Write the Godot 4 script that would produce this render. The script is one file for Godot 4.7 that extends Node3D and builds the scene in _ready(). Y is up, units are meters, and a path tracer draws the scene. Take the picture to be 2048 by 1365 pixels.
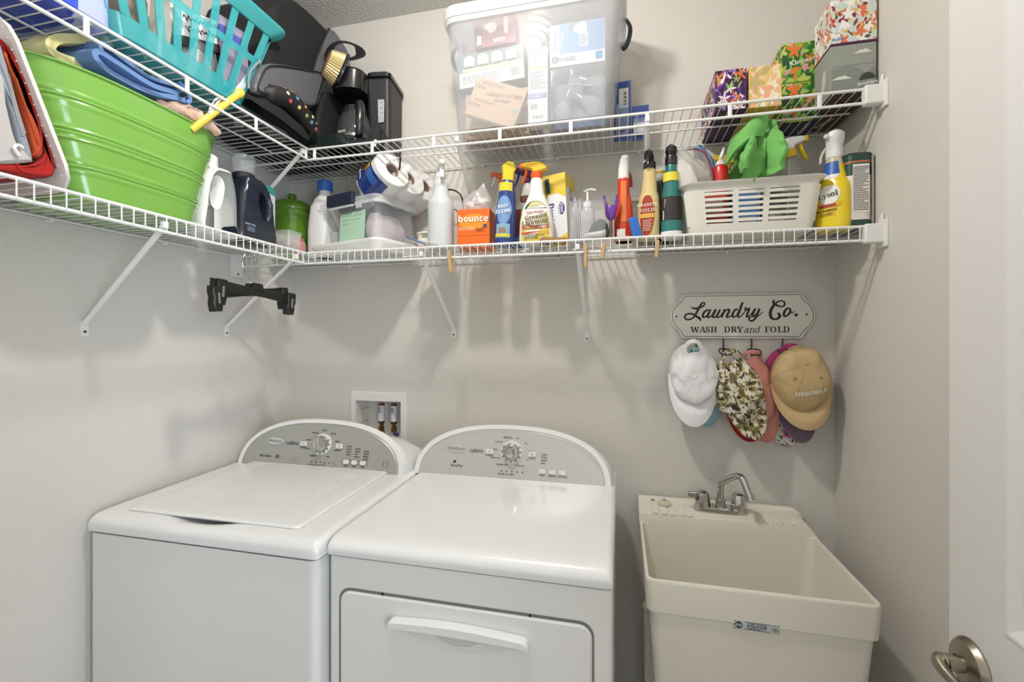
extends Node3D
# A small laundry room: x to the right, y up, z from the back wall towards the doorway. Metres.

class Geo:
	# Collects triangles (anticlockwise from outside) and commits them with normals smoothed over soft edges.
	var v := PackedVector3Array()

	func tri(a: Vector3, b: Vector3, c: Vector3) -> void:
		v.append(a); v.append(b); v.append(c)

	func quad(a: Vector3, b: Vector3, c: Vector3, d: Vector3) -> void:
		v.append(a); v.append(b); v.append(c); v.append(a); v.append(c); v.append(d)

	func put(o: Geo, x := Transform3D.IDENTITY) -> Geo:
		v.append_array(x * o.v)
		return self

	func moved(x: Transform3D) -> Geo:
		v = x * v
		return self

	# rings of points stacked along a way; each runs anticlockwise seen from the way's end
	func rings(rs: Array, cap0 := true, cap1 := true, loop := false) -> Geo:
		var n: int = rs[0].size()
		for i in (rs.size() if loop else rs.size() - 1):
			var p: PackedVector3Array = rs[i]
			var q: PackedVector3Array = rs[(i + 1) % rs.size()]
			for j in n:
				var k := (j + 1) % n
				quad(p[j], p[k], q[k], q[j])
		if cap0 and not loop:
			fan(rs[0], true)
		if cap1 and not loop:
			fan(rs[-1], false)
		return self

	func fan(r: PackedVector3Array, back: bool) -> void:
		var m := Vector3.ZERO
		for p in r:
			m += p
		m /= r.size()
		for j in r.size():
			var k := (j + 1) % r.size()
			if back:
				tri(m, r[k], r[j])
			else:
				tri(m, r[j], r[k])

	func box(a: Vector3, b: Vector3, r := 0.0, k := 2) -> Geo:
		var m := (a + b) * 0.5
		var h := (b - a).abs() * 0.5
		r = minf(r, minf(h.x, minf(h.y, h.z)) * 0.98)
		var ax := [_steps(h.x, r, k), _steps(h.y, r, k), _steps(h.z, r, k)]
		for side in 6:
			var w := side / 2
			var s := 1.0 if side % 2 == 0 else -1.0
			var iu := (w + 1) % 3
			var iv := (w + 2) % 3
			var us: Array = ax[iu]
			var vs: Array = ax[iv]
			for i in us.size() - 1:
				for j in vs.size() - 1:
					var c: Array = []
					for e in [[0, 0], [1, 0], [1, 1], [0, 1]]:
						var p := Vector3.ZERO
						p[w] = s * h[w]
						p[iu] = us[i + e[0]]
						p[iv] = vs[j + e[1]]
						if r > 0.0:
							var q := p.clamp(-(h - Vector3.ONE * r), h - Vector3.ONE * r)
							p = q + (p - q).normalized() * r
						c.append(p + m)
					if s > 0:
						quad(c[0], c[1], c[2], c[3])
					else:
						quad(c[3], c[2], c[1], c[0])
		return self

	func _steps(h: float, r: float, k: int) -> Array:
		var o: Array = []
		if r <= 0.0:
			return [-h, h]
		for i in k + 1:
			o.append(-h + r * i / k)
		for i in k + 1:
			o.append(h - r + r * i / k)
		return o

	# sections [y, half width, half depth, roundness 2 = ellipse, more = boxier, centre x, centre z]
	func loft(sec: Array, seg := 24, cap0 := true, cap1 := true) -> Geo:
		var rs: Array = []
		for s in sec:
			var r := PackedVector3Array()
			var e: float = 2.0 / (s[3] if s.size() > 3 else 2.0)
			for j in seg:
				var t := TAU * (j + 0.5) / seg
				var cx := cos(t)
				var cz := sin(t)
				r.append(Vector3((s[4] if s.size() > 4 else 0.0) + s[1] * signf(cx) * pow(absf(cx), e), s[0], (s[5] if s.size() > 5 else 0.0) - s[2] * signf(cz) * pow(absf(cz), e)))
			rs.append(r)
		return rings(rs, cap0, cap1)

	# rounded rectangles stacked upwards: [y, x0, x1, z0, z1, corner radius]
	func rects(sec: Array, k := 4, cap0 := true, cap1 := true) -> Geo:
		var rs: Array = []
		for s in sec:
			var r := PackedVector3Array()
			var cr: float = s[5]
			for q in 4:
				var cx: float = (s[2] - cr) if q == 0 or q == 3 else (s[1] + cr)
				var cz: float = (s[3] + cr) if q == 0 or q == 1 else (s[4] - cr)
				for i in k + 1:
					var t := PI / 2 * (q + float(i) / k)
					r.append(Vector3(cx + cr * cos(t), s[0], cz - cr * sin(t)))
			rs.append(r)
		return rings(rs, cap0, cap1)

	func lathe(pr: Array, seg := 24, at := Vector3.ZERO, cap0 := true, cap1 := true) -> Geo:
		var rs: Array = []
		for s in pr:
			var r := PackedVector3Array()
			for j in seg:
				var t := TAU * j / seg
				r.append(at + Vector3(s[0] * cos(t), s[1], -s[0] * sin(t)))
			rs.append(r)
		return rings(rs, cap0, cap1)

	# a tube along points; r is a radius or one per point; flat squeezes it along its second axis, up fixes that axis
	func tube(pts: Array, r, seg := 8, loop := false, flat := 1.0, up := Vector3.ZERO) -> Geo:
		var rs: Array = []
		var n := pts.size()
		var nn := Vector3.ZERO
		for i in n:
			var a: Vector3 = pts[(i - 1 + n) % n] if loop or i > 0 else pts[i]
			var b: Vector3 = pts[(i + 1) % n] if loop or i < n - 1 else pts[i]
			var t := (b - a).normalized()
			if up != Vector3.ZERO:
				nn = up
			elif nn == Vector3.ZERO:
				nn = Vector3.UP if absf(t.y) < 0.9 else Vector3.RIGHT
			nn = (nn - t * nn.dot(t)).normalized()
			var bb := t.cross(nn)
			var rad: float = r[i] if r is Array else r
			var ring := PackedVector3Array()
			for j in seg:
				var w := TAU * (j + 0.5) / seg
				ring.append(pts[i] + nn * (cos(w) * rad * flat) + bb * (sin(w) * rad))
			rs.append(ring)
		return rings(rs, true, true, loop)

	# an outline in x, y (either way round) drawn out from z0 to z1, with an edge bevel
	func ext(poly: PackedVector2Array, z0: float, z1: float, bev := 0.0) -> Geo:
		if Geometry2D.is_polygon_clockwise(poly):
			poly = poly.duplicate()
			poly.reverse()
		var n := poly.size()
		var rs: Array = []
		var lay: Array = [[z0, bev], [z0 + bev, 0.0], [z1 - bev, 0.0], [z1, bev]] if bev > 0.0 else [[z0, 0.0], [z1, 0.0]]
		for l in lay:
			var r := PackedVector3Array()
			for i in n:
				var p := poly[i]
				if l[1] > 0.0:
					var d0 := (p - poly[(i - 1 + n) % n]).normalized()
					var d1 := (poly[(i + 1) % n] - p).normalized()
					var m := Vector2(-(d0.y + d1.y), d0.x + d1.x)
					p += m.normalized() * float(l[1]) if m.length() > 0.01 else Vector2.ZERO
				r.append(Vector3(p.x, p.y, l[0]))
			rs.append(r)
		rings(rs, false, false)
		var ix := Geometry2D.triangulate_polygon(poly)
		for i in range(0, ix.size(), 3):
			var f: PackedVector3Array = rs[-1]
			var g: PackedVector3Array = rs[0]
			var a := ix[i]
			var b := ix[i + 1]
			var c := ix[i + 2]
			if (poly[b] - poly[a]).cross(poly[c] - poly[a]) < 0:
				var t := b
				b = c
				c = t
			tri(f[a], f[b], f[c])
			tri(g[a], g[c], g[b])
		return self

	# a sheet f(u, v) -> Vector3 with thickness t
	func sheet(f: Callable, nu: int, nv: int, t: float) -> Geo:
		var p: Array = []
		for i in nu + 1:
			var row := PackedVector3Array()
			for j in nv + 1:
				row.append(f.call(float(i) / nu, float(j) / nv))
			p.append(row)
		var top: Array = []
		var bot: Array = []
		for i in nu + 1:
			var a := PackedVector3Array()
			var b := PackedVector3Array()
			for j in nv + 1:
				var du: Vector3 = p[mini(i + 1, nu)][j] - p[maxi(i - 1, 0)][j]
				var dv: Vector3 = p[i][mini(j + 1, nv)] - p[i][maxi(j - 1, 0)]
				var m := du.cross(dv).normalized() * t * 0.5
				a.append(p[i][j] + m)
				b.append(p[i][j] - m)
			top.append(a)
			bot.append(b)
		for i in nu:
			for j in nv:
				quad(top[i][j], top[i + 1][j], top[i + 1][j + 1], top[i][j + 1])
				quad(bot[i][j], bot[i][j + 1], bot[i + 1][j + 1], bot[i + 1][j])
		for i in nu:
			quad(top[i][0], bot[i][0], bot[i + 1][0], top[i + 1][0])
			quad(top[i + 1][nv], bot[i + 1][nv], bot[i][nv], top[i][nv])
		for j in nv:
			quad(top[0][j + 1], bot[0][j + 1], bot[0][j], top[0][j])
			quad(top[nu][j], bot[nu][j], bot[nu][j + 1], top[nu][j + 1])
		return self

	func mesh(crease := 38.0) -> ArrayMesh:
		var n := v.size() / 3
		var ids := PackedInt32Array()
		ids.resize(v.size())
		var seen := {}
		var fn := PackedVector3Array()
		var un := PackedVector3Array()
		for f in n:
			var a := v[f * 3]
			var c := (v[f * 3 + 1] - a).cross(v[f * 3 + 2] - a)
			fn.append(c)
			un.append(c.normalized())
			for k in 3:
				var key := (v[f * 3 + k] * 50000.0).round()
				var got = seen.get(key)
				if got == null:
					got = seen.size()
					seen[key] = got
				ids[f * 3 + k] = got
		var start := PackedInt32Array()
		start.resize(seen.size() + 1)
		for i in ids.size():
			start[ids[i] + 1] += 1
		for i in seen.size():
			start[i + 1] += start[i]
		var fill := start.duplicate()
		var faces := PackedInt32Array()
		faces.resize(ids.size())
		for i in ids.size():
			faces[fill[ids[i]]] = i / 3
			fill[ids[i]] += 1
		var lim := cos(deg_to_rad(crease))
		var ov := PackedVector3Array()
		var on := PackedVector3Array()
		var ix := PackedInt32Array()
		var made: Array = []
		made.resize(seen.size())
		for f in n:
			if fn[f].length_squared() < 1e-22:
				continue
			for k in [0, 2, 1]:
				var id := ids[f * 3 + k]
				var s := Vector3.ZERO
				for q in range(start[id], start[id + 1]):
					var g := faces[q]
					if un[g].dot(un[f]) > lim:
						s += fn[g]
				s = s.normalized()
				var at := -1
				if made[id] == null:
					made[id] = []
				for m in made[id]:
					if on[m].dot(s) > 0.999:
						at = m
						break
				if at < 0:
					at = ov.size()
					ov.append(v[f * 3 + k])
					on.append(s)
					made[id].append(at)
				ix.append(at)
		var arr := []
		arr.resize(Mesh.ARRAY_MAX)
		arr[Mesh.ARRAY_VERTEX] = ov
		arr[Mesh.ARRAY_NORMAL] = on
		arr[Mesh.ARRAY_INDEX] = ix
		var am := ArrayMesh.new()
		am.add_surface_from_arrays(Mesh.PRIMITIVE_TRIANGLES, arr)
		return am


var taken := {}
var mats := {}
var fonts := {}
var noises := {}
var rng := RandomNumberGenerator.new()

func numbered(called: String) -> String:
	taken[called] = taken.get(called, -1) + 1
	return called if taken[called] == 0 else "%s_%03d" % [called, taken[called]]

func tag(o: Node3D, label: String, category: String, group := "") -> void:
	o.set_meta("label", label)
	o.set_meta("category", category)
	if group != "":
		o.set_meta("group", group)

# a thing: a Node3D at its base whose children are its parts
func thing(called: String, label: String, category: String, at := Vector3.ZERO, group := "", turn := Basis.IDENTITY) -> Node3D:
	var o := Node3D.new()
	o.name = numbered(called)
	add_child(o)
	o.transform = Transform3D(turn, at)
	tag(o, label, category, group)
	return o

func part(par: Node3D, called: String, g, m: Material, x := Transform3D.IDENTITY, crease := 38.0) -> MeshInstance3D:
	var o := MeshInstance3D.new()
	o.name = called if par != self else numbered(called)
	o.mesh = g.mesh(crease) if g is Geo else g
	o.material_override = m
	o.transform = x
	par.add_child(o, true)
	return o

func struct(called: String, g, m: Material) -> MeshInstance3D:
	var o := part(self, called, g, m)
	o.set_meta("kind", "structure")
	return o

func T(x: float, y: float, z: float, b := Basis.IDENTITY) -> Transform3D:
	return Transform3D(b, Vector3(x, y, z))

func rot(ax: float, ay: float, az: float) -> Basis:
	return Basis.from_euler(Vector3(deg_to_rad(ax), deg_to_rad(ay), deg_to_rad(az)))

func V(x: float, y: float, z: float) -> Vector3:
	return Vector3(x, y, z)

func noise_tex(kind: String) -> NoiseTexture2D:
	if noises.has(kind):
		return noises[kind]
	var t := NoiseTexture2D.new()
	var n := FastNoiseLite.new()
	n.seed = 7 + noises.size()
	t.width = 512
	t.height = 512
	t.seamless = true
	t.generate_mipmaps = false
	match kind:
		"peel":
			n.noise_type = FastNoiseLite.TYPE_SIMPLEX_SMOOTH
			n.frequency = 0.05
			n.fractal_octaves = 3
		"knock":
			n.noise_type = FastNoiseLite.TYPE_SIMPLEX
			n.frequency = 0.035
			n.fractal_octaves = 4
		"terry":
			n.noise_type = FastNoiseLite.TYPE_CELLULAR
			n.frequency = 0.12
		"cloth":
			n.noise_type = FastNoiseLite.TYPE_SIMPLEX
			n.frequency = 0.25
			n.fractal_octaves = 2
		"film":
			n.noise_type = FastNoiseLite.TYPE_CELLULAR
			n.cellular_return_type = FastNoiseLite.RETURN_DISTANCE2_SUB
			n.frequency = 0.018
			n.fractal_octaves = 2
	t.noise = n
	t.as_normal_map = true
	t.bump_strength = 6.0
	noises[kind] = t
	return t

# a plain material, made once for every look
func M(hex: String, rough := 0.5, o := {}) -> StandardMaterial3D:
	var key := hex + str(rough) + str(o)
	if mats.has(key):
		return mats[key]
	var m := StandardMaterial3D.new()
	m.albedo_color = Color(hex)
	m.roughness = rough
	m.metallic = o.get("metal", 0.0)
	m.metallic_specular = o.get("spec", 0.5)
	if o.has("alpha"):
		m.transparency = BaseMaterial3D.TRANSPARENCY_ALPHA
		m.albedo_color.a = o.alpha
		m.cull_mode = BaseMaterial3D.CULL_DISABLED
	if o.has("glass"):
		m.refraction_enabled = true
		m.refraction_scale = o.glass
		m.albedo_color.a = o.get("tint", 0.1)
		m.transparency = BaseMaterial3D.TRANSPARENCY_ALPHA
	if o.has("coat"):
		m.clearcoat_enabled = true
		m.clearcoat = o.coat
		m.clearcoat_roughness = o.get("coatrough", 0.08)
	if o.has("sss"):
		m.subsurf_scatter_enabled = true
		m.subsurf_scatter_strength = o.sss
	if o.has("back"):
		m.backlight_enabled = true
		m.backlight = Color(o.back)
	if o.has("rim"):
		m.rim_enabled = true
		m.rim = o.rim
		m.rim_tint = 0.5
	if o.has("bump"):
		var t := noise_tex(o.bump)
		m.uv1_triplanar = true
		m.uv1_world_triplanar = o.get("world", false)
		m.uv1_scale = Vector3.ONE * o.get("scale", 2.0)
		m.normal_enabled = true
		m.normal_texture = t
		m.normal_scale = o.get("depth", 0.5)
	if o.has("glow"):
		m.emission_enabled = true
		m.emission = Color(o.get("glowhex", hex))
		m.emission_energy_multiplier = o.glow
	mats[key] = m
	return m

# flat lettering: h is the height of a capital
func words(par: Node3D, s: String, h: float, m: Material, x: Transform3D, face := "Droid Sans", bold := false, align := 1, called := "lettering") -> MeshInstance3D:
	var key := face + str(bold)
	if not fonts.has(key):
		var f := SystemFont.new()
		f.font_names = PackedStringArray([face])
		f.font_weight = 700 if bold else 400
		fonts[key] = f
	var t := TextMesh.new()
	t.text = s
	t.font = fonts[key]
	t.font_size = 24
	t.pixel_size = h / 17.2
	t.depth = 0.0006
	t.curve_step = 3.0
	t.horizontal_alignment = [HORIZONTAL_ALIGNMENT_LEFT, HORIZONTAL_ALIGNMENT_CENTER][align]
	t.vertical_alignment = VERTICAL_ALIGNMENT_CENTER
	var o := part(par, called, t, m, x)
	return o

# a picture texture computed pixel by pixel from f(x, y) in 0..1
func print_tex(w: int, h: int, f: Callable) -> ImageTexture:
	var im := Image.create(w, h, false, Image.FORMAT_RGB8)
	for y in h:
		for x in w:
			im.set_pixel(x, y, f.call((x + 0.5) / w, (y + 0.5) / h))
	return ImageTexture.create_from_image(im)

func printed(t: Texture2D, rough := 0.5, scale := Vector3.ZERO, off := Vector3.ZERO) -> StandardMaterial3D:
	var m := StandardMaterial3D.new()
	m.albedo_texture = t
	m.roughness = rough
	if scale != Vector3.ZERO:
		m.uv1_triplanar = true
		m.uv1_triplanar_sharpness = 8.0
		m.uv1_scale = scale
		m.uv1_offset = off
	return m

# small print: rows of short bars, one joined piece of lettering
func small_print(par: Node3D, x: Transform3D, w: float, h: float, rows: int, m: Material, fill := 0.9) -> void:
	var g := Geo.new()
	for i in rows:
		var y := h * (0.5 - (i + 0.5) / rows)
		var a := -w / 2
		var end := w / 2 * (1.0 if rng.randf() < 0.7 else rng.randf_range(0.2, 0.9))
		while a < end:
			var l := minf(rng.randf_range(0.04, 0.13) * w, end - a)
			g.box(V(a, y - h / rows * 0.25, 0), V(a + l * fill, y + h / rows * 0.25, 0.0004))
			a += l + 0.02 * w
	var o := part(par, "lettering", g, m, x)
	o.set_meta("kind", "stuff")

func superpoly(a: float, b: float, p: float, n := 40) -> PackedVector2Array:
	var r := PackedVector2Array()
	for i in n:
		var t := TAU * i / n
		r.append(Vector2(a * signf(cos(t)) * pow(absf(cos(t)), 2.0 / p), b * signf(sin(t)) * pow(absf(sin(t)), 2.0 / p)))
	return r

func rectpoly(x0: float, y0: float, x1: float, y1: float, r: float, k := 4) -> PackedVector2Array:
	var o := PackedVector2Array()
	for q in 4:
		var c := Vector2(x1 - r if q == 0 or q == 3 else x0 + r, y1 - r if q < 2 else y0 + r)
		for i in k + 1:
			o.append(c + Vector2.from_angle(PI / 2 * (q + float(i) / k)) * r)
	return o

# a smooth run of points through the given ones
func curve(pts: Array, n := 6, loop := false) -> Array:
	var o: Array = []
	var c := pts.size()
	for i in (c if loop else c - 1):
		var a = pts[(i - 1 + c) % c] if loop or i > 0 else pts[i]
		var b = pts[i]
		var d = pts[(i + 1) % c]
		var e = pts[(i + 2) % c] if loop or i < c - 2 else d
		for k in n:
			o.append(b.cubic_interpolate(d, a, e, float(k) / n))
	if not loop:
		o.append(pts[-1])
	return o

const LAMP := 0.47
const DAY := 7.4
const W := 2.094
const H := 2.784
const LOW := 1.763
const UP := 2.138

func _ready() -> void:
	var cam := Camera3D.new()
	cam.name = "camera"
	add_child(cam)
	cam.position = V(1.402, 1.4657, 1.7265)
	cam.rotation.y = 0.234
	cam.near = 0.05
	cam.far = 60.0
	cam.projection = Camera3D.PROJECTION_FRUSTUM
	cam.size = 0.05 * 1365.0 / 912.0
	cam.frustum_offset = Vector2(0, -0.05 * 13.1 / 912.0)
	cam.current = true

	var we := WorldEnvironment.new()
	we.name = "environment"
	var env := Environment.new()
	env.background_mode = Environment.BG_COLOR
	env.background_color = Color(0.75, 0.82, 0.9)
	env.tonemap_mode = Environment.TONE_MAPPER_LINEAR
	env.tonemap_exposure = 1.08
	env.sdfgi_enabled = true
	env.ssao_enabled = true
	env.ssil_enabled = true
	we.environment = env
	add_child(we)
	rng.seed = 11

	build_lights()
	build_room()
	build_washer()
	build_dryer()
	build_sink()
	build_shelves()
	build_outlet()
	build_door()
	build_sign_and_hats()
	build_lower_left()
	build_lower_back()
	build_upper_left()
	build_upper_back()
	build_small()

func build_lights() -> void:
	# the ceiling fixture in the middle of the room
	var l := thing("ceiling_lamp", "round white ceiling lamp with a flat glowing lens in the middle of the laundry room", "lamp", V(1.0, H, 0.94))
	part(l, "base", Geo.new().lathe([[0.062, -0.012], [0.085, -0.014], [0.09, -0.006], [0.09, -0.001]], 36), M("f2f0ea", 0.5))
	part(l, "lens", Geo.new().lathe([[0.002, -0.013], [0.062, -0.0125], [0.062, -0.008]], 32), M("fff4e2", 0.4, {"glow": 3.0}))
	var o := AreaLight3D.new()
	o.name = "lamp_light"
	l.add_child(o)
	o.position = V(0, -0.02, 0)
	o.rotation.x = -PI / 2
	o.area_size = Vector2(0.11, 0.11)
	o.area_normalize_energy = true
	o.light_color = Color(1.0, 0.98, 0.955)
	o.light_energy = LAMP
	o.area_range = 12.0
	o.area_attenuation = 2.0
	o.shadow_enabled = true
	var dome := OmniLight3D.new()
	dome.name = "lamp_side_light"
	l.add_child(dome)
	dome.position = V(0, -0.05, 0)
	dome.light_color = Color(1.0, 0.98, 0.955)
	dome.light_energy = LAMP * 1.2
	dome.light_size = 0.05
	dome.omni_range = 12.0
	dome.omni_attenuation = 2.0
	dome.shadow_enabled = true
	# daylight from the hall window behind the camera
	var w := thing("window_1", "tall bright window in the hall to the right of the doorway", "window", V(3.17, 1.3, 2.75))
	w.rotation.y = PI / 2
	w.set_meta("kind", "structure")
	part(w, "pane", Geo.new().box(V(-0.8, -0.95, 0), V(0.8, 0.95, 0.01)), M("ffffff", 0.3, {"glow": 1.6, "glowhex": "e4efff"}))
	for s in [-1, 1]:
		part(w, "frame", Geo.new().box(V(s * 0.84 - 0.05, -1.05, -0.03), V(s * 0.84 + 0.05, 1.05, 0.02), 0.005), M("f4f4f2", 0.4))
		part(w, "frame", Geo.new().box(V(-0.79, s * 1.0 - 0.05, -0.03), V(0.79, s * 1.0 + 0.05, 0.02), 0.005), M("f4f4f2", 0.4))
	part(w, "mullion", Geo.new().box(V(-0.79, -0.02, -0.025), V(0.79, 0.02, 0.0)), M("f4f4f2", 0.4))
	var a := AreaLight3D.new()
	a.name = "window_light"
	w.add_child(a)
	a.area_size = Vector2(1.58, 1.88)
	a.area_normalize_energy = true
	a.area_range = 12.0
	a.area_attenuation = 2.0
	a.position = V(0, 0, -0.035)
	a.light_color = Color(0.86, 0.93, 1.0)
	a.light_energy = DAY
	a.shadow_enabled = true

func build_room() -> void:
	var paint := M("ddd9d2", 0.75, {"bump": "peel", "world": true, "scale": 5.0, "depth": 0.32})
	var ceil_paint := M("dedcd8", 0.85, {"bump": "knock", "world": true, "scale": 3.0, "depth": 1.1})
	var hall := M("e2ddd6", 0.8)
	var g := Geo.new()
	# the back wall, with the opening for the supply box
	g.box(V(-0.12, 0, -0.12), V(0.305, H, 0)).box(V(0.531, 0, -0.12), V(W + 0.12, H, 0))
	g.box(V(0.305, 0, -0.12), V(0.531, 1.0, 0)).box(V(0.305, 1.195, -0.12), V(0.531, H, 0))
	struct("wall_back", g, paint)
	struct("wall_left", Geo.new().box(V(-0.12, 0, 0), V(0, H, 1.62)), paint)
	struct("wall_right", Geo.new().box(V(W, 0, 0), V(W + 0.12, H, 1.62)), paint)
	g = Geo.new()
	g.box(V(-0.12, 0, 1.62), V(1.15, H, 1.72)).box(V(1.985, 0, 1.62), V(W + 0.12, H, 1.72)).box(V(1.15, 2.43, 1.62), V(1.985, H, 1.72))
	struct("wall_front", g, paint)
	struct("ceiling", Geo.new().box(V(-0.6, H, -0.12), V(3.3, H + 0.1, 4.6)), ceil_paint)
	struct("floor", Geo.new().box(V(-0.6, -0.1, -0.12), V(3.3, 0, 4.6)), M("b9ab98", 0.5))
	struct("wall_hall_left", Geo.new().box(V(-0.6, 0, 1.72), V(-0.5, H, 4.5)), hall)
	struct("wall_hall_right", Geo.new().box(V(3.2, 0, 1.72), V(3.3, H, 4.5)), hall)
	g = Geo.new()
	g.box(V(-0.6, 0, 1.66), V(-0.12, H, 1.72)).box(V(W + 0.12, 0, 1.66), V(3.3, H, 1.72))
	struct("wall_hall_front", g, hall)
	struct("wall_hall_end", Geo.new().box(V(-0.6, 0, 4.45), V(3.3, H, 4.55)), hall)
	for b in [["baseboard_left", V(0, 0, 0.9), V(0.012, 0.09, 1.62)], ["baseboard_right", V(W - 0.012, 0, 0), V(W, 0.09, 1.62)], ["baseboard_back", V(0, 0, 0), V(W - 0.012, 0.09, 0.012)]]:
		struct(b[0], Geo.new().box(b[1], b[2], 0.004, 1), M("f0eeea", 0.4))

# the raised arch behind an appliance's top: outline of half width a and height h
func arch(a: float, h: float, z: float, lean: float, p := 2.35, n := 36) -> PackedVector3Array:
	var r := PackedVector3Array()
	for i in n + 1:
		var t := PI * i / n
		var y := h * pow(absf(sin(t)), 2.0 / p)
		if i == 0 or i == n:
			y = 0.0
		r.append(V(a * signf(cos(t)) * pow(absf(cos(t)), 2.0 / p), y, z - lean * y))
	return r

func console(o: Node3D, cx: float, cz: float, y: float, back: float, silver: Material) -> Node3D:
	var white := M("f1f1f0", 0.22, {"coat": 0.6})
	var c := part(o, "console", Geo.new().rings([arch(0.332, 0.085, back, 0.0), arch(0.337, 0.115, back + 0.05, 0.05), arch(0.338, 0.158, cz - 0.03, 0.25), arch(0.335, 0.167, cz - 0.008, 0.3), arch(0.329, 0.163, cz, 0.3), arch(0.313, 0.155, cz, 0.3), arch(0.312, 0.154, cz - 0.003, 0.3)]), white, T(cx, y, 0))
	part(c, "control_panel", Geo.new().rings([arch(0.311, 0.153, cz - 0.004, 0.3), arch(0.311, 0.153, cz, 0.3), arch(0.305, 0.150, cz + 0.003, 0.3), arch(0.296, 0.146, cz + 0.001, 0.3)]), silver)
	return c

func face_frame(cz: float, x: float, y: float, out := 0.0) -> Transform3D:
	# a place on the leaning control panel
	var b := Basis(Vector3.RIGHT, -atan(0.3))
	return Transform3D(b, V(x, y, cz + 0.0015 - 0.3 * y) + b.z * out)

func control_knob(par: Node3D, x: Transform3D, finger: bool) -> void:
	var up := Transform3D(rot(90, 0, 0), Vector3.ZERO)
	var chrome := M("c9c9c7", 0.18, {"metal": 1.0})
	part(par, "dial_ring", Geo.new().lathe([[0.037, 0.0], [0.037, 0.003], [0.035, 0.005], [0.028, 0.005]], 36), M("e6e6e4", 0.35), x * up)
	var ticks := Geo.new()
	for i in 12:
		if i in [2, 3, 4]:
			continue
		var a := TAU * i / 12
		ticks.put(Geo.new().box(V(-0.0025, -0.0015, 0.0), V(0.0025, 0.0015, 0.0008)), Transform3D(Basis(Vector3.BACK, a - PI / 2), V(cos(a) * 0.032, sin(a) * 0.032, 0.0052)))
	part(par, "dial_ticks", ticks, M("303030", 0.5), x)
	var k := part(par, "knob", Geo.new().lathe([[0.029, 0.003], [0.028, 0.012], [0.0265, 0.02], [0.023, 0.024], [0.012, 0.0255]], 32), chrome, x * up)
	if finger:
		part(k, "knob_grip", Geo.new().box(V(-0.008, 0.018, -0.024), V(0.008, 0.034, 0.022), 0.007, 3), chrome, Transform3D(rot(0, 18, 0), Vector3.ZERO))
	else:
		part(k, "knob_grip", Geo.new().loft([[0.016, 0.017, 0.022, 2.2], [0.03, 0.015, 0.019, 2.2], [0.036, 0.009, 0.012, 2.0]], 24), chrome)

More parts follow.
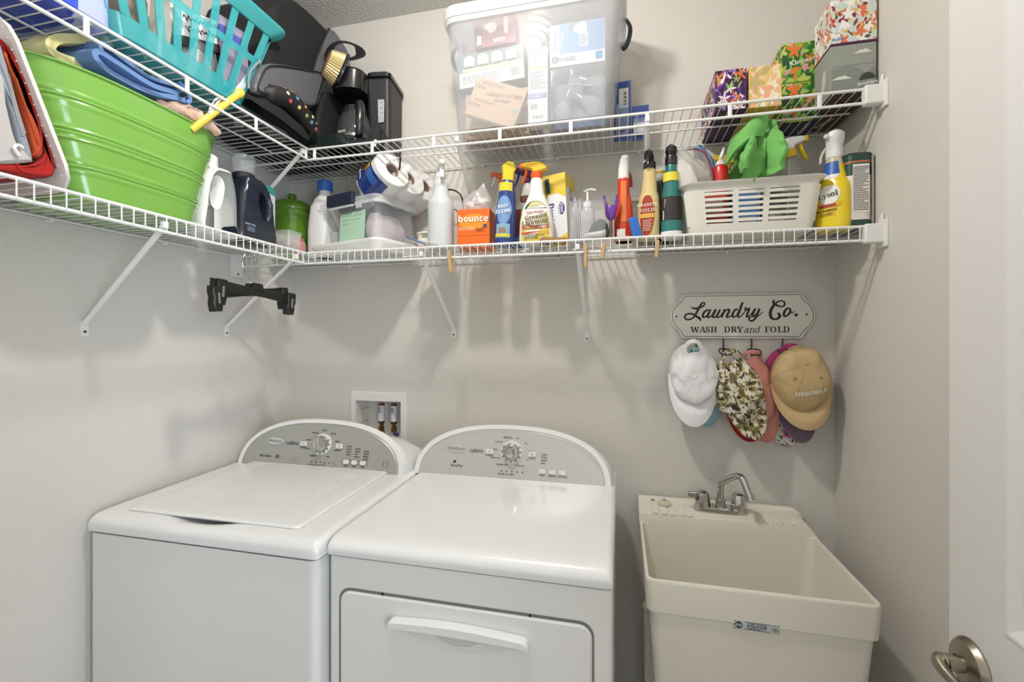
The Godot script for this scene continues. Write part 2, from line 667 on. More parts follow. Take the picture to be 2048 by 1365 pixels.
func panel_print(c: Node3D, cz: float, washer: bool) -> void:
	var ink := M("3c3c3c", 0.6)
	var pale := M("e9e9e7", 0.35, {"coat": 0.4})
	var b := part(c, "badge", Geo.new().ext(superpoly(0.034, 0.0135, 2.0, 36), 0, 0.003, 0.001), M("d9d9d8", 0.3, {"metal": 0.4}), face_frame(cz, -0.184, 0.086))
	words(b, "Whirlpool", 0.009, ink, T(0, 0, 0.0031), "Droid Serif")
	words(c, "cabrio", 0.0125, ink, face_frame(cz, -0.112, 0.083, 0.0006))
	if washer:
		words(c, "6th Sense", 0.008, ink, face_frame(cz, -0.215, 0.035, 0.0006))
		part(c, "emblem", Geo.new().ext(superpoly(0.007, 0.007, 2.0, 20), 0, 0.0006), M("6a6a68", 0.5), face_frame(cz, -0.165, 0.035, 0.0004))
	else:
		part(c, "emblem", Geo.new().ext(superpoly(0.006, 0.004, 2.0, 20), 0, 0.0006), ink, face_frame(cz, -0.186, 0.045, 0.0004) * Transform3D(rot(0, 0, 35), Vector3.ZERO))
		words(c, "AccuDry", 0.008, ink, face_frame(cz, -0.178, 0.033, 0.0006))
	# power and start keys with their words
	for q in [[-0.066, 0.083, "POWER"], [0.078, 0.082, "START"]]:
		var k := part(c, "button", Geo.new().ext(rectpoly(-0.0135, -0.008, 0.0135, 0.008, 0.004), 0, 0.004, 0.0015), pale, face_frame(cz, q[0], q[1]))
		words(k, q[2], 0.006, ink, T(0, -0.0135, 0.0))
		part(k, "button_mark", Geo.new().tube(curve([V(0.004, 0, 0), V(0, 0.004, 0), V(-0.004, 0, 0), V(0, -0.004, 0)], 4, true), 0.0005, 4, true), ink, T(0, 0, 0.0042))
	# the cycle words round the dial
	var names := ["NORMAL", "HEAVY", "CASUAL", "DELICATE", "BULKY", "WHITES", "RINSE", "SOAK", "SPIN"] if washer else ["NORMAL DRY", "HEAVY DRY", "CASUAL", "DELICATE", "TIMED DRY", "80", "60", "40", "20", "TOUCH UP"]
	var n := names.size()
	for i in n:
		var a := PI / 2 + deg_to_rad(150) - deg_to_rad(300) * i / (n - 1)
		words(c, names[i], 0.0045, ink, face_frame(cz, 0.009 + cos(a) * 0.06, 0.085 + sin(a) * 0.046, 0.0006))
	# rows of small indicator lamps and their captions
	var dots := Geo.new()
	for i in (6 if washer else 5):
		dots.box(V(-0.032 + i * 0.0175, -0.002, 0), V(-0.0285 + i * 0.0175, 0.0015, 0.001))
	part(c, "indicator_dots", dots, M("202020", 0.4), face_frame(cz, 0.009, 0.026, 0.0004))
	small_print(c, face_frame(cz, 0.013, 0.017, 0.0004), 0.09, 0.008, 1, M("5a5a58", 0.6), 0.7)
	if washer:
		part(c, "key_strip", Geo.new().ext(rectpoly(-0.05, -0.0085, 0.05, 0.0085, 0.008), 0, 0.001), M("8d8d85", 0.4), face_frame(cz, 0.146, 0.033))
	for i in 3:
		var k := part(c, "button", Geo.new().ext(rectpoly(-0.0115, -0.0075, 0.0115, 0.0075, 0.006 if washer else 0.003), 0, 0.004, 0.0015), pale, face_frame(cz, 0.114 + i * 0.0325, 0.033, 0.0008))
		words(k, [["TEMP", "SOIL", "SPIN"], ["TEMP", "WRINKLE", "END CYCLE"]][0 if washer else 1][i], 0.0045, ink, T(0, -0.0125, 0.0))
		if washer or i == 0:
			small_print(c, face_frame(cz, 0.118 + i * 0.034, 0.07 - i * 0.006, 0.0004), 0.02, 0.036, 4, M("5a5a58", 0.6), 0.6)
	if washer:
		for q in [[-0.093, 0.03], [0.062, 0.02]]:
			part(c, "button", Geo.new().ext(rectpoly(-0.01, -0.007, 0.01, 0.007, 0.004), 0, 0.002, 0.001), M("a2a29c", 0.4), face_frame(cz, q[0], q[1]))
		part(c, "energy_mark", Geo.new().tube(curve([V(-0.008, -0.009, 0), V(0.008, -0.009, 0), V(0.008, 0.009, 0), V(-0.008, 0.009, 0)], 1, true), 0.0007, 4, true), ink, face_frame(cz, 0.262, 0.034, 0.0006))

func build_washer() -> void:
	var white := M("f1f1f0", 0.22, {"coat": 0.6})
	var o := thing("washing_machine", "white top-loading washing machine with dark grey control panel in the left corner", "washer", V(0, 0, 0))
	part(o, "cabinet", Geo.new().rects([[0.02, 0.02, 0.716, 0.12, 0.805, 0.02], [0.938, 0.02, 0.716, 0.12, 0.805, 0.02]], 5), M("ecebe8", 0.3, {"coat": 0.3}))
	for q in [[0.06, 0.16], [0.67, 0.16], [0.06, 0.76], [0.67, 0.76]]:
		part(o, "foot", Geo.new().lathe([[0.022, 0], [0.02, 0.02]], 16, V(q[0], 0, q[1])), M("2c2c2c", 0.7))
	# the deck, with the finger hollow in front of the lid
	var deck := Geo.new()
	var nx := 28
	var prof := func(x: float, s: int) -> Vector2:
		var dip := 0.0
		if x > 0.2 and x < 0.5:
			dip = 0.5 - 0.5 * cos(TAU * (x - 0.2) / 0.3)
		match s:
			0: return Vector2(0.809, 0.944)
			1: return Vector2(0.8105, 0.962)
			2: return Vector2(0.806, 0.973)
			3: return Vector2(0.797, 0.981 - dip * 0.001)
			4: return Vector2(0.785, 0.9855 - dip * 0.003)
			5: return Vector2(0.765, 0.9875 - dip * 0.011)
			6: return Vector2(0.745, 0.9885 - dip * 0.022)
			7: return Vector2(0.715, 0.9895 - dip * 0.024)
			8: return Vector2(0.55, 0.9925)
			9: return Vector2(0.33, 0.9965)
		return Vector2(0.12, 1.0)
	var rs: Array = []
	var cols: Array = [[0.0165, 0.014], [0.0185, 0.006], [0.026, 0.0015]]
	for i in nx + 1:
		cols.append([0.034 + (0.704 - 0.034) * i / nx, 0.0])
	cols.append_array([[0.712, 0.0015], [0.7195, 0.006], [0.7215, 0.014]])
	for c in cols:
		var r := PackedVector3Array()
		for s in 11:
			var p: Vector2 = prof.call(c[0], s)
			var sink: float = c[1] * clampf((p.y - 0.944) / 0.03, 0.0, 1.0)
			r.append(V(c[0], p.y - sink, p.x - (c[1] * 0.6 if s < 5 else 0.0)))
		r.append(V(c[0], 0.944, 0.12))
		rs.append(r)
	deck.rings(rs)
	part(o, "deck", deck, white, Transform3D.IDENTITY, 50.0)
	part(o, "seam", Geo.new().rects([[0.936, 0.024, 0.712, 0.13, 0.8, 0.02], [0.946, 0.024, 0.712, 0.13, 0.8, 0.02]]), M("4a4a48", 0.6))
	# the lid: a thin rounded slab that slopes with the deck, with a raised field
	var slope := Transform3D(Basis(Vector3.RIGHT, 0.0185), V(0, 0.9845, 0.765))
	var lid := part(o, "lid", Geo.new().rects([[0.001, 0.098, 0.634, -0.462, -0.004, 0.012], [0.006, 0.094, 0.638, -0.466, 0.0, 0.016], [0.0105, 0.097, 0.635, -0.463, -0.003, 0.016], [0.0125, 0.104, 0.628, -0.456, -0.010, 0.014], [0.0125, 0.160, 0.572, -0.43, -0.118, 0.05], [0.0105, 0.168, 0.564, -0.424, -0.126, 0.045]], 5), white, slope)
	part(lid, "lid_field", Geo.new().rects([[0.0106, 0.169, 0.563, -0.423, -0.127, 0.045], [0.0115, 0.18, 0.552, -0.412, -0.138, 0.04]], 5), white)
	var c := console(o, 0.366, 0.336, 0.992, 0.13, M("b4b4ae", 0.42, {"metal": 0.4}))
	control_knob(c, face_frame(0.336, 0.009, 0.085), true)
	panel_print(c, 0.336, true)

func build_dryer() -> void:
	var white := M("f1f1f0", 0.22, {"coat": 0.6})
	var body := M("ecebe8", 0.3, {"coat": 0.3})
	var o := thing("clothes_dryer", "white clothes dryer with wide door handle and light silver control panel", "dryer", V(0, 0, 0))
	part(o, "cabinet", Geo.new().rects([[0.02, 0.728, 1.386, 0.1, 0.775, 0.012], [0.942, 0.728, 1.386, 0.1, 0.775, 0.012]], 4), body)
	for q in [[0.77, 0.14], [1.34, 0.14], [0.77, 0.73], [1.34, 0.73]]:
		part(o, "foot", Geo.new().lathe([[0.022, 0], [0.02, 0.02]], 16, V(q[0], 0, q[1])), M("2c2c2c", 0.7))
	part(o, "seam", Geo.new().rects([[0.938, 0.733, 1.381, 0.11, 0.769, 0.012], [0.952, 0.733, 1.381, 0.11, 0.769, 0.012]]), M("4a4a48", 0.6))
	var rs: Array = []
	for c in [[0.7265, 0.014], [0.7285, 0.006], [0.735, 0.0015], [0.742, 0.0], [1.05, 0.0], [1.372, 0.0], [1.379, 0.0015], [1.3855, 0.006], [1.3875, 0.014]]:
		var r := PackedVector3Array()
		for p in [[0.783, 0.948], [0.7865, 0.960], [0.784, 0.971], [0.775, 0.981], [0.760, 0.9865], [0.735, 0.9885], [0.69, 0.9893], [0.62, 0.9895], [0.4, 0.9935], [0.12, 0.998]]:
			r.append(V(c[0], p[1] - c[1] * clampf((p[1] - 0.948) / 0.03, 0.0, 1.0), p[0] - (c[1] * 0.6 if p[0] > 0.76 else 0.0)))
		r.append(V(c[0], 0.948, 0.12))
		rs.append(r)
	part(o, "top", Geo.new().rings(rs), white, Transform3D.IDENTITY, 50.0)
	# door in its rounded groove
	part(o, "door_groove", Geo.new().ext(rectpoly(0.757, 0.2, 1.349, 0.872, 0.03, 6), 0.76, 0.7762), M("7d7c76", 0.6))
	var d := part(o, "door", Geo.new().ext(rectpoly(0.7615, 0.204, 1.3445, 0.866, 0.027, 6), 0.765, 0.781, 0.004), body)
	for x in [0.87, 1.215]:
		part(d, "screw", Geo.new().lathe([[0.003, 0], [0.003, 0.002]], 10), M("3a3a38", 0.4, {"metal": 0.6}), T(x, 0.869, 0.776, rot(90, 0, 0)))
	# the handle: a bar over a crescent hollow
	var hollow := PackedVector2Array()
	for i in 25:
		var t := float(i) / 24
		hollow.append(Vector2(lerpf(0.896, 1.208, t), 0.806 - 0.036 * sin(PI * t)))
	var cres := part(d, "handle_plate", Geo.new().ext(hollow, 0.779, 0.7835, 0.002), M("e6e5e1", 0.35, {"coat": 0.3}))
	var cup := PackedVector2Array()
	for i in 19:
		var t := float(i) / 18
		cup.append(Vector2(lerpf(0.985, 1.122, t), 0.8065 - 0.024 * sin(PI * t)))
	part(cres, "finger_cup", Geo.new().ext(cup, 0.782, 0.785, 0.0022), M("d4d3ce", 0.35, {"coat": 0.3}))
	var bar := PackedVector2Array()
	for i in 13:
		var t := float(i) / 12
		bar.append(Vector2(lerpf(1.214, 0.893, t), 0.806 + 0.0025 * sin(PI * t)))
	bar.append_array(PackedVector2Array([Vector2(0.893, 0.816), Vector2(0.897, 0.824), Vector2(0.905, 0.828)]))
	for i in 13:
		var t := float(i) / 12
		bar.append(Vector2(lerpf(0.92, 1.19, t), 0.829 + 0.006 * sin(PI * t)))
	bar.append_array(PackedVector2Array([Vector2(1.203, 0.828), Vector2(1.211, 0.823), Vector2(1.214, 0.815)]))
	part(d, "handle", Geo.new().ext(bar, 0.78, 0.803, 0.005), white)
	var c := console(o, 1.043, 0.286, 0.992, 0.11, M("d2d2cf", 0.36, {"metal": 0.4}))
	control_knob(c, face_frame(0.286, 0.009, 0.085), false)
	panel_print(c, 0.286, false)

func build_sink() -> void:
	var cream := M("ebe6d8", 0.42, {"coat": 0.15})
	var o := thing("utility_sink", "cream plastic floor-standing utility sink in the right corner", "sink", V(0, 0, 0))
	var x0 := 1.462
	var x1 := 1.990
	var basin := Geo.new().rects([
		[0.50, x0 + 0.03, x1 - 0.03, 0.05, 0.495, 0.03], [0.756, x0 + 0.011, x1 - 0.011, 0.026, 0.511, 0.026], [0.761, x0 + 0.004, x1 - 0.004, 0.022, 0.517, 0.024],
		[0.836, x0, x1, 0.02, 0.52, 0.022], [0.842, x0 + 0.003, x1 - 0.003, 0.023, 0.517, 0.02], [0.843, x0 + 0.009, x1 - 0.009, 0.1465, 0.511, 0.018],
		[0.838, x0 + 0.013, x1 - 0.013, 0.1495, 0.507, 0.018], [0.70, x0 + 0.022, x1 - 0.022, 0.156, 0.498, 0.03], [0.535, x0 + 0.045, x1 - 0.045, 0.17, 0.475, 0.05], [0.52, x0 + 0.09, x1 - 0.09, 0.22, 0.43, 0.05]], 5)
	part(o, "basin", basin, cream, Transform3D.IDENTITY, 42.0)
	# the faucet ledge at the back
	var led: Array = []
	for c in [[x0, 0.004], [x0 + 0.006, 0.0], [x0 + 0.3, 0.0], [x1 - 0.03, 0.0], [x1 - 0.012, 0.012], [x1, 0.03]]:
		var r := PackedVector3Array()
		for p in [[0.1495, 0.832], [0.1485, 0.85], [0.145, 0.869], [0.135, 0.8745], [0.05, 0.8775], [0.036, 0.879], [0.032, 0.888], [0.02, 0.888], [0.02, 0.832]]:
			r.append(V(c[0], p[1] - c[1] * clampf((p[1] - 0.832) / 0.04, 0.0, 1.0), p[0]))
		led.append(r)
	part(o, "ledge", Geo.new().rings(led), cream, Transform3D.IDENTITY, 50.0)
	for i in 13:
		var xx: float = [1.503, 1.531, 1.559, 1.587, 1.612, 1.83, 1.845, 1.86, 1.875, 1.89, 1.905, 1.92, 1.935][i]
		part(o, "ridge", Geo.new().box(V(xx, 0.868, 0.085), V(xx + (0.022 if i < 5 else 0.008), 0.8785, 0.1465), 0.003, 1), M("efe9dc", 0.4))
	part(o, "ledge_screw", Geo.new().lathe([[0.006, 0], [0.004, 0.002]], 12, V(1.512, 0.881, 0.042)), M("8d8d88", 0.4, {"metal": 0.8}))
	for q in [[1.5, 0.07], [1.95, 0.07], [1.5, 0.47], [1.95, 0.47]]:
		part(o, "leg", Geo.new().loft([[0, 0.016, 0.016, 5.0], [0.52, 0.024, 0.024, 5.0]], 16), cream, T(q[0], 0, q[1]))
	# the maker's sticker
	var navy := M("27335c", 0.5)
	var s := part(o, "sticker", Geo.new().box(V(-0.05, -0.0105, 0), V(0.05, 0.0105, 0.0008)), M("cfd3cc", 0.5), T(1.7215, 0.758, 0.5165, rot(3, 0, 0)))
	for e in [-1, 1]:
		part(s, "sticker_line", Geo.new().box(V(-0.028, e * 0.0088 - 0.0005, 0), V(0.03, e * 0.0088 + 0.0005, 0.0004)), navy, T(0, 0, 0.0009))
		part(s, "sticker_ring", Geo.new().tube(curve([V(0.009, 0, 0), V(0, 0.009, 0), V(-0.009, 0, 0), V(0, -0.009, 0)], 6, true), 0.0007, 4, true, 0.5), navy, T(e * 0.0395, 0, 0.001))
		for f in [-1, 1]:
			part(s, "sticker_corner", Geo.new().box(V(e * 0.0485 - 0.0012, f * 0.009 - 0.0012, 0), V(e * 0.0485 + 0.0012, f * 0.009 + 0.0012, 0.0004)), navy, T(0, 0, 0.0009))
	part(s, "sticker_disc", Geo.new().ext(superpoly(0.0078, 0.0078, 2.0, 24), 0, 0.0004), navy, T(-0.0395, 0, 0.0009))
	words(s, "EM", 0.007, M("d8dcd4", 0.5), T(-0.0395, 0, 0.0014), "Droid Sans", true)
	words(s, "UTILATUB", 0.0068, navy, T(0.0005, 0.0005, 0.001), "Droid Sans", true)
	words(s, "19", 0.0065, navy, T(0.0395, -0.0015, 0.001), "Droid Sans", true)
	small_print(s, T(0.0005, -0.0058, 0.0009), 0.042, 0.005, 2, navy, 0.8)
	small_print(s, T(0.0005, 0.0063, 0.0009), 0.04, 0.0025, 1, navy, 0.8)

	var ch := M("c8c8c6", 0.1, {"metal": 1.0})
	var f := thing("faucet", "chrome two-handle faucet with a bent swing spout on the sink ledge", "faucet", V(1.725, 0.8755, 0.088))
	part(f, "base", Geo.new().loft([[0, 0.083, 0.027, 3.0], [0.014, 0.082, 0.026, 3.0], [0.018, 0.078, 0.022, 3.0]], 40), ch)
	for e in [-1, 1]:
		var k := part(f, "handle", Geo.new().loft([[0.016, 0.024, 0.024, 2], [0.022, 0.0245, 0.0245, 2], [0.05, 0.022, 0.022, 2], [0.062, 0.018, 0.018, 2], [0.066, 0.012, 0.012, 2]], 10), ch, T(e * 0.056, 0, 0), 20.0)
		if e < 0:
			part(k, "handle_lever", Geo.new().box(V(-0.046, 0.040, -0.005), V(-0.012, 0.061, 0.007), 0.004, 2), ch)
		else:
			part(k, "handle_lever", Geo.new().box(V(-0.006, 0.036, -0.046), V(0.006, 0.056, -0.012), 0.004, 2), ch)
	part(f, "spout_collar", Geo.new().lathe([[0.017, 0.016], [0.017, 0.024], [0.0145, 0.026], [0.0145, 0.034], [0.0165, 0.036], [0.0165, 0.042], [0.012, 0.044]], 24), ch)
	var way := curve([V(0, 0.04, 0), V(0, 0.085, 0.001), V(0.006, 0.103, 0.008), V(0.035, 0.128, 0.03), V(0.048, 0.133, 0.044), V(0.056, 0.126, 0.058), V(0.066, 0.093, 0.075), V(0.07, 0.08, 0.082)], 5)
	part(f, "spout", Geo.new().tube(way, 0.0105, 16), ch)
	part(f, "aerator", Geo.new().tube([V(0.068, 0.087, 0.078), V(0.072, 0.071, 0.0855)], 0.0128, 18), ch)
	var st := thing("sink_stopper", "small round beige rubber sink stopper lying left of the faucet", "stopper", V(1.548, 0.879, 0.075))
	part(st, "disc", Geo.new().lathe([[0.021, 0], [0.022, 0.006], [0.019, 0.011], [0.008, 0.012]], 24), M("d3cdb6", 0.7))
	part(st, "pull_ring", Geo.new().tube(curve([V(0.007, 0.012, 0), V(0, 0.019, 0), V(-0.007, 0.012, 0)], 5), 0.002, 6), M("b9b39c", 0.6))

func wire_deck(o: Node3D, along: String, a: float, b: float, depth: float, y: float, lip: float, posts: Array, off := 0.0) -> void:
	# a ventilated shelf: depth runs from the wall, the lip hangs from the front edge
	var wh := M("f0f0ee", 0.35, {"coat": 0.3})
	var P := func(s: float, d: float, yy: float) -> Vector3:
		return V(s, yy, d) if along == "x" else V(d, yy, s)
	var rails := [["front_rail", depth, y - 0.0035, 0.0042], ["lip_rail", depth + 0.001, y - lip, 0.0042], ["back_rod", 0.012, y - 0.0055, 0.003], ["middle_rod", depth * 0.52, y - 0.0055, 0.003]]
	for r in rails:
		part(o, r[0], Geo.new().tube([P.call(a, r[1], r[2]), P.call(b, r[1], r[2])], r[3], 10), wh)
	var g := Geo.new()
	var n := int((b - a) / 0.0262)
	for i in n:
		var s := a + (b - a) * (i + 0.5) / n
		if posts.is_empty():
			g.tube([P.call(s, 0.006, y - 0.001), P.call(s, depth - 0.004, y - 0.001), P.call(s, depth + 0.0035, y - 0.003), P.call(s, depth + 0.005, y - 0.008), P.call(s, depth + 0.0052, y - lip + 0.001)], 0.0016, 6)
		else:
			g.tube([P.call(s, 0.006, y - 0.001), P.call(s, depth + 0.001, y - 0.001), P.call(s, depth + 0.004, y - 0.003)], 0.0016, 6)
	part(o, "deck_wires", g, wh).set_meta("kind", "stuff")
	for s in posts:
		part(o, "post", Geo.new().tube([P.call(s, depth + 0.0005, y - 0.004), P.call(s, depth + 0.0012, y - lip)], 0.0062, 8, false, 0.5, P.call(0, 1, 0) - P.call(0, 0, 0)), wh)
	var k := 0.28
	while k < b - a:
		part(o, "wall_clip", Geo.new().box(P.call(a + k - 0.006, 0.0, y - 0.016), P.call(a + k + 0.006, 0.017, y - 0.003), 0.003, 1), wh)
		k += 0.295

func brace(top: Vector3, foot: Vector3, label: String) -> void:
	var wh := M("f0f0ee", 0.35, {"coat": 0.3})
	var side := Vector3.RIGHT if absf(foot.z) < 0.01 else Vector3.BACK
	var away := Vector3.BACK if absf(foot.z) < 0.01 else Vector3.RIGHT
	var o := thing("shelf_brace", label, "bracket", foot, "shelf braces")
	var d := top - foot
	part(o, "bar", Geo.new().tube([away * 0.006 + V(0, 0.012, 0), d], 0.0082, 10, false, 0.62), wh)
	var pl := part(o, "foot_plate", Geo.new().box(side * -0.0095 + V(0, -0.026, 0), side * 0.0095 + away * 0.004 + V(0, 0.016, 0), 0.0018, 1), wh)
	part(pl, "screw", Geo.new().lathe([[0.0042, 0], [0.003, 0.002]], 10), M("77777a", 0.3, {"metal": 0.9}), Transform3D(Basis(Quaternion(Vector3.UP, away)), away * 0.004 + V(0, -0.013, 0)))
	part(o, "hook_end", Geo.new().box(d - side * 0.007 - away * 0.006 - V(0, 0.006, 0), d + side * 0.007 + away * 0.008 + V(0, 0.012, 0), 0.003, 1), wh)

func end_cap(y: float, label: String) -> void:
	var wh := M("f2f2f0", 0.4, {"coat": 0.2})
	var o := thing("shelf_end_cap", label, "bracket", V(W, y, 0.297), "shelf end caps")
	part(o, "socket", Geo.new().box(V(-0.05, -0.05, -0.012), V(-0.006, 0.002, 0.014), 0.004), wh)
	var p := part(o, "wall_plate", Geo.new().box(V(-0.008, -0.062, -0.022), V(0, 0.012, 0.022), 0.002, 1), wh)
	part(p, "ear", Geo.new().loft([[0.0, 0.003, 0.01, 3.0], [0.016, 0.003, 0.007, 3.0], [0.022, 0.003, 0.003, 2.0]], 12), wh, T(-0.004, 0.01, -0.008, rot(18, 0, 0)))

func build_shelves() -> void:
	var o := thing("wire_shelf", "lower white wire shelf along the back wall holding spray bottles", "shelf", V(0, 0, 0))
	wire_deck(o, "x", 0.006, W - 0.02, 0.297, LOW, 0.042, [])
	o = thing("wire_shelf", "lower white wire shelf along the left wall under the green tub", "shelf", V(0, 0, 0))
	wire_deck(o, "z", 0.306, 1.60, 0.297, LOW, 0.042, [])
	o = thing("wire_shelf", "upper white wire shelf along the back wall under the clear bulb bin", "shelf", V(0, 0, 0))
	wire_deck(o, "x", 0.006, W - 0.02, 0.294, UP, 0.042, [0.33, 0.56, 0.79, 1.02, 1.25, 1.48, 1.71, 1.94])
	o = thing("wire_shelf", "upper white wire shelf along the left wall under the teal basket", "shelf", V(0, 0, 0))
	wire_deck(o, "z", 0.302, 1.60, 0.306, UP, 0.042, [0.31, 0.54, 0.77, 1.0, 1.23])
	brace(V(0.297, 1.735, 0.824), V(0, 1.486, 0.802), "diagonal white shelf brace on the left wall below the green tub")
	brace(V(0.297, 1.735, 0.352), V(0, 1.484, 0.349), "diagonal white shelf brace on the left wall in front of the black hangers")
	brace(V(0.747, 1.735, 0.297), V(0.751, 1.478, 0), "diagonal white shelf brace on the back wall below the plain spray bottle")
	brace(V(1.272, 1.735, 0.297), V(1.279, 1.463, 0), "diagonal white shelf brace on the back wall below the clear acrylic box")
	brace(V(0.306, 2.112, 0.33), V(0, 1.86, 0.30), "upper shelf brace on the left wall near the corner above the green jar")
	brace(V(0.874, 2.112, 0.294), V(0.862, 1.85, 0), "upper shelf brace on the back wall left of the clear bulb bin")
	brace(V(1.48, 2.112, 0.294), V(1.497, 1.85, 0), "upper shelf brace on the back wall behind the cream and black-cap bottle")
	end_cap(LOW, "white end cap of the lower shelf on the right wall beside the tin")
	end_cap(UP, "white end cap of the upper shelf on the right wall below the grey tissue box")
	var b := thing("shelf_wall_plate", "small white shelf support plate on the left wall above the hanger hook", "bracket", V(0, 1.735, 0.305))
	part(b, "plate", Geo.new().box(V(0, -0.055, -0.012), V(0.02, 0.03, 0.03), 0.003, 1), M("f0f0ee", 0.4))
	part(b, "screw", Geo.new().lathe([[0.004, 0], [0.003, 0.002]], 10), M("77777a", 0.3, {"metal": 0.9}), T(0.02, -0.045, 0.01, rot(0, 0, -90)))

func build_outlet() -> void:
	var wh := M("e9e7e2", 0.5)
	var o := thing("washer_supply_box", "recessed white washing machine water supply box in the back wall above the washer", "outlet box", V(0, 0, 0))
	var fr := Geo.new()
	fr.rings([_rr(0.289, 0.547, 0.985, 1.226, 0.0, 0.004), _rr(0.290, 0.546, 0.986, 1.225, 0.007, 0.004), _rr(0.293, 0.543, 0.989, 1.222, 0.009, 0.004), _rr(0.314, 0.522, 1.006, 1.188, 0.009, 0.003), _rr(0.315, 0.521, 1.007, 1.187, 0.004, 0.003), _rr(0.318, 0.518, 1.01, 1.184, -0.085, 0.003), _rr(0.33, 0.5, 1.02, 1.17, -0.0855, 0.003)], false, true)
	part(o, "box_frame", fr, wh, Transform3D.IDENTITY, 30.0)
	for i in 2:
		part(o, "rib", Geo.new().box(V(0.3175, 1.09 + i * 0.055, -0.084), V(0.322, 1.093 + i * 0.055, -0.03)), M("c9c7c2", 0.5))
	for i in 2:
		var v := thing("water_arrestor", ["copper water hammer arrestor on the left valve in the supply box", "copper water hammer arrestor on the right valve beside the blue handle"][i], "valve", V(0.405 + i * 0.058, 1.04, -0.045), "supply box valves")
		part(v, "tube", Geo.new().lathe([[0.012, 0.045], [0.0135, 0.05], [0.0135, 0.125], [0.011, 0.132], [0.004, 0.133]], 20), M("6d4a38", 0.35, {"metal": 0.7}))
		var lb := part(v, "paper_label", Geo.new().lathe([[0.0139, 0.056], [0.0139, 0.122]], 20, Vector3.ZERO, false, false), M("e4e2ea", 0.6))
		small_print(lb, T(0, 0.105, 0.014), 0.016, 0.022, 3, M("30406a", 0.6), 0.8)
		part(v, "brass_nut", Geo.new().lathe([[0.013, 0.01], [0.013, 0.03], [0.009, 0.032], [0.009, 0.047]], 6), M("8a6c35", 0.35, {"metal": 0.9}))
		part(v, "valve_handle", Geo.new().box(V(0.006, -0.005, 0.0), V(0.03, 0.012, 0.012), 0.004, 2), M("2c3e66" if i == 1 else "8a2a26", 0.4), T(0, 0.012, 0.006, rot(0, 0, -35)))

func _rr(x0: float, x1: float, y0: float, y1: float, z: float, r: float) -> PackedVector3Array:
	var o := PackedVector3Array()
	for p in rectpoly(x0, y0, x1, y1, r, 3):
		o.append(V(p.x, p.y, z))
	return o

func build_door() -> void:
	# the open door stands along the right wall; its hinge side is towards the doorway
	var wh := M("e4e1df", 0.4)
	var o := thing("door_1", "white panelled door standing open along the right wall", "door", V(1.98, 0, 0.741))
	o.set_meta("kind", "structure")
	var f := Geo.new()
	# board coordinates: x along the leaf from its free edge, y up, z out of the face that looks into the room
	for b in [[0, 0.122, 0.012, 2.42], [0.688, 0.81, 0.012, 2.42], [0.122, 0.688, 2.29, 2.42], [0.122, 0.688, 0.862, 1.0], [0.122, 0.688, 0.012, 0.25]]:
		f.box(V(b[0], b[2], -0.035), V(b[1], b[3], 0))
	var x := T(0, 0, 0, Basis(V(0, 0, 1), V(0, 1, 0), V(-1, 0, 0)))
	part(o, "leaf", f, wh, x)
	for b in [[1.0, 2.29], [0.25, 0.862]]:
		var g := Geo.new()
		g.rings([_rr(0.122, 0.688, b[0], b[1], -0.03, 0.0005), _rr(0.122, 0.688, b[0], b[1], 0.0, 0.0005), _rr(0.125, 0.685, b[0] + 0.003, b[1] - 0.003, 0.0025, 0.0005), _rr(0.13, 0.68, b[0] + 0.008, b[1] - 0.008, 0.002, 0.0005), _rr(0.142, 0.668, b[0] + 0.02, b[1] - 0.02, -0.009, 0.0005), _rr(0.152, 0.658, b[0] + 0.03, b[1] - 0.03, -0.0095, 0.0005), _rr(0.19, 0.62, b[0] + 0.068, b[1] - 0.068, -0.002, 0.0005)], false, true)
		part(o, "panel", g, wh, x, 20.0)
	var ni := M("a39b8c", 0.32, {"metal": 1.0})
	var h := part(o, "door_handle", Geo.new().lathe([[0.043, 0], [0.043, 0.004], [0.037, 0.012], [0.02, 0.0165], [0.0135, 0.0175]], 32), ni, x * T(0.056, 0.906, 0, rot(90, 0, 0)))
	part(h, "neck", Geo.new().lathe([[0.0135, 0.015], [0.0135, 0.038]], 20), ni)
	part(h, "lever", Geo.new().tube(curve([V(0.002, 0.03, 0), V(-0.002, 0.044, 0.0), V(0.012, 0.05, 0.004), V(0.045, 0.046, 0.012), V(0.085, 0.046, 0.018), V(0.112, 0.046, 0.016)], 6), [0.0135, 0.0135, 0.0135, 0.0135, 0.0135, 0.0135, 0.0142, 0.0146, 0.0148, 0.0145, 0.014, 0.0132, 0.0125, 0.012, 0.0115, 0.011, 0.011, 0.0105, 0.0105, 0.0105, 0.0105, 0.0105, 0.0105, 0.0105, 0.0105, 0.0105, 0.0105, 0.0105, 0.0105, 0.010, 0.007], 14, false, 0.75), ni)
	part(h, "set_screw", Geo.new().lathe([[0.0022, 0], [0.002, 0.001]], 8), M("2a2824", 0.5), T(-0.002, 0.024, -0.0132, rot(-90, 0, 0)))
	for y in [0.25, 1.2, 2.2]:
		part(o, "hinge", Geo.new().lathe([[0.006, -0.045], [0.006, 0.045]], 12), ni, x * T(0.815, y, 0.004))
	# the casing round the doorway
	var tr := Geo.new()
	tr.box(V(1.088, 0, 1.604), V(1.15, 2.5, 1.62), 0.004, 1).box(V(1.15, 2.43, 1.604), V(1.985, 2.5, 1.62), 0.004, 1).box(V(1.15, 0, 1.62), V(1.156, 2.43, 1.72))
	struct("trim_1", tr, wh)

# ---- the sign, its hooks and the hats ----

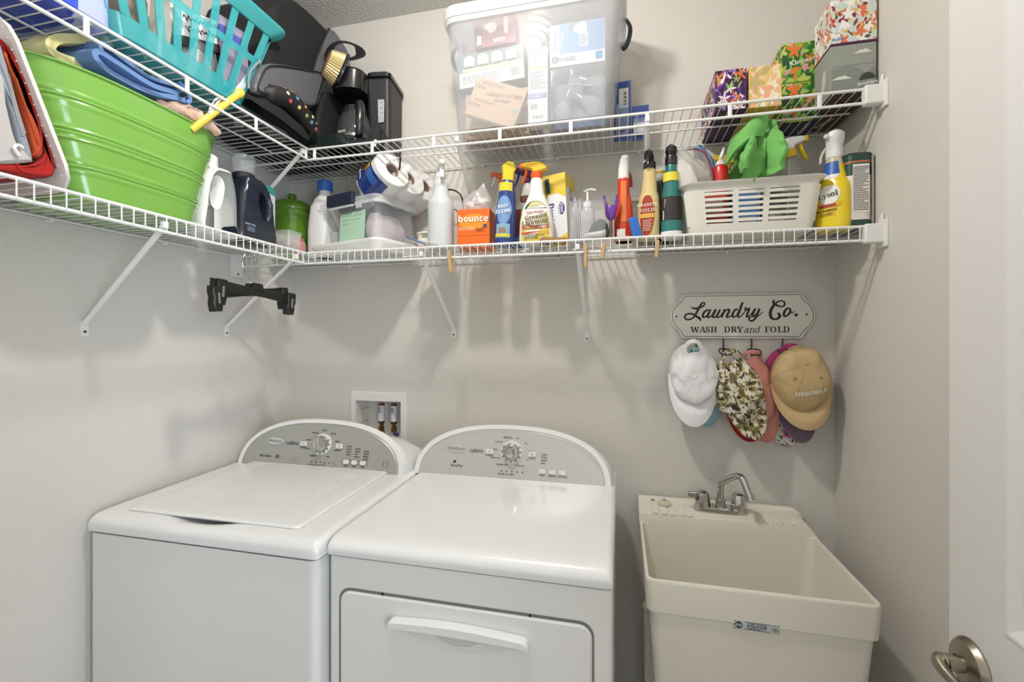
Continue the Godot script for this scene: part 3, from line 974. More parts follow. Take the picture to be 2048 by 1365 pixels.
func stroke(g: Geo, pts: Array, w: Array, k: float) -> void:
	# one pen stroke of the painted script, a flat raised ribbon; w are half widths spread along it
	var p: Array = []
	for q in pts:
		p.append(V((q[0] - 1843) * 0.0001084, (622 - q[1]) * 0.0001179, 0))
	p = curve(p, 4)
	var r: Array = []
	for i in p.size():
		var t := float(i) / (p.size() - 1) * (w.size() - 1)
		r.append(lerpf(w[int(t)], w[mini(int(t) + 1, w.size() - 1)], t - int(t)) * k)
	g.tube(p, r, 8, false, 0.14, Vector3.BACK)

func plaque(e: float) -> PackedVector2Array:
	var q: Array = [Vector2(0.187, 0.0785), Vector2(0.1915, 0.0765), Vector2(0.1945, 0.071), Vector2(0.197, 0.064), Vector2(0.2, 0.0575), Vector2(0.2055, 0.052), Vector2(0.213, 0.045), Vector2(0.2205, 0.035), Vector2(0.2265, 0.023), Vector2(0.2305, 0.009)]
	var o := PackedVector2Array()
	for s in 4:
		var l := q.duplicate()
		if s == 0 or s == 2:
			l.reverse()
		for p in l:
			o.append(Vector2(p.x * (1 if s == 0 or s == 3 else -1), p.y * (1 if s < 2 else -1)))
	var r := PackedVector2Array()
	for p in o:
		var d := Vector2(absf(p.x) - e, absf(p.y) * (1.0 - e / 0.0785))
		if e > 0 and absf(p.x) > 0.2:
			d.x = absf(p.x) - e * 0.95
		r.append(Vector2(d.x * signf(p.x), d.y * signf(p.y)))
	return r

func build_sign_and_hats() -> void:
	var black := M("24221c", 0.5)
	var o := thing("wall_sign", "cream plaque sign with black script lettering above the row of hats", "sign", V(1.8045, 1.5295, 0.0))
	part(o, "board", Geo.new().ext(plaque(0.0), 0.001, 0.012, 0.0025), M("e6e2da", 0.45))
	var line: Array = []
	for p in plaque(0.0075):
		line.append(V(p.x, p.y, 0.0121))
	part(o, "border_line", Geo.new().tube(line, 0.0009, 6, true, 0.3, Vector3.BACK), black)
	var g := Geo.new()
	stroke(g, [[365, 342], [430, 378], [520, 385], [610, 366], [700, 335], [765, 280], [772, 228], [728, 215], [672, 258], [600, 380], [540, 490], [478, 605], [400, 682], [290, 716], [200, 700], [168, 630], [215, 562], [310, 538], [420, 556], [520, 618], [600, 668], [640, 712], [650, 764]], [13, 27, 25, 21, 20, 22, 31, 30, 22, 24, 26, 24, 25, 32, 36, 10], 0.00014)
	stroke(g, [[960, 416], [925, 480], [880, 580], [862, 640], [892, 656], [965, 622], [1030, 530], [1100, 425]], [22, 27, 28, 28, 20, 14, 24], 0.00014)
	stroke(g, [[905, 440], [850, 442], [772, 490], [724, 572], [726, 640], [772, 648], [842, 596], [900, 500]], [18, 25, 29, 29, 24, 16, 16], 0.00014)
	stroke(g, [[1120, 420], [1080, 490], [1035, 580], [1022, 640], [1062, 652], [1130, 610], [1190, 510], [1235, 425]], [22, 28, 28, 26, 16, 15, 24], 0.00014)
	stroke(g, [[1240, 420], [1200, 500], [1160, 580], [1145, 640], [1180, 656], [1245, 620], [1310, 530], [1375, 425]], [24, 28, 28, 26, 16, 14, 24], 0.00014)
	stroke(g, [[1385, 415], [1345, 510], [1310, 590], [1285, 660]], [24, 28, 28, 26], 0.00014)
	stroke(g, [[1310, 600], [1380, 495], [1450, 432], [1512, 436], [1498, 500], [1445, 600], [1436, 645], [1472, 655], [1550, 620], [1620, 540]], [15, 16, 22, 28, 28, 26, 22, 15, 14], 0.00014)
	stroke(g, [[1765, 442], [1722, 424], [1660, 468], [1612, 560], [1612, 640], [1660, 648], [1730, 590], [1790, 470]], [16, 24, 29, 29, 22, 15, 16], 0.00014)
	stroke(g, [[1920, 226], [1885, 275], [1830, 420], [1775, 570], [1766, 640], [1802, 652], [1880, 605], [1975, 480], [1985, 400], [2010, 370]], [22, 30, 30, 29, 24, 15, 13, 24, 26], 0.00014)
	stroke(g, [[1975, 450], [2035, 440], [2095, 395], [2080, 470], [2030, 590], [2026, 640], [2060, 645], [2140, 585], [2210, 480], [2275, 410]], [26, 24, 22, 28, 27, 25, 15, 13, 24], 0.00014)
	stroke(g, [[2278, 405], [2235, 490], [2195, 580], [2195, 618], [2240, 612], [2320, 540], [2395, 410]], [22, 27, 26, 22, 15, 15, 24], 0.00014)
	stroke(g, [[2397, 408], [2330, 580], [2255, 712], [2175, 768], [2105, 750], [2088, 700], [2135, 655], [2215, 642], [2325, 640], [2415, 578], [2480, 506]], [24, 28, 27, 24, 22, 20, 15, 14, 16, 13, 10], 0.00014)
	stroke(g, [[2816, 160], [2786, 218], [2806, 270], [2865, 312], [2955, 352], [3045, 360], [3100, 320], [3105, 250], [3055, 204], [2975, 200], [2885, 240], [2795, 330], [2725, 450], [2700, 560], [2720, 660], [2785, 718], [2865, 722], [2945, 680], [2965, 612], [2935, 560], [2895, 545]], [12, 30, 34, 26, 18, 22, 24, 18, 16, 22, 34, 38, 38, 32, 24, 30, 38, 28, 14], 0.00014)
	stroke(g, [[3258, 424], [3195, 412], [3125, 470], [3085, 560], [3095, 628], [3145, 638], [3215, 590], [3265, 510], [3268, 445], [3225, 408]], [18, 22, 30, 32, 28, 20, 24, 28, 22, 16], 0.00014)
	stroke(g, [[3245, 470], [3285, 540], [3325, 546], [3385, 502]], [18, 14, 12, 12], 0.00014)
	part(o, "script_lettering", g, black, T(0, 0, 0.0122))
	for d in [[3427, 605, 0.0053], [3715, 592, 0.0033], [-84, 622, 0.0033]]:
		part(o, "dot", Geo.new().ext(superpoly(d[2], d[2], 2.0, 20), 0.0118, 0.0126), black, T((d[0] - 1843) * 0.0001084, (622 - d[1]) * 0.0001179, 0))
	for q in [["WASH", -0.1195, 0.95], ["DRY", -0.0225, 1.02], ["FOLD", 0.114, 0.98]]:
		words(o, q[0], 0.0205, black, Transform3D(Basis.from_scale(V(q[2], 1, 1)), V(q[1], -0.0465, 0.0123)), "Droid Serif", true)
	words(o, "and", 0.0215, black, Transform3D(Basis(V(0.92, 0, 0), V(0.28, 1, 0), V(0, 0, 1)), V(0.0375, -0.0475, 0.0123)), "Droid Serif", false)
	# wire hooks under the board
	var hx := [1.662, 1.751, 1.841, 1.937]
	for i in 4:
		var h := thing("wall_hook", ["black wire hook behind the white cap", "black wire hook above the camouflage cap", "black wire hook above the coral cap", "black wire hook behind the tan cap"][i], "hook", V(hx[i], 1.405, 0.0), "hooks under the sign")
		part(h, "stem", Geo.new().tube([V(0, 0.047, 0.006), V(0, -0.012, 0.006)], 0.0021, 8), black)
		part(h, "hook_loop", Geo.new().tube(curve([V(0, 0.01, 0.006), V(0.018, 0.009, 0.02), V(0.021, 0.0, 0.04), V(0.012, -0.008, 0.052), V(-0.01, -0.008, 0.052), V(-0.019, 0.0, 0.04), V(-0.016, 0.009, 0.02)], 4, true), 0.0021, 8, true), black)
	hats()

var last_crown: Callable

# the place on the last cap's crown at x, y, looking outwards
func on_crown(x: float, y: float, spin: float) -> Transform3D:
	var best := 9.0
	var bu := 0.0
	var bt := 0.0
	for i in range(3, 40):
		for j in 120:
			var p: Vector3 = last_crown.call(i / 40.0, j / 120.0)
			var d := Vector2(p.x - x, p.y - y).length()
			if d < best:
				best = d
				bu = i / 40.0
				bt = j / 120.0
	var c: Vector3 = last_crown.call(bu, bt)
	var n: Vector3 = (last_crown.call(bu, bt + 0.02) - last_crown.call(bu, bt - 0.02)).cross(last_crown.call(bu + 0.03, bt) - last_crown.call(bu - 0.03, bt)).normalized()
	if n.z < 0:
		n = -n
	var right := Vector3.UP.cross(n).normalized()
	return Transform3D(Basis(right, n.cross(right), n) * rot(0, 0, spin), V(x, y, c.z) + n * 0.002)

func cap_hat(called: String, label: String, at: Vector3, tilt: float, a: float, b: float, d: float, up: float, brim: float, m: Material, bm: Material, seed_: int, crease := 0.006, notch := 0.03, turn := 0.0) -> Node3D:
	# a cap hung by its strap: the crown bulges from the wall, the brim hangs down
	var o := thing(called, label, "hat", at, "hats under the sign", rot(0, turn, tilt))
	var n := FastNoiseLite.new()
	n.seed = seed_
	n.frequency = 9.0
	n.fractal_octaves = 3
	var lift := d * 0.55
	var crown := func(u: float, t: float) -> Vector3:
		var th := TAU * t + PI / 2
		var s := pow(cos(u * PI / 2), 0.75)
		var p := V(-a * s * cos(th) * -1.0, up * u + b * s * sin(th), d * sin(u * PI / 2))
		if notch > 0 and absf(p.x) < notch and p.y > 0:
			var lim := b - 0.052 * sqrt(maxf(0.0, 1.0 - pow(p.x / notch, 2.0)))
			if p.y > lim and u < 0.45:
				p.y = lim
		p.z += lift * (0.5 - 0.5 * sin(th)) * (1.0 - u)
		var k := n.get_noise_3d(p.x * 1.3, p.y * 0.9, p.z + 3.0) * crease * sin(u * PI * 0.9 + 0.15) * 2.0
		return p + V(p.x / a, (p.y - up * u) / b, 0.6).normalized() * k
	last_crown = crown
	var rs: Array = []
	for i in 23:
		var r := PackedVector3Array()
		for j in 56:
			r.append(crown.call(minf(float(i) / 22, 0.99), float(j) / 56))
		rs.append(r)
	var c := part(o, "crown", Geo.new().rings(rs, false, true), m, Transform3D.IDENTITY, 60.0)
	part(c, "button", Geo.new().lathe([[0.0065, -0.002], [0.006, 0.002], [0.003, 0.0045]], 14), m, T(0, up, d - 0.001, rot(90, 0, 0)))
	# panel seams that run down from the button
	var seams := Geo.new()
	for j in 6:
		var way: Array = []
		for i in range(2, 20):
			way.append(crown.call(1.0 - float(i) / 22, (j + 0.5) / 6.0))
		seams.tube(way, 0.0011, 5)
	part(c, "seam", seams, m)
	if notch > 0:
		part(o, "strap", Geo.new().tube(curve([V(-notch, b * 0.84, 0.012), V(-notch * 0.55, b * 1.0, 0.02), V(0, b * 1.05, 0.024), V(notch * 0.55, b * 1.0, 0.02), V(notch, b * 0.84, 0.012)], 4), 0.008, 8, false, 0.18, V(0, 0.35, 1)), m)
	if brim > 0.0:
		var f := func(s: float, t: float) -> Vector3:
			var th := lerpf(deg_to_rad(186), deg_to_rad(354), s)
			var base := V(a * cos(th), b * sin(th), 0.0)
			var x := cos(th)
			var drop := brim * pow(maxf(0.0, sin(PI * s)), 0.62)
			return base * 0.97 + V(x * a * 0.05 * t, -drop * t, lift * (0.5 - 0.5 * sin(th)) + 0.004 + (d * 0.3 * (1.0 - x * x)) * sin(PI * 0.5 * minf(1.0, t * 1.6)) - 0.004 * t)
		part(o, "brim", Geo.new().sheet(f, 30, 8, 0.0035), bm, Transform3D.IDENTITY, 60.0)
		var st := Geo.new()
		for e in [0.9, 0.97]:
			var way: Array = []
			for i in range(1, 30):
				way.append(f.call(i / 30.0, e) + V(0, 0, 0.0022))
			st.tube(way, 0.0008, 4)
		part(o, "brim_stitching", st, bm)
	return o

func hats() -> void:
	var n := FastNoiseLite.new()
	n.seed = 3
	n.frequency = 0.055
	n.fractal_octaves = 3
	var camo := print_tex(128, 128, func(x: float, y: float) -> Color:
		var qx := floorf(x * 64)
		var qy := floorf(y * 64)
		var k := n.get_noise_2d(qx * 2.0, qy * 2.0)
		var l := n.get_noise_2d(qx * 4.0 + 300.0, qy * 4.0)
		if l > 0.30:
			return Color("3a3426")
		if k > 0.16:
			return Color("75673f")
		if k > 0.0:
			return Color("b5a97c")
		return Color("e2dccb"))
	var petals := print_tex(192, 192, func(x: float, y: float) -> Color:
		for c in [[0.25, 0.3, 0.2], [0.72, 0.65, 0.24], [0.3, 0.82, 0.16], [0.8, 0.15, 0.15]]:
			var p := Vector2(x - c[0], y - c[1])
			var r: float = c[2] * (0.55 + 0.45 * absf(cos(p.angle() * 2.5)))
			if p.length() < r:
				return Color("6d1438") if p.length() < r * 0.25 else Color("b83a78").lerp(Color("e9a9c4"), p.length() / r * 0.9)
		return Color("48593c") if n.get_noise_2d(x * 120, y * 120) > 0.25 else Color("e6e0d6"))
	var cloth := {"bump": "cloth", "scale": 14.0, "depth": 0.35}
	var white := M("f4f4f6", 0.85, cloth)
	var blue := M("9fc4cc", 0.85, cloth)
	var coral := M("d58d80", 0.85, cloth)
	var red := M("b52a24", 0.8, cloth)
	var tan := M("cbb083", 0.85, cloth)
	var purple := M("8d7b8b", 0.85, cloth)
	var magenta := M("b13a72", 0.85, cloth)
	var cm := printed(camo, 0.85, Vector3.ONE * 3.6)
	var fl := printed(petals, 0.85, Vector3.ONE * 8.0, V(0.3, 0.2, 0))
	# from the wall outwards
	cap_hat("baseball_cap", "pale blue cap hidden behind the white cap, its brim edge showing", V(1.672, 1.31, 0.004), 9, 0.07, 0.1, 0.035, 0.0, 0.068, blue, blue, 1, 0.003)
	cap_hat("baseball_cap", "white cap on the leftmost hook", V(1.6425, 1.338, 0.042), -1.5, 0.079, 0.1, 0.085, -0.012, 0.083, white, white, 5, 0.010, 0.026)
	cap_hat("baseball_cap", "bright red cap, only its brim showing below the coral cap", V(1.822, 1.27, 0.004), 4, 0.072, 0.1, 0.02, 0.0, 0.075, red, red, 2, 0.003)
	cap_hat("baseball_cap", "coral pink cap on the third hook", V(1.846, 1.285, 0.026), 8, 0.058, 0.118, 0.06, 0.02, 0.062, coral, coral, 8, 0.008)
	var k := cap_hat("baseball_cap", "tan camouflage cap crumpled on the second hook", V(1.786, 1.292, 0.06), 14, 0.064, 0.116, 0.066, 0.0, 0.058, cm, cm, 21, 0.016)
	part(k, "side_flap", Geo.new().loft([[-0.075, 0.006, 0.012, 2.0], [-0.045, 0.03, 0.028, 2.2], [0.02, 0.034, 0.03, 2.4], [0.07, 0.024, 0.02, 2.2], [0.1, 0.008, 0.008, 2.0]], 20), cm, T(-0.05, -0.005, 0.005, rot(0, 20, -12)))
	part(k, "dark_emblem", Geo.new().ext(superpoly(0.017, 0.008, 2.0, 20), 0, 0.003, 0.001), M("2e2c26", 0.8), on_crown(-0.034, -0.058, -30))
	cap_hat("sun_hat", "white hat with magenta flowers, peeking out at the bottom of the right-hand hats", V(1.935, 1.26, 0.003), 5, 0.07, 0.11, 0.02, 0.0, 0.065, fl, fl, 4, 0.004)
	cap_hat("baseball_cap", "magenta cap behind the tan cap, showing at its upper edges", V(1.957, 1.335, 0.006), 0, 0.08, 0.09, 0.03, 0.0, 0.0, magenta, magenta, 6, 0.005)
	var p := cap_hat("baseball_cap", "dusty purple cap with a ribbed brim under the tan cap", V(1.957, 1.28, 0.028), 9, 0.062, 0.1, 0.03, 0.0, 0.075, purple, purple, 7, 0.003)
	var rib := Geo.new()
	for e in 8:
		var way: Array = []
		for i in range(1, 30):
			var th := lerpf(deg_to_rad(186), deg_to_rad(354), i / 30.0)
			var t := 0.14 + e * 0.105
			way.append(V(0.062 * cos(th) * (0.97 + 0.05 * t), 0.1 * sin(th) * 0.97 - 0.075 * pow(sin(PI * i / 30.0), 0.62) * t, 0.0065 + 0.0165 * (0.5 - 0.5 * sin(th)) + 0.009 * (1.0 - pow(cos(th), 2.0)) * sin(PI * 0.5 * minf(1.0, t * 1.6)) - 0.004 * t))
		rib.tube(way, 0.0013, 5)
	part(p, "brim_ribs", rib, M("6d5d6e", 0.85))
	var t := cap_hat("baseball_cap", "tan cap with white lettering on the rightmost hook", V(1.966, 1.318, 0.05), 3, 0.086, 0.1, 0.088, 0.058, 0.056, tan, tan, 30, 0.006, 0.03)
	var word := "NEWSMAX"
	for i in 7:
		var q := (i - 3) / 3.0
		words(t, word[i], 0.0135, M("f4f2ee", 0.7) if i > 0 else M("f0d6ce", 0.7), on_crown(0.008 + q * 0.038, -0.034 + q * q * 0.003 + q * 0.006, 6 + q * 6), "Droid Sans", true)
	for e in [-1, 1]:
		part(t, "eyelet", Geo.new().tube(curve([V(0.003, 0, 0), V(0, 0.003, 0), V(-0.003, 0, 0), V(0, -0.003, 0)], 3, true), 0.001, 5, true), M("8f774c", 0.85), on_crown(e * 0.036, 0.012, 0))

# ---- things on the lower left shelf ----

func wobble(seed_: int, f: float) -> FastNoiseLite:
	var n := FastNoiseLite.new()
	n.seed = seed_
	n.frequency = f
	n.fractal_octaves = 2
	return n

# a strip of cloth: a path in the plane across an axis, drawn along that axis, softly uneven
func cloth_strip(path: Array, along: Vector3, l0: float, l1: float, t: float, seed_: int, amp := 0.004, n := 14) -> Geo:
	var w := wobble(seed_, 7.0)
	var c := curve(path, 5)
	var f := func(u: float, v: float) -> Vector3:
		var i := u * (c.size() - 1)
		var k := mini(int(i), c.size() - 2)
		var p: Vector3 = c[k].lerp(c[k + 1], i - k) + along * lerpf(l0, l1, v)
		return p + V(w.get_noise_3dv(p + V(5, 0, 0)), w.get_noise_3dv(p), w.get_noise_3dv(p + V(0, 0, 9))) * amp
	return Geo.new().sheet(f, (c.size() - 1), n, t)

func build_lower_left() -> void:
	# oval green tub with three bands of ridges
	var green := M("78ae4a", 0.22, {"coat": 0.5})
	var o := thing("plastic_tub", "large bright green oval plastic tub with ridged bands on the left shelf", "tub", V(0, LOW, 0))
	var sec: Array = []
	var inner: Array = []
	var cy := 0.272
	for i in 69:
		var y := cy * i / 68.0
		var k := y / cy
		var rip := 0.0
		for band in [0.068, 0.135, 0.208]:
			for e in [-0.010, 0.0, 0.010]:
				rip += 0.0028 * exp(-pow((y - band - e) / 0.0026, 2.0))
		sec.append([y, 0.124 + 0.013 * k + rip, 0.15 + 0.09 * k + rip, 4.2 - 1.2 * k, 0.146, 0.838])
	sec.append([cy + 0.001, 0.1405, 0.2435, 3.0, 0.146, 0.838])
	sec.append([cy + 0.005, 0.1405, 0.2435, 3.0, 0.146, 0.838])
	sec.append([cy + 0.006, 0.137, 0.24, 3.0, 0.146, 0.838])
	sec.append([cy, 0.133, 0.236, 3.0, 0.146, 0.838])
	sec.append([0.02, 0.12, 0.146, 4.0, 0.146, 0.838])
	part(o, "tub_body", Geo.new().loft(sec, 72), green, Transform3D.IDENTITY, 30.0)
	# folded cloths heaped on the tub
	var yel := M("e3dc9c", 0.95, {"bump": "cloth", "scale": 9.0, "depth": 0.5, "rim": 0.4})
	o = thing("folded_cloth", "pale yellow folded cloth on top of the green tub", "cloth", V(0, 0, 0), "cleaning cloths")
	part(o, "fold", cloth_strip([V(0, 2.162, 0.79), V(0, 2.178, 0.83), V(0, 2.158, 0.90), V(0, 2.112, 0.985), V(0, 2.083, 1.012), V(0, 2.066, 1.004), V(0, 2.074, 0.965), V(0, 2.108, 0.89), V(0, 2.118, 0.83), V(0, 2.106, 0.775)], Vector3.RIGHT, 0.045, 0.228, 0.019, 3, 0.012), yel, Transform3D.IDENTITY, 60.0)
	part(o, "flap", cloth_strip([V(0, 2.178, 0.815), V(0, 2.192, 0.80), V(0, 2.17, 0.782), V(0, 2.128, 0.772)], Vector3.RIGHT, 0.06, 0.235, 0.013, 4, 0.008), yel, Transform3D.IDENTITY, 60.0)
	var blu := M("6f93c8", 0.95, {"bump": "cloth", "scale": 9.0, "depth": 0.6, "rim": 0.4})
	o = thing("folded_cloth", "blue folded microfibre cloth over the edge of the green tub", "cloth", V(0, 0, 0), "cleaning cloths")
	part(o, "fold", cloth_strip([V(0, 2.093, 0.745), V(0, 2.078, 0.79), V(0, 2.062, 0.86), V(0, 2.064, 0.93), V(0, 2.078, 0.962), V(0, 2.096, 0.955), V(0, 2.094, 0.91), V(0, 2.086, 0.84), V(0, 2.098, 0.765)], Vector3.RIGHT, 0.13, 0.272, 0.012, 7, 0.006), blu, Transform3D.IDENTITY, 60.0)
	part(o, "fold", cloth_strip([V(0, 2.105, 0.94), V(0, 2.121, 0.945), V(0, 2.121, 0.92), V(0, 2.104, 0.85), V(0, 2.112, 0.79), V(0, 2.128, 0.755), V(0, 2.112, 0.748)], Vector3.RIGHT, 0.135, 0.268, 0.009, 9, 0.006), blu, Transform3D.IDENTITY, 60.0)
	part(o, "hem", Geo.new().tube(curve([V(0.27, 2.132, 0.762), V(0.274, 2.118, 0.745), V(0.276, 2.098, 0.735), V(0.274, 2.084, 0.742)], 5), 0.0055, 8), blu)
	var pink := M("d9b8a6", 0.98, {"bump": "terry", "scale": 16.0, "depth": 0.5})
	o = thing("fluffy_cloth", "pinkish beige fluffy cloth bunched on the rim at the right end of the green tub", "cloth", V(0, 0, 0), "cleaning cloths")
	var w := wobble(5, 22.0)
	var way := curve([V(0.25, 2.048, 0.81), V(0.262, 2.058, 0.77), V(0.266, 2.064, 0.72), V(0.272, 2.056, 0.68), V(0.276, 2.046, 0.645)], 6)
	var rad: Array = []
	for i in way.size():
		rad.append(0.008 + 0.012 * sin(PI * (i + 1.0) / (way.size() + 1)) + 0.004 * w.get_noise_1d(i * 0.06))
	var g := Geo.new().tube(way, rad, 18)
	for i in g.v.size():
		g.v[i] += Vector3.ONE * w.get_noise_3dv(g.v[i] * 2.0) * 0.006
	part(o, "bunch", g, pink, Transform3D.IDENTITY, 70.0)
	o = thing("brush", "yellow handled brush with a white hanging loop sticking out of the green tub", "brush", V(0.295, 2.062, 0.70))
	part(o, "handle", Geo.new().tube([V(-0.02, -0.045, 0.03), V(0, 0, 0), V(0.006, 0.075, -0.062), V(0.009, 0.105, -0.088), V(0.0095, 0.11, -0.092), V(0.0105, 0.116, -0.097), V(0.011, 0.124, -0.104), V(0.0112, 0.127, -0.107)], [0.009, 0.0095, 0.0095, 0.0095, 0.0125, 0.0135, 0.012, 0.007], 16), M("efd04e", 0.35, {"coat": 0.3}))
	part(o, "hanging_loop", Geo.new().tube(curve([V(0.006, 0.116, -0.092), V(-0.004, 0.105, -0.072), V(-0.008, 0.07, -0.035), V(-0.004, 0.03, -0.012), V(0.008, 0.012, 0.0), V(0.004, 0.05, -0.025), V(0.0, 0.085, -0.052)], 5), 0.003, 8), M("f0eee6", 0.4))

	# the white tray on edge and the folded table linen that leans with it
	var tray := M("ece8e4", 0.35, {"coat": 0.2})
	o = thing("serving_tray", "white plastic tray standing on edge beside the green tub", "tray", V(0, 0, 0))
	var lean := Transform3D(Basis(Vector3.RIGHT, deg_to_rad(20.5)), V(0.15, 1.768, 1.008))
	part(o, "tray_body", Geo.new().rings([_rr(-0.132, 0.134, 0.0, 0.325, -0.008, 0.05), _rr(-0.135, 0.137, -0.002, 0.327, -0.003, 0.052), _rr(-0.133, 0.135, 0.0, 0.325, 0.0, 0.05), _rr(-0.105, 0.107, 0.03, 0.296, -0.001, 0.035), _rr(-0.1, 0.102, 0.034, 0.29, -0.014, 0.03)]), tray, lean, 30.0)
	g = Geo.new()
	for i in 15:
		g.box(V(0.118, 0.03 + i * 0.019, 0.0), V(0.121, 0.033 + i * 0.019, 0.003), 0.001, 1)
	part(o, "rim_beads", g, M("fbf9f4", 0.4), lean)
	# each is a folded slab: its outline in z and y, drawn along x
	var linen := func(hex: String, label: String, x1: float, pts: Array) -> void:
		var n := thing("folded_linen", label, "cloth", V(0, 0, 0), "folded table linen")
		var q: Array = []
		for e in pts:
			q.append(Vector2(-e[0], e[1]))
		var m := M(hex, 0.95, {"bump": "cloth", "scale": 10.0, "depth": 0.5, "rim": 0.25})
		part(n, "fold", Geo.new().ext(PackedVector2Array(curve(q, 3, true)), 0.03, x1, 0.0045), m, Transform3D(Basis(V(0, 0, -1), V(0, 1, 0), V(1, 0, 0)), Vector3.ZERO), 50.0)
		# the hem that runs down inside the fold
		var hem: Array = []
		for k in range(1, pts.size() / 2 - 1):
			var o2 = pts[pts.size() - 1 - k]
			hem.append(V(x1 + 0.0005, (pts[k][1] + o2[1]) * 0.5, (pts[k][0] + o2[0]) * 0.5))
		if hem.size() > 2:
			part(n, "hem", Geo.new().tube(curve(hem, 4), 0.0022, 6), m)
	linen.call("a62a22", "dark red folded linen nearest the white tray", 0.262, [[1.086, 1.997], [1.071, 1.978], [1.057, 1.932], [1.044, 1.894], [1.022, 1.854], [1.01, 1.833], [1.012, 1.821], [1.027, 1.812], [1.037, 1.851], [1.048, 1.895], [1.062, 1.938], [1.077, 1.98]])
	linen.call("b5231c", "bright red folded linen with the lowest rounded fold", 0.268, [[1.117, 2.023], [1.107, 2.021], [1.092, 2.004], [1.082, 1.977], [1.069, 1.93], [1.053, 1.89], [1.039, 1.856], [1.031, 1.831], [1.029, 1.806], [1.034, 1.792], [1.048, 1.785], [1.082, 1.779], [1.113, 1.775], [1.15, 1.772], [1.15, 1.79], [1.082, 1.797], [1.055, 1.815], [1.047, 1.843], [1.06, 1.883], [1.077, 1.931], [1.094, 1.974], [1.111, 2.006]])
	linen.call("b84d24", "rust orange folded linen between the red and the grey linen", 0.27, [[1.112, 2.003], [1.096, 1.969], [1.082, 1.931], [1.069, 1.907], [1.055, 1.872], [1.05, 1.838], [1.055, 1.823], [1.065, 1.821], [1.074, 1.861], [1.084, 1.911], [1.094, 1.949], [1.107, 1.977]])
	linen.call("c9bdb4", "thin print-edged linen beside the rust orange linen", 0.264, [[1.105, 1.97], [1.096, 1.956], [1.087, 1.912], [1.076, 1.864], [1.079, 1.86], [1.09, 1.897], [1.1, 1.94]])
	linen.call("9aa0ac", "blue grey folded linen in front of the rust orange linen", 0.272, [[1.119, 2.017], [1.111, 1.993], [1.105, 1.97], [1.096, 1.924], [1.084, 1.879], [1.072, 1.835], [1.068, 1.811], [1.077, 1.805], [1.088, 1.823], [1.098, 1.867], [1.109, 1.915], [1.13, 1.962], [1.135, 2.02]])
	linen.call("c8c5c2", "pale grey folded linen at the left edge of the stack", 0.274, [[1.119, 1.962], [1.109, 1.904], [1.096, 1.841], [1.085, 1.827], [1.069, 1.811], [1.077, 1.803], [1.119, 1.785], [1.19, 1.77], [1.19, 1.98]])
	o = thing("white_clip", "small white plastic clip at the corner of the grey linen", "clip", V(0.277, 1.815, 1.082))
	part(o, "clip_body", Geo.new().tube(curve([V(0, 0.012, 0.006), V(0.002, 0.014, 0.014), V(0.002, 0.006, 0.02), V(0.001, -0.006, 0.012)], 5), 0.003, 8), M("f2f2f0", 0.4))

	# detergent jugs, the box, the canister and the small tub
	var milk := M("efeeea", 0.35, {"coat": 0.2})
	o = thing("detergent_jug", "white detergent jug with a loop handle behind the right end of the green tub", "jug", V(0.20, LOW, 0.598), "", rot(0, 180, 0))
	jug_body(o, milk, 0.042, 0.062, 0.205)
	part(o, "cap", Geo.new().lathe([[0.024, 0.2], [0.026, 0.205], [0.026, 0.235], [0.02, 0.24]], 24, V(0, 0, -0.012)), milk)
	o = thing("detergent_jug", "navy blue detergent jug with a clear measuring cap", "jug", V(0.205, LOW, 0.462))
	var navy := M("1f2432", 0.3, {"coat": 0.3})
	jug_body(o, navy, 0.045, 0.074, 0.215)
	part(o, "spout_collar", Geo.new().lathe([[0.032, 0.205], [0.034, 0.21], [0.034, 0.222], [0.028, 0.226]], 28, V(0, 0, 0.022)), navy)
	part(o, "measuring_cap", Geo.new().lathe([[0.034, 0.224], [0.036, 0.226], [0.037, 0.27], [0.033, 0.282], [0.02, 0.285]], 30, V(0, 0, 0.022), false, true), M("c9cdd2", 0.12, {"alpha": 0.3}))
	words(o, "EVERY SPILL", 0.006, M("b8c4da", 0.5), T(0.0462, 0.055, 0.04, rot(0, 90, 0)))
	small_print(o, T(0.0462, 0.04, 0.038, rot(0, 90, 0)), 0.03, 0.016, 3, M("8fa0c0", 0.5))
	o = thing("carton", "tall white carton with a teal top edge beside the navy jug", "box", V(0.17, LOW, 0.366), "", rot(0, 14, 0))
	part(o, "box_body", Geo.new().box(V(-0.035, 0, -0.024), V(0.035, 0.196, 0.024), 0.001, 1), M("e6e6ea", 0.5))
	part(o, "teal_band", Geo.new().box(V(-0.0354, 0.196, -0.0244), V(0.0354, 0.222, 0.0244), 0.001, 1), M("3f9c9c", 0.5))
	for f in [[0.0, 0.0245, 0.0], [0.0355, 0.0, 90.0]]:
		var xf := T(f[0], 0, f[1], rot(0, f[2], 0))
		part(o, "printed_disc", Geo.new().ext(superpoly(0.011, 0.013, 2.0, 24), 0, 0.0004), M("3f6f86", 0.5), xf * T(0, 0.155, 0))
		small_print(o, xf * T(0, 0.12, 0.0002), 0.03, 0.014, 3, M("6d8fb0", 0.5))
		small_print(o, xf * T(0, 0.062, 0.0002), 0.034, 0.08, 12, M("9a9aa2", 0.5))
	o = thing("ceramic_canister", "green ceramic canister with a domed lid in the corner of the lower shelf", "canister", V(0.085, LOW, 0.11))
	var gl := M("5c8a24", 0.2, {"coat": 0.7})
	part(o, "pot", Geo.new().lathe([[0.05, 0.0], [0.068, 0.01], [0.071, 0.03], [0.069, 0.075], [0.0695, 0.078], [0.0695, 0.081], [0.067, 0.084], [0.067, 0.165], [0.07, 0.172], [0.07, 0.205]], 40), gl, Transform3D.IDENTITY, 30.0)
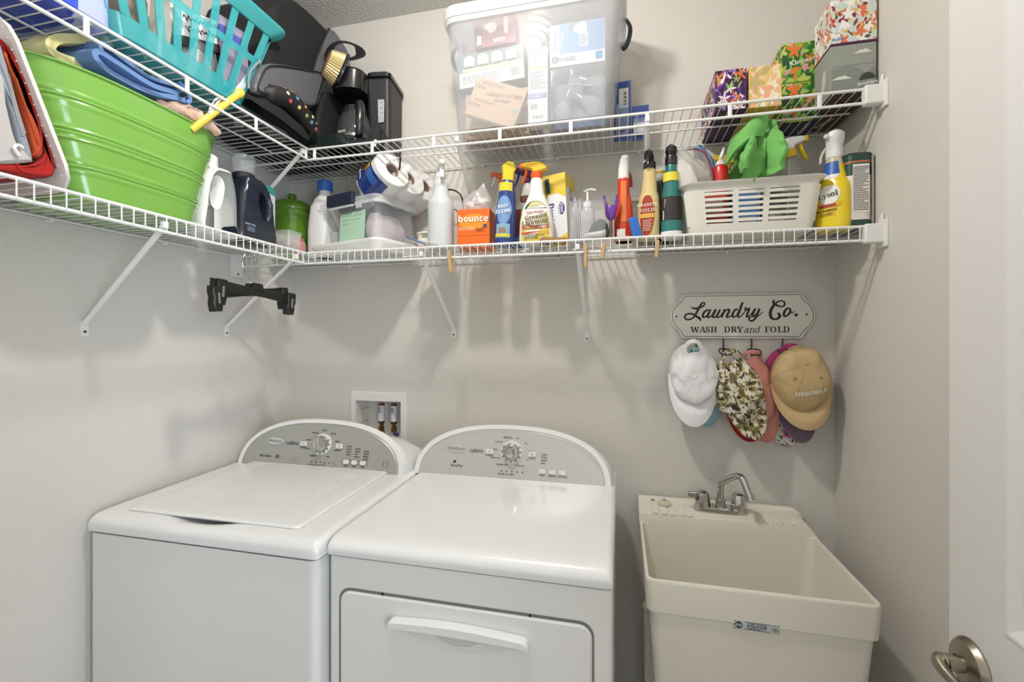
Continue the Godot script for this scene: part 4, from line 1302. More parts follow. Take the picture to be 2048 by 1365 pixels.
	var lid := part(o, "lid", Geo.new().lathe([[0.07, 0.206], [0.073, 0.21], [0.073, 0.225], [0.064, 0.242], [0.04, 0.252], [0.016, 0.256], [0.014, 0.262], [0.019, 0.272], [0.012, 0.28]], 40), gl)
	g = Geo.new()
	for i in 40:
		g.put(Geo.new().box(V(-0.0016, -0.0016, 0), V(0.0016, 0.0016, 0.0012), 0.0008, 1), Transform3D(Basis(Vector3.UP, TAU * i / 40), Vector3.ZERO) * T(0, 0.192, 0.0695))
	part(o, "bead_ring", g, M("86ab4a", 0.3), Transform3D.IDENTITY, 60.0)
	o = thing("clear_tub", "small clear square tub with pink scraps at the front corner of the lower shelf", "tub", V(0.262, LOW, 0.352))
	part(o, "tub_wall", Geo.new().rects([[0.0, -0.032, 0.032, -0.03, 0.03, 0.008], [0.06, -0.037, 0.037, -0.035, 0.035, 0.01], [0.062, -0.04, 0.04, -0.038, 0.038, 0.01], [0.060, -0.036, 0.036, -0.034, 0.034, 0.01], [0.003, -0.031, 0.031, -0.029, 0.029, 0.008]], 4), M("e8e4e2", 0.15, {"alpha": 0.25}))
	for i in 4:
		part(o, "pink_scrap", Geo.new().loft([[0, 0.014, 0.012, 2], [0.012, 0.02, 0.016, 2], [0.024, 0.01, 0.01, 2]], 12), M(["c77f74", "d8a79c", "c9706a", "d5c2bb"][i], 0.7), T([-0.014, 0.014, -0.01, 0.013][i], 0.004 + 0.008 * (i / 2), [0.01, -0.008, -0.014, 0.014][i]))
	o = thing("pink_jar", "small round pink jar behind the clear square tub", "jar", V(0.235, LOW, 0.262))
	part(o, "jar_body", Geo.new().lathe([[0.02, 0], [0.026, 0.006], [0.028, 0.024], [0.025, 0.044], [0.019, 0.05]], 24), M("c8837c", 0.35))
	part(o, "jar_lid", Geo.new().lathe([[0.021, 0.0505], [0.021, 0.058], [0.014, 0.061]], 24), M("b66a66", 0.4))

# a jug seen from its broad side: a slab outlined in z, y with a real hole for the hand, bulging to the front
func jug_body(o: Node3D, m: Material, hx: float, hz: float, h: float) -> void:
	var out: Array = []
	for p in [[1.0, 0.0], [1.0, 0.2], [0.98, 0.5], [0.9, 0.72], [0.75, 0.88], [0.58, 1.0], [-0.08, 1.0], [-0.42, 0.96], [-0.72, 0.84], [-0.9, 0.66], [-1.0, 0.4], [-1.0, 0.0]]:
		out.append(Vector2(-p[0] * hz, p[1] * h))
	var hole: Array = []
	for p in [[-0.42, 0.80], [-0.16, 0.84], [0.0, 0.74], [-0.12, 0.52], [-0.34, 0.36], [-0.56, 0.38], [-0.66, 0.54], [-0.6, 0.72]]:
		hole.append(Vector2(-(-0.3 + (p[0] + 0.3) * 0.72) * hz, (0.62 + (p[1] - 0.62) * 0.78) * h))
	var oc := curve(out, 3, true)
	var hc := curve(hole, 4, true)
	# bevelled slab built directly, the hole bridged into its outline
	var op := PackedVector2Array(oc)
	if Geometry2D.is_polygon_clockwise(op):
		op.reverse()
	var hp := PackedVector2Array(hc)
	if not Geometry2D.is_polygon_clockwise(hp):
		hp.reverse()
	var g := Geo.new()
	var side := func(poly: PackedVector2Array, inward: float) -> void:
		var n := poly.size()
		var lay := [[-1.0, 0.012], [-0.86, 0.004], [-0.55, 0.0], [0.55, 0.0], [0.86, 0.004], [1.0, 0.012]]
		var rings_: Array = []
		for l in lay:
			var r := PackedVector3Array()
			for i in n:
				var d := (poly[(i + 1) % n] - poly[(i - 1 + n) % n]).normalized()
				var q: Vector2 = poly[i] + Vector2(-d.y, d.x) * float(l[1])
				r.append(V(q.x, q.y, l[0] * hx))
			rings_.append(r)
		g.rings(rings_, false, false)
	side.call(op, 1.0)
	side.call(hp, 1.0)
	# the two broad faces, with the hole cut by joining both outlines
	var inset := func(poly: PackedVector2Array) -> PackedVector2Array:
		var n := poly.size()
		var r := PackedVector2Array()
		for i in n:
			var d := (poly[(i + 1) % n] - poly[(i - 1 + n) % n]).normalized()
			r.append(poly[i] + Vector2(-d.y, d.x) * 0.012)
		return r
	var oi: PackedVector2Array = inset.call(op)
	var hi: PackedVector2Array = inset.call(hp)
	var bi := 0
	var bj := 0
	var best := 9.0
	for i in oi.size():
		for j in hi.size():
			var dd := oi[i].distance_to(hi[j])
			if dd < best:
				best = dd
				bi = i
				bj = j
	var joined := PackedVector2Array()
	for i in oi.size() + 1:
		joined.append(oi[(bi + i) % oi.size()])
	for j in hi.size() + 1:
		joined.append(hi[(bj + j) % hi.size()] + (Vector2(1e-5, 1e-5) if j == hi.size() else Vector2.ZERO))
	var ix := Geometry2D.triangulate_polygon(joined)
	for i in range(0, ix.size(), 3):
		var a := joined[ix[i]]
		var b := joined[ix[i + 1]]
		var e := joined[ix[i + 2]]
		if (b - a).cross(e - a) < 0:
			var t := b
			b = e
			e = t
		g.tri(V(a.x, a.y, hx), V(b.x, b.y, hx), V(e.x, e.y, hx))
		g.tri(V(a.x, a.y, -hx), V(e.x, e.y, -hx), V(b.x, b.y, -hx))
	# the slab is outlined in its own x, y; turn it so that its broad side looks along +x
	part(o, "jug_body", g, m, Transform3D(Basis(V(0, 0, -1), V(0, 1, 0), V(1, 0, 0)), Vector3.ZERO), 50.0)

# ---- things on the lower back shelf ----

# a spray head; its nozzle looks along +x of the frame x, the collar sits at the origin
func spray_head(o: Node3D, x: Transform3D, body: Material, nozzle: Material, lever: Material, collar: Material, s := 1.0, cr := 0.0155) -> void:
	x = x * Transform3D(Basis.from_scale(Vector3.ONE * s), Vector3.ZERO)
	var c := part(o, "collar", Geo.new().lathe([[cr, -0.002], [cr + 0.001, 0.002], [cr + 0.001, 0.016], [cr - 0.002, 0.0185]], 28), collar, x)
	var g := Geo.new()
	for i in 20:
		g.put(Geo.new().box(V(-0.0007, 0.001, 0), V(0.0007, 0.015, 0.0009)), Transform3D(Basis(Vector3.UP, TAU * i / 20), Vector3.ZERO) * T(0, 0, cr + 0.0008))
	part(c, "collar_ribs", g, collar)
	var hd := PackedVector2Array()
	for p in curve([Vector2(-0.013, 0.017), Vector2(-0.03, 0.021), Vector2(-0.034, 0.029), Vector2(-0.018, 0.044), Vector2(0.0, 0.049), Vector2(0.026, 0.05), Vector2(0.044, 0.048), Vector2(0.045, 0.036), Vector2(0.028, 0.031), Vector2(0.014, 0.026), Vector2(0.011, 0.017)], 3, true):
		hd.append(p)
	part(o, "spray_head", Geo.new().ext(hd, -0.0115, 0.0115, 0.004), body, x)
	part(o, "nozzle", Geo.new().box(V(0.043, 0.034, -0.009), V(0.055, 0.05, 0.009), 0.003), nozzle, x)
	part(o, "trigger", Geo.new().tube(curve([V(0.032, 0.036, 0), V(0.034, 0.02, 0), V(0.039, 0.004, 0), V(0.046, -0.012, 0)], 4), 0.0078, 10, false, 0.5, V(1, 0.4, 0)), lever, x)

# a bent panel of print that hugs the front of a bottle with half axes a, b and roundness n
func wrap_label(o: Node3D, called: String, a: float, b: float, n: float, y0: float, y1: float, half: float, m: Material, off := 0.0007, round_ := 0.0) -> MeshInstance3D:
	var f := func(u: float, v: float) -> Vector3:
		var t := PI / 2 + lerpf(half, -half, u)
		var e := 2.0 / n
		var yy := lerpf(y0, y1, v)
		if round_ > 0.0:
			var q := pow(absf(u * 2.0 - 1.0), 2.4)
			yy = lerpf(lerpf(y0, (y0 + y1) / 2, q * round_), lerpf(y1, (y0 + y1) / 2, q * round_), v)
		return V((a + off) * signf(cos(t)) * pow(absf(cos(t)), e), yy, (b + off) * pow(absf(sin(t)), e))
	return part(o, called, Geo.new().sheet(f, 20, 4, 0.0005), m, Transform3D.IDENTITY, 60.0)

func film_bag(o: Node3D, called: String, sec: Array, m: Material, sd: int, amp: float) -> void:
	var g := Geo.new().loft(sec, 36)
	var w := wobble(sd, 24.0)
	for i in g.v.size():
		var p := g.v[i]
		g.v[i] += V(w.get_noise_3d(p.x, p.y, p.z), 0.4 * w.get_noise_3d(p.z, p.x, p.y), w.get_noise_3d(p.y, p.z, p.x)) * amp
	part(o, called, g, m, Transform3D.IDENTITY, 28.0)

func build_lower_back() -> void:
	var ink := M("2a2a30", 0.6)
	var wt := M("f3f3f1", 0.35, {"coat": 0.25})
	var film := M("eef0f2", 0.12, {"alpha": 0.22})
	# bleach jug behind the clear bin
	var o := thing("bleach_jug", "white bleach jug with a ribbed blue cap behind the left end of the clear bin", "jug", V(0.262, LOW, 0.14))
	part(o, "jug_body", Geo.new().loft([[0, 0.05, 0.05, 3.0], [0.006, 0.056, 0.056, 3.0], [0.1, 0.057, 0.057, 3.0], [0.15, 0.054, 0.055, 2.8], [0.2, 0.049, 0.052, 2.5], [0.235, 0.035, 0.038, 2.2], [0.25, 0.024, 0.025, 2.0], [0.268, 0.022, 0.022, 2.0]], 32), M("f0efec", 0.4, {"coat": 0.2}))
	var cap := part(o, "cap", Geo.new().lathe([[0.026, 0.268], [0.028, 0.27], [0.028, 0.305], [0.025, 0.31]], 32), M("3f6fc4", 0.35))
	var g := Geo.new()
	for i in 28:
		g.put(Geo.new().box(V(-0.001, 0.272, 0), V(0.001, 0.304, 0.0012)), Transform3D(Basis(Vector3.UP, TAU * i / 28), Vector3.ZERO) * T(0, 0, 0.0278))
	part(cap, "cap_ribs", g, M("3f6fc4", 0.35))
	build_clear_bin()
	build_toilet_paper()

	# plain spray bottle
	o = thing("spray_bottle", "translucent white spray bottle without a label, half full", "spray bottle", V(0.787, LOW, 0.225))
	var frost := M("e9edf0", 0.3, {"alpha": 0.72})
	part(o, "bottle", Geo.new().loft([[0, 0.038, 0.038, 2.2], [0.004, 0.043, 0.043, 2.2], [0.01, 0.045, 0.045, 2.2], [0.15, 0.045, 0.045, 2.2], [0.168, 0.042, 0.042, 2.1], [0.185, 0.03, 0.03, 2], [0.215, 0.025, 0.025, 2], [0.222, 0.0265, 0.0265, 2], [0.236, 0.0265, 0.0265, 2], [0.246, 0.019, 0.019, 2], [0.255, 0.0165, 0.0165, 2]], 36), frost)
	part(o, "liquid", Geo.new().loft([[0.004, 0.04, 0.04, 2.2], [0.01, 0.0425, 0.0425, 2.2], [0.135, 0.0425, 0.0425, 2.2]], 32), M("e3e6ea", 0.2))
	spray_head(o, T(0, 0.254, 0, rot(0, -62, 0)), wt, wt, wt, wt, 0.95, 0.0165)
	# headband and the reel of ribbon behind it
	o = thing("headband", "black hoop headband behind the plain spray bottle", "headband", V(0.775, LOW, 0.125))
	part(o, "band", Geo.new().tube(curve([V(-0.058, 0.12, 0.0), V(-0.062, 0.17, 0.0), V(-0.045, 0.222, -0.006), V(0.0, 0.247, -0.01), V(0.045, 0.225, -0.006), V(0.06, 0.175, 0.0), V(0.05, 0.125, 0.0)], 6), 0.0055, 8, false, 0.5), M("26282c", 0.35))
	part(o, "wire_frame", Geo.new().tube(curve([V(-0.055, 0.0, 0.0), V(-0.076, 0.155, 0.01), V(-0.02, 0.172, 0.02), V(0.045, 0.15, 0.01), V(0.05, 0.0, 0.0)], 6), 0.003, 8), M("85878a", 0.3, {"metal": 0.7}))
	o = thing("ribbon_reel", "white and cream ribbon reel behind the zip bag on the lower shelf", "reel", V(0.715, LOW, 0.185))
	for y in [0.004, 0.064]:
		part(o, "flange", Geo.new().lathe([[0.034, y], [0.036, y + 0.003], [0.034, y + 0.006]], 30), M("f2f0ec", 0.5))
	part(o, "ribbon", Geo.new().lathe([[0.031, 0.008], [0.0315, 0.036], [0.031, 0.066]], 30), M("efe6d6", 0.8))
	small_print(o, T(0.01, 0.055, 0.0322), 0.03, 0.014, 2, ink)
	o = thing("zip_bag", "flat zip bag with a blue zip strip lying on the front edge of the shelf", "bag", V(0.735, LOW + 0.002, 0.262))
	part(o, "bag_film", cloth_strip([V(-0.055, 0.002, 0), V(-0.045, 0.03, 0), V(-0.01, 0.02, 0), V(0.03, 0.012, 0), V(0.06, 0.004, 0)], Vector3.BACK, -0.028, 0.028, 0.002, 31, 0.006), film, Transform3D.IDENTITY, 50.0)
	part(o, "zip_strip", Geo.new().tube([V(-0.045, 0.034, 0.03), V(-0.01, 0.02, 0.03), V(0.025, 0.006, 0.03)], 0.003, 6), M("4d6ea8", 0.4))
	part(o, "pink_slip", Geo.new().box(V(-0.02, 0.003, -0.02), V(0.03, 0.006, 0.02), 0.001, 1), M("d9aeb0", 0.6))

	# orange dryer sheet box with a bag of scraps on top
	o = thing("dryer_sheet_box", "bright orange carton with white lettering on the lower shelf", "box", V(0.911, LOW, 0.2), "", rot(0, 3, 0))
	var orange := M("ee6d18", 0.45)
	part(o, "box_body", Geo.new().box(V(-0.057, 0, -0.045), V(0.057, 0.131, 0.045), 0.0015, 1), orange)
	part(o, "yellow_burst", Geo.new().ext(superpoly(0.05, 0.026, 2.0, 32), 0, 0.0004), M("f29a2c", 0.45), T(0, 0.088, 0.0452))
	part(o, "flap_line", Geo.new().box(V(-0.056, 0.0405, 0), V(0.056, 0.0415, 0.0004)), M("c2540f", 0.5), T(0, 0, 0.0452))
	words(o, "bounce", 0.024, M("a8481a", 0.5), T(0, 0.0975, 0.0458), "Droid Sans", true)
	words(o, "bounce", 0.022, M("fff6ec", 0.5), T(-0.0005, 0.0982, 0.0464), "Droid Sans", true)
	part(o, "seal", Geo.new().ext(superpoly(0.0068, 0.0068, 2.0, 20), 0, 0.0004), M("4a4a78", 0.5), T(0.041, 0.072, 0.0458))
	small_print(o, T(-0.024, 0.064, 0.0458), 0.055, 0.012, 2, M("f6d8b0", 0.5))
	small_print(o, T(0.024, 0.058, 0.0458), 0.03, 0.014, 4, M("9c4a12", 0.5))
	o = thing("scrap_bag", "clear plastic bag of white and pink scraps on top of the orange carton", "bag", V(0.911, LOW + 0.132, 0.2))
	for i in 12:
		var t := PI * 2 * i / 12
		part(o, "scrap", Geo.new().loft([[0, 0.012, 0.01, 2], [0.01, 0.018, 0.014, 2.2], [0.022, 0.01, 0.008, 2]], 10), M(["e8d8d6", "f0eee6", "e6c9cc", "e9e4c8"][i % 4], 0.8), T(cos(t) * 0.026 * (1.0 if i % 2 else 0.55), 0.003 + 0.016 * (i % 3), sin(t) * 0.02, rot(i * 40, i * 70, 0)))
	film_bag(o, "bag_film", [[0.001, 0.05, 0.034, 2.4], [0.02, 0.056, 0.038, 2.2], [0.045, 0.05, 0.035, 2.0], [0.066, 0.032, 0.024, 2.0, 0.008], [0.078, 0.016, 0.012, 2.0, 0.02], [0.098, 0.004, 0.006, 2.0, 0.028]], M("f2f2f4", 0.1, {"alpha": 0.3}), 41, 0.006)

	# blue oven cleaner can
	o = thing("cleaner_bottle", "slim blue cleaner bottle with an angular yellow cap", "spray bottle", V(1.017, LOW, 0.225), "", rot(0, 0, -3))
	var blue := M("26408a", 0.25, {"coat": 0.5})
	part(o, "bottle", Geo.new().loft([[0, 0.03, 0.03, 2], [0.004, 0.034, 0.034, 2], [0.05, 0.0355, 0.0355, 2], [0.12, 0.034, 0.034, 2], [0.18, 0.03, 0.03, 2], [0.212, 0.024, 0.024, 2], [0.222, 0.02, 0.02, 2]], 36), blue)
	wrap_label(o, "pale_swirl", 0.0338, 0.0338, 2.0, 0.07, 0.165, 0.85, M("7ea4d8", 0.35, {"coat": 0.4}), 0.001, 0.9)
	wrap_label(o, "neck_label", 0.0265, 0.0265, 2.0, 0.178, 0.212, 0.9, M("e9d83e", 0.4), 0.0025)
	wrap_label(o, "picture_label", 0.0352, 0.0352, 2.0, 0.025, 0.072, 0.7, M("8fb4d2", 0.4), 0.0008)
	wrap_label(o, "yellow_strip", 0.0352, 0.0352, 2.0, 0.028, 0.038, 0.75, M("e6d63c", 0.4), 0.0018)
	wrap_label(o, "brown_patch", 0.0352, 0.0352, 2.0, 0.042, 0.058, 0.3, M("a07a5a", 0.5), 0.0018)
	words(o, "EASY", 0.011, M("f4f6fa", 0.5), T(-0.002, 0.13, 0.0358, rot(0, 0, 8)), "Droid Sans", true)
	words(o, "CLEAN", 0.0115, M("f4f6fa", 0.5), T(-0.001, 0.113, 0.0364, rot(0, 0, 8)), "Droid Sans", true)
	var hd := PackedVector2Array([Vector2(-0.018, 0), Vector2(0.018, 0), Vector2(0.019, 0.028), Vector2(0.026, 0.042), Vector2(0.016, 0.064), Vector2(-0.006, 0.066), Vector2(-0.022, 0.05), Vector2(-0.018, 0.03)])
	part(o, "angular_cap", Geo.new().ext(hd, -0.015, 0.015, 0.004), M("ecd836", 0.3, {"coat": 0.4}), T(0, 0.221, 0, rot(0, 24, 0)))
	o = thing("spray_bottle", "clear spray bottle with an orange head behind the slim blue bottle", "spray bottle", V(0.972, LOW, 0.085))
	part(o, "bottle", Geo.new().loft([[0, 0.034, 0.026, 2.4], [0.15, 0.034, 0.026, 2.4], [0.2, 0.02, 0.02, 2], [0.26, 0.0145, 0.0145, 2]], 28), M("e4e6e2", 0.15, {"alpha": 0.35}))
	spray_head(o, T(0, 0.262, 0, rot(0, 200, 0)), M("e8722a", 0.35), M("e8722a", 0.35), M("f2f0ec", 0.35), M("e8722a", 0.35), 0.8, 0.0145)
	# floor cleaner with the purple head
	o = thing("spray_bottle", "white spray bottle with a brown label and purple head behind the lightning bottle", "spray bottle", V(1.075, LOW, 0.105))
	part(o, "bottle", Geo.new().loft([[0, 0.05, 0.028, 2.8], [0.006, 0.055, 0.031, 2.8], [0.12, 0.054, 0.03, 2.8], [0.165, 0.04, 0.026, 2.5], [0.19, 0.028, 0.022, 2.2], [0.235, 0.018, 0.017, 2], [0.25, 0.0155, 0.0155, 2]], 32), wt)
	wrap_label(o, "brown_label", 0.0545, 0.0305, 2.8, 0.055, 0.15, 1.3, M("8a4a36", 0.45), 0.0008)
	wrap_label(o, "blue_label", 0.055, 0.031, 2.8, 0.012, 0.054, 1.3, M("3f7cb8", 0.45), 0.0008)
	wrap_label(o, "neck_label", 0.029, 0.0235, 2.2, 0.175, 0.2, 0.9, M("7a4434", 0.45), 0.0024)
	part(o, "print_square", Geo.new().box(V(-0.006, -0.005, 0), V(0.006, 0.005, 0.0005)), M("efb46a", 0.5), T(-0.012, 0.14, 0.0318))
	for i in 4:
		small_print(o, T(-0.018, 0.045 - i * 0.009, 0.0325), 0.045, 0.005, 1, M("e6eef6", 0.5))
	var pur := M("4a1f58", 0.3, {"coat": 0.3})
	spray_head(o, T(0, 0.25, 0, rot(0, 202, 0)), pur, pur, pur, pur, 1.05, 0.0155)
	# grease remover
	o = thing("spray_bottle", "white spray bottle with yellow and orange head and a large yellow label", "spray bottle", V(1.128, LOW, 0.222))
	part(o, "bottle", Geo.new().loft([[0, 0.05, 0.026, 2.8], [0.005, 0.057, 0.031, 2.8], [0.02, 0.0585, 0.032, 2.8], [0.08, 0.056, 0.031, 2.8], [0.12, 0.048, 0.029, 2.6], [0.15, 0.034, 0.026, 2.4], [0.175, 0.025, 0.022, 2.2], [0.215, 0.021, 0.02, 2], [0.225, 0.0165, 0.0165, 2]], 40), wt)
	var lp := PackedVector2Array()
	for p in curve([Vector2(-0.042, 0.012), Vector2(0.0, 0.01), Vector2(0.042, 0.012), Vector2(0.046, 0.05), Vector2(0.044, 0.09), Vector2(0.036, 0.122), Vector2(0.018, 0.139), Vector2(0.0, 0.142), Vector2(-0.018, 0.139), Vector2(-0.036, 0.122), Vector2(-0.044, 0.09), Vector2(-0.046, 0.05)], 4, true):
		lp.append(p)
	# the label bends with the bottle: a row of layers laid on its front
	var bend := func(poly: PackedVector2Array, m: Material, called: String, off: float) -> void:
		var b := Geo.new()
		var fit := Geo.new().ext(poly, 0.0, 0.0006)
		b.put(fit)
		for i in b.v.size():
			var p := b.v[i]
			var hw := 0.0575 if p.y < 0.08 else lerpf(0.0575, 0.036, clampf((p.y - 0.08) / 0.065, 0, 1))
			var hz := 0.032 if p.y < 0.08 else lerpf(0.032, 0.0268, clampf((p.y - 0.08) / 0.065, 0, 1))
			p.z += hz * pow(maxf(0.0, 1.0 - pow(minf(0.99, absf(p.x) / hw), 2.8)), 1.0 / 2.8) + off
			b.v[i] = p
		part(o, called, b, m, Transform3D.IDENTITY, 60.0)
	bend.call(_strips(lp, 0.0, 0.2), M("e9dca0", 0.45), "front_label", 0.0004)
	bend.call(_strips(lp, 0.0, 0.05), M("d9c84a", 0.45), "label_foot", 0.0007)
	bend.call(_strips(lp, 0.118, 0.15), M("5b6a3a", 0.45), "label_arch", 0.0007)
	bend.call(_strips(lp, 0.052, 0.062), M("d8663c", 0.45), "label_band", 0.0009)
	bend.call(_strips(lp, 0.034, 0.0405), M("d8663c", 0.45), "label_band", 0.0009)
	words(o, "Greased", 0.0135, M("c8b23c", 0.5), T(0.0045, 0.0895, 0.0335, rot(0, 0, 7)), "Droid Serif", true)
	words(o, "Lightning", 0.0135, M("c8b23c", 0.5), T(0.0015, 0.0725, 0.0342, rot(0, 0, 7)), "Droid Serif", true)
	words(o, "Greased", 0.013, M("4a3a14", 0.5), T(0.004, 0.09, 0.0338, rot(0, 0, 7)), "Droid Serif", true)
	words(o, "Lightning", 0.013, M("4a3a14", 0.5), T(0.001, 0.073, 0.0345, rot(0, 0, 7)), "Droid Serif", true)
	words(o, "Super Strength", 0.006, M("b8322a", 0.5), T(0.0, 0.106, 0.0328, rot(0, 0, 2)), "Droid Sans", true)
	words(o, "CLEANER", 0.006, M("5a6a2a", 0.5), T(0.006, 0.058, 0.0345), "Droid Sans", true)
	small_print(o, T(0.0, 0.024, 0.0345), 0.07, 0.014, 3, M("4a4636", 0.5))
	small_print(o, T(0.0, 0.128, 0.031), 0.035, 0.01, 2, M("d8d8a8", 0.5))
	var yellow := M("f2c62e", 0.35, {"coat": 0.3})
	var ora := M("ec6226", 0.35, {"coat": 0.3})
	spray_head(o, T(0, 0.226, 0, rot(0, 172, 0)), yellow, ora, ora, ora, 1.08, 0.0165)

	# duster carton, leaning a little
	o = thing("carton", "tall white and yellow duster carton with blue lettering", "box", V(1.2, LOW + 0.001, 0.135), "", rot(0, -14, 3))
	part(o, "box_body", Geo.new().box(V(-0.043, 0, -0.045), V(0.043, 0.25, 0.045), 0.0012, 1), M("eceef2", 0.5))
	var yb := M("eccb3a", 0.5)
	part(o, "yellow_top", Geo.new().box(V(-0.0434, 0.2, -0.0454), V(0.0434, 0.2505, 0.0454), 0.0012, 1), M("f0d658", 0.5))
	part(o, "yellow_patch", Geo.new().ext(PackedVector2Array([Vector2(-0.0425, 0.16), Vector2(-0.0425, 0.2), Vector2(0.0425, 0.2), Vector2(0.0425, 0.165), Vector2(0.01, 0.185), Vector2(-0.02, 0.18)]), 0, 0.0004), yb, T(0, 0, 0.0452))
	part(o, "yellow_patch", Geo.new().ext(PackedVector2Array([Vector2(-0.0425, 0.002), Vector2(0.0425, 0.002), Vector2(0.0425, 0.045), Vector2(0.015, 0.03), Vector2(-0.02, 0.022)]), 0, 0.0004), yb, T(0, 0, 0.0452))
	part(o, "dark_panel", Geo.new().box(V(-0.008, -0.026, 0), V(0.008, 0.026, 0.0005)), M("2e4a52", 0.5), T(-0.022, 0.212, 0.0458, rot(0, 0, 4)))
	words(o, "Duster", 0.021, M("1f2f78", 0.5), T(-0.012, 0.105, 0.0458, rot(0, 0, -90)), "Droid Sans", true)
	small_print(o, T(-0.03, 0.1, 0.0458, rot(0, 0, -90)), 0.06, 0.006, 1, M("1f2f78", 0.5), 0.5)
	part(o, "logo_oval", Geo.new().ext(superpoly(0.0115, 0.021, 2.0, 28), 0, 0.0006), M("26347a", 0.5), T(0.025, 0.13, 0.0455))
	words(o, "Great", 0.0085, M("f2f4fa", 0.5), T(0.0285, 0.131, 0.0462, rot(0, 0, -90)), "Droid Serif", true)
	words(o, "Value", 0.0085, M("f2f4fa", 0.5), T(0.0195, 0.131, 0.0462, rot(0, 0, -90)), "Droid Serif", true)
	part(o, "side_logo", Geo.new().tube(curve([V(0, 0.022, 0), V(0, 0, 0.013), V(0, -0.022, 0), V(0, 0, -0.013)], 6, true), 0.0012, 5, true), M("6a6a70", 0.5), T(0.0436, 0.185, 0.0))
	o = thing("flat_packet", "flat tan and brown packet lying under the duster carton", "packet", V(1.19, LOW, 0.25), "", rot(0, 20, 0))
	part(o, "packet_body", Geo.new().box(V(-0.045, 0, -0.03), V(0.045, 0.014, 0.03), 0.002, 1), M("a8814a", 0.6))
	part(o, "packet_label", Geo.new().box(V(-0.03, 0.014, -0.022), V(0.02, 0.0146, 0.022)), M("e3c24e", 0.6))
	build_acrylic_box()
	build_bottles_right()
	build_white_basket()

# the part of an outline between two heights
func _strips(poly: PackedVector2Array, y0: float, y1: float) -> PackedVector2Array:
	var r := Geometry2D.intersect_polygons(poly, PackedVector2Array([Vector2(-1, y0), Vector2(1, y0), Vector2(1, y1), Vector2(-1, y1)]))
	var p: PackedVector2Array = r[0]
	# close spacing, so that it can be bent
	var o := PackedVector2Array()
	for i in p.size():
		var a := p[i]
		var b := p[(i + 1) % p.size()]
		var n := maxi(1, int(a.distance_to(b) / 0.006))
		for k in n:
			o.append(a.lerp(b, float(k) / n))
	return o

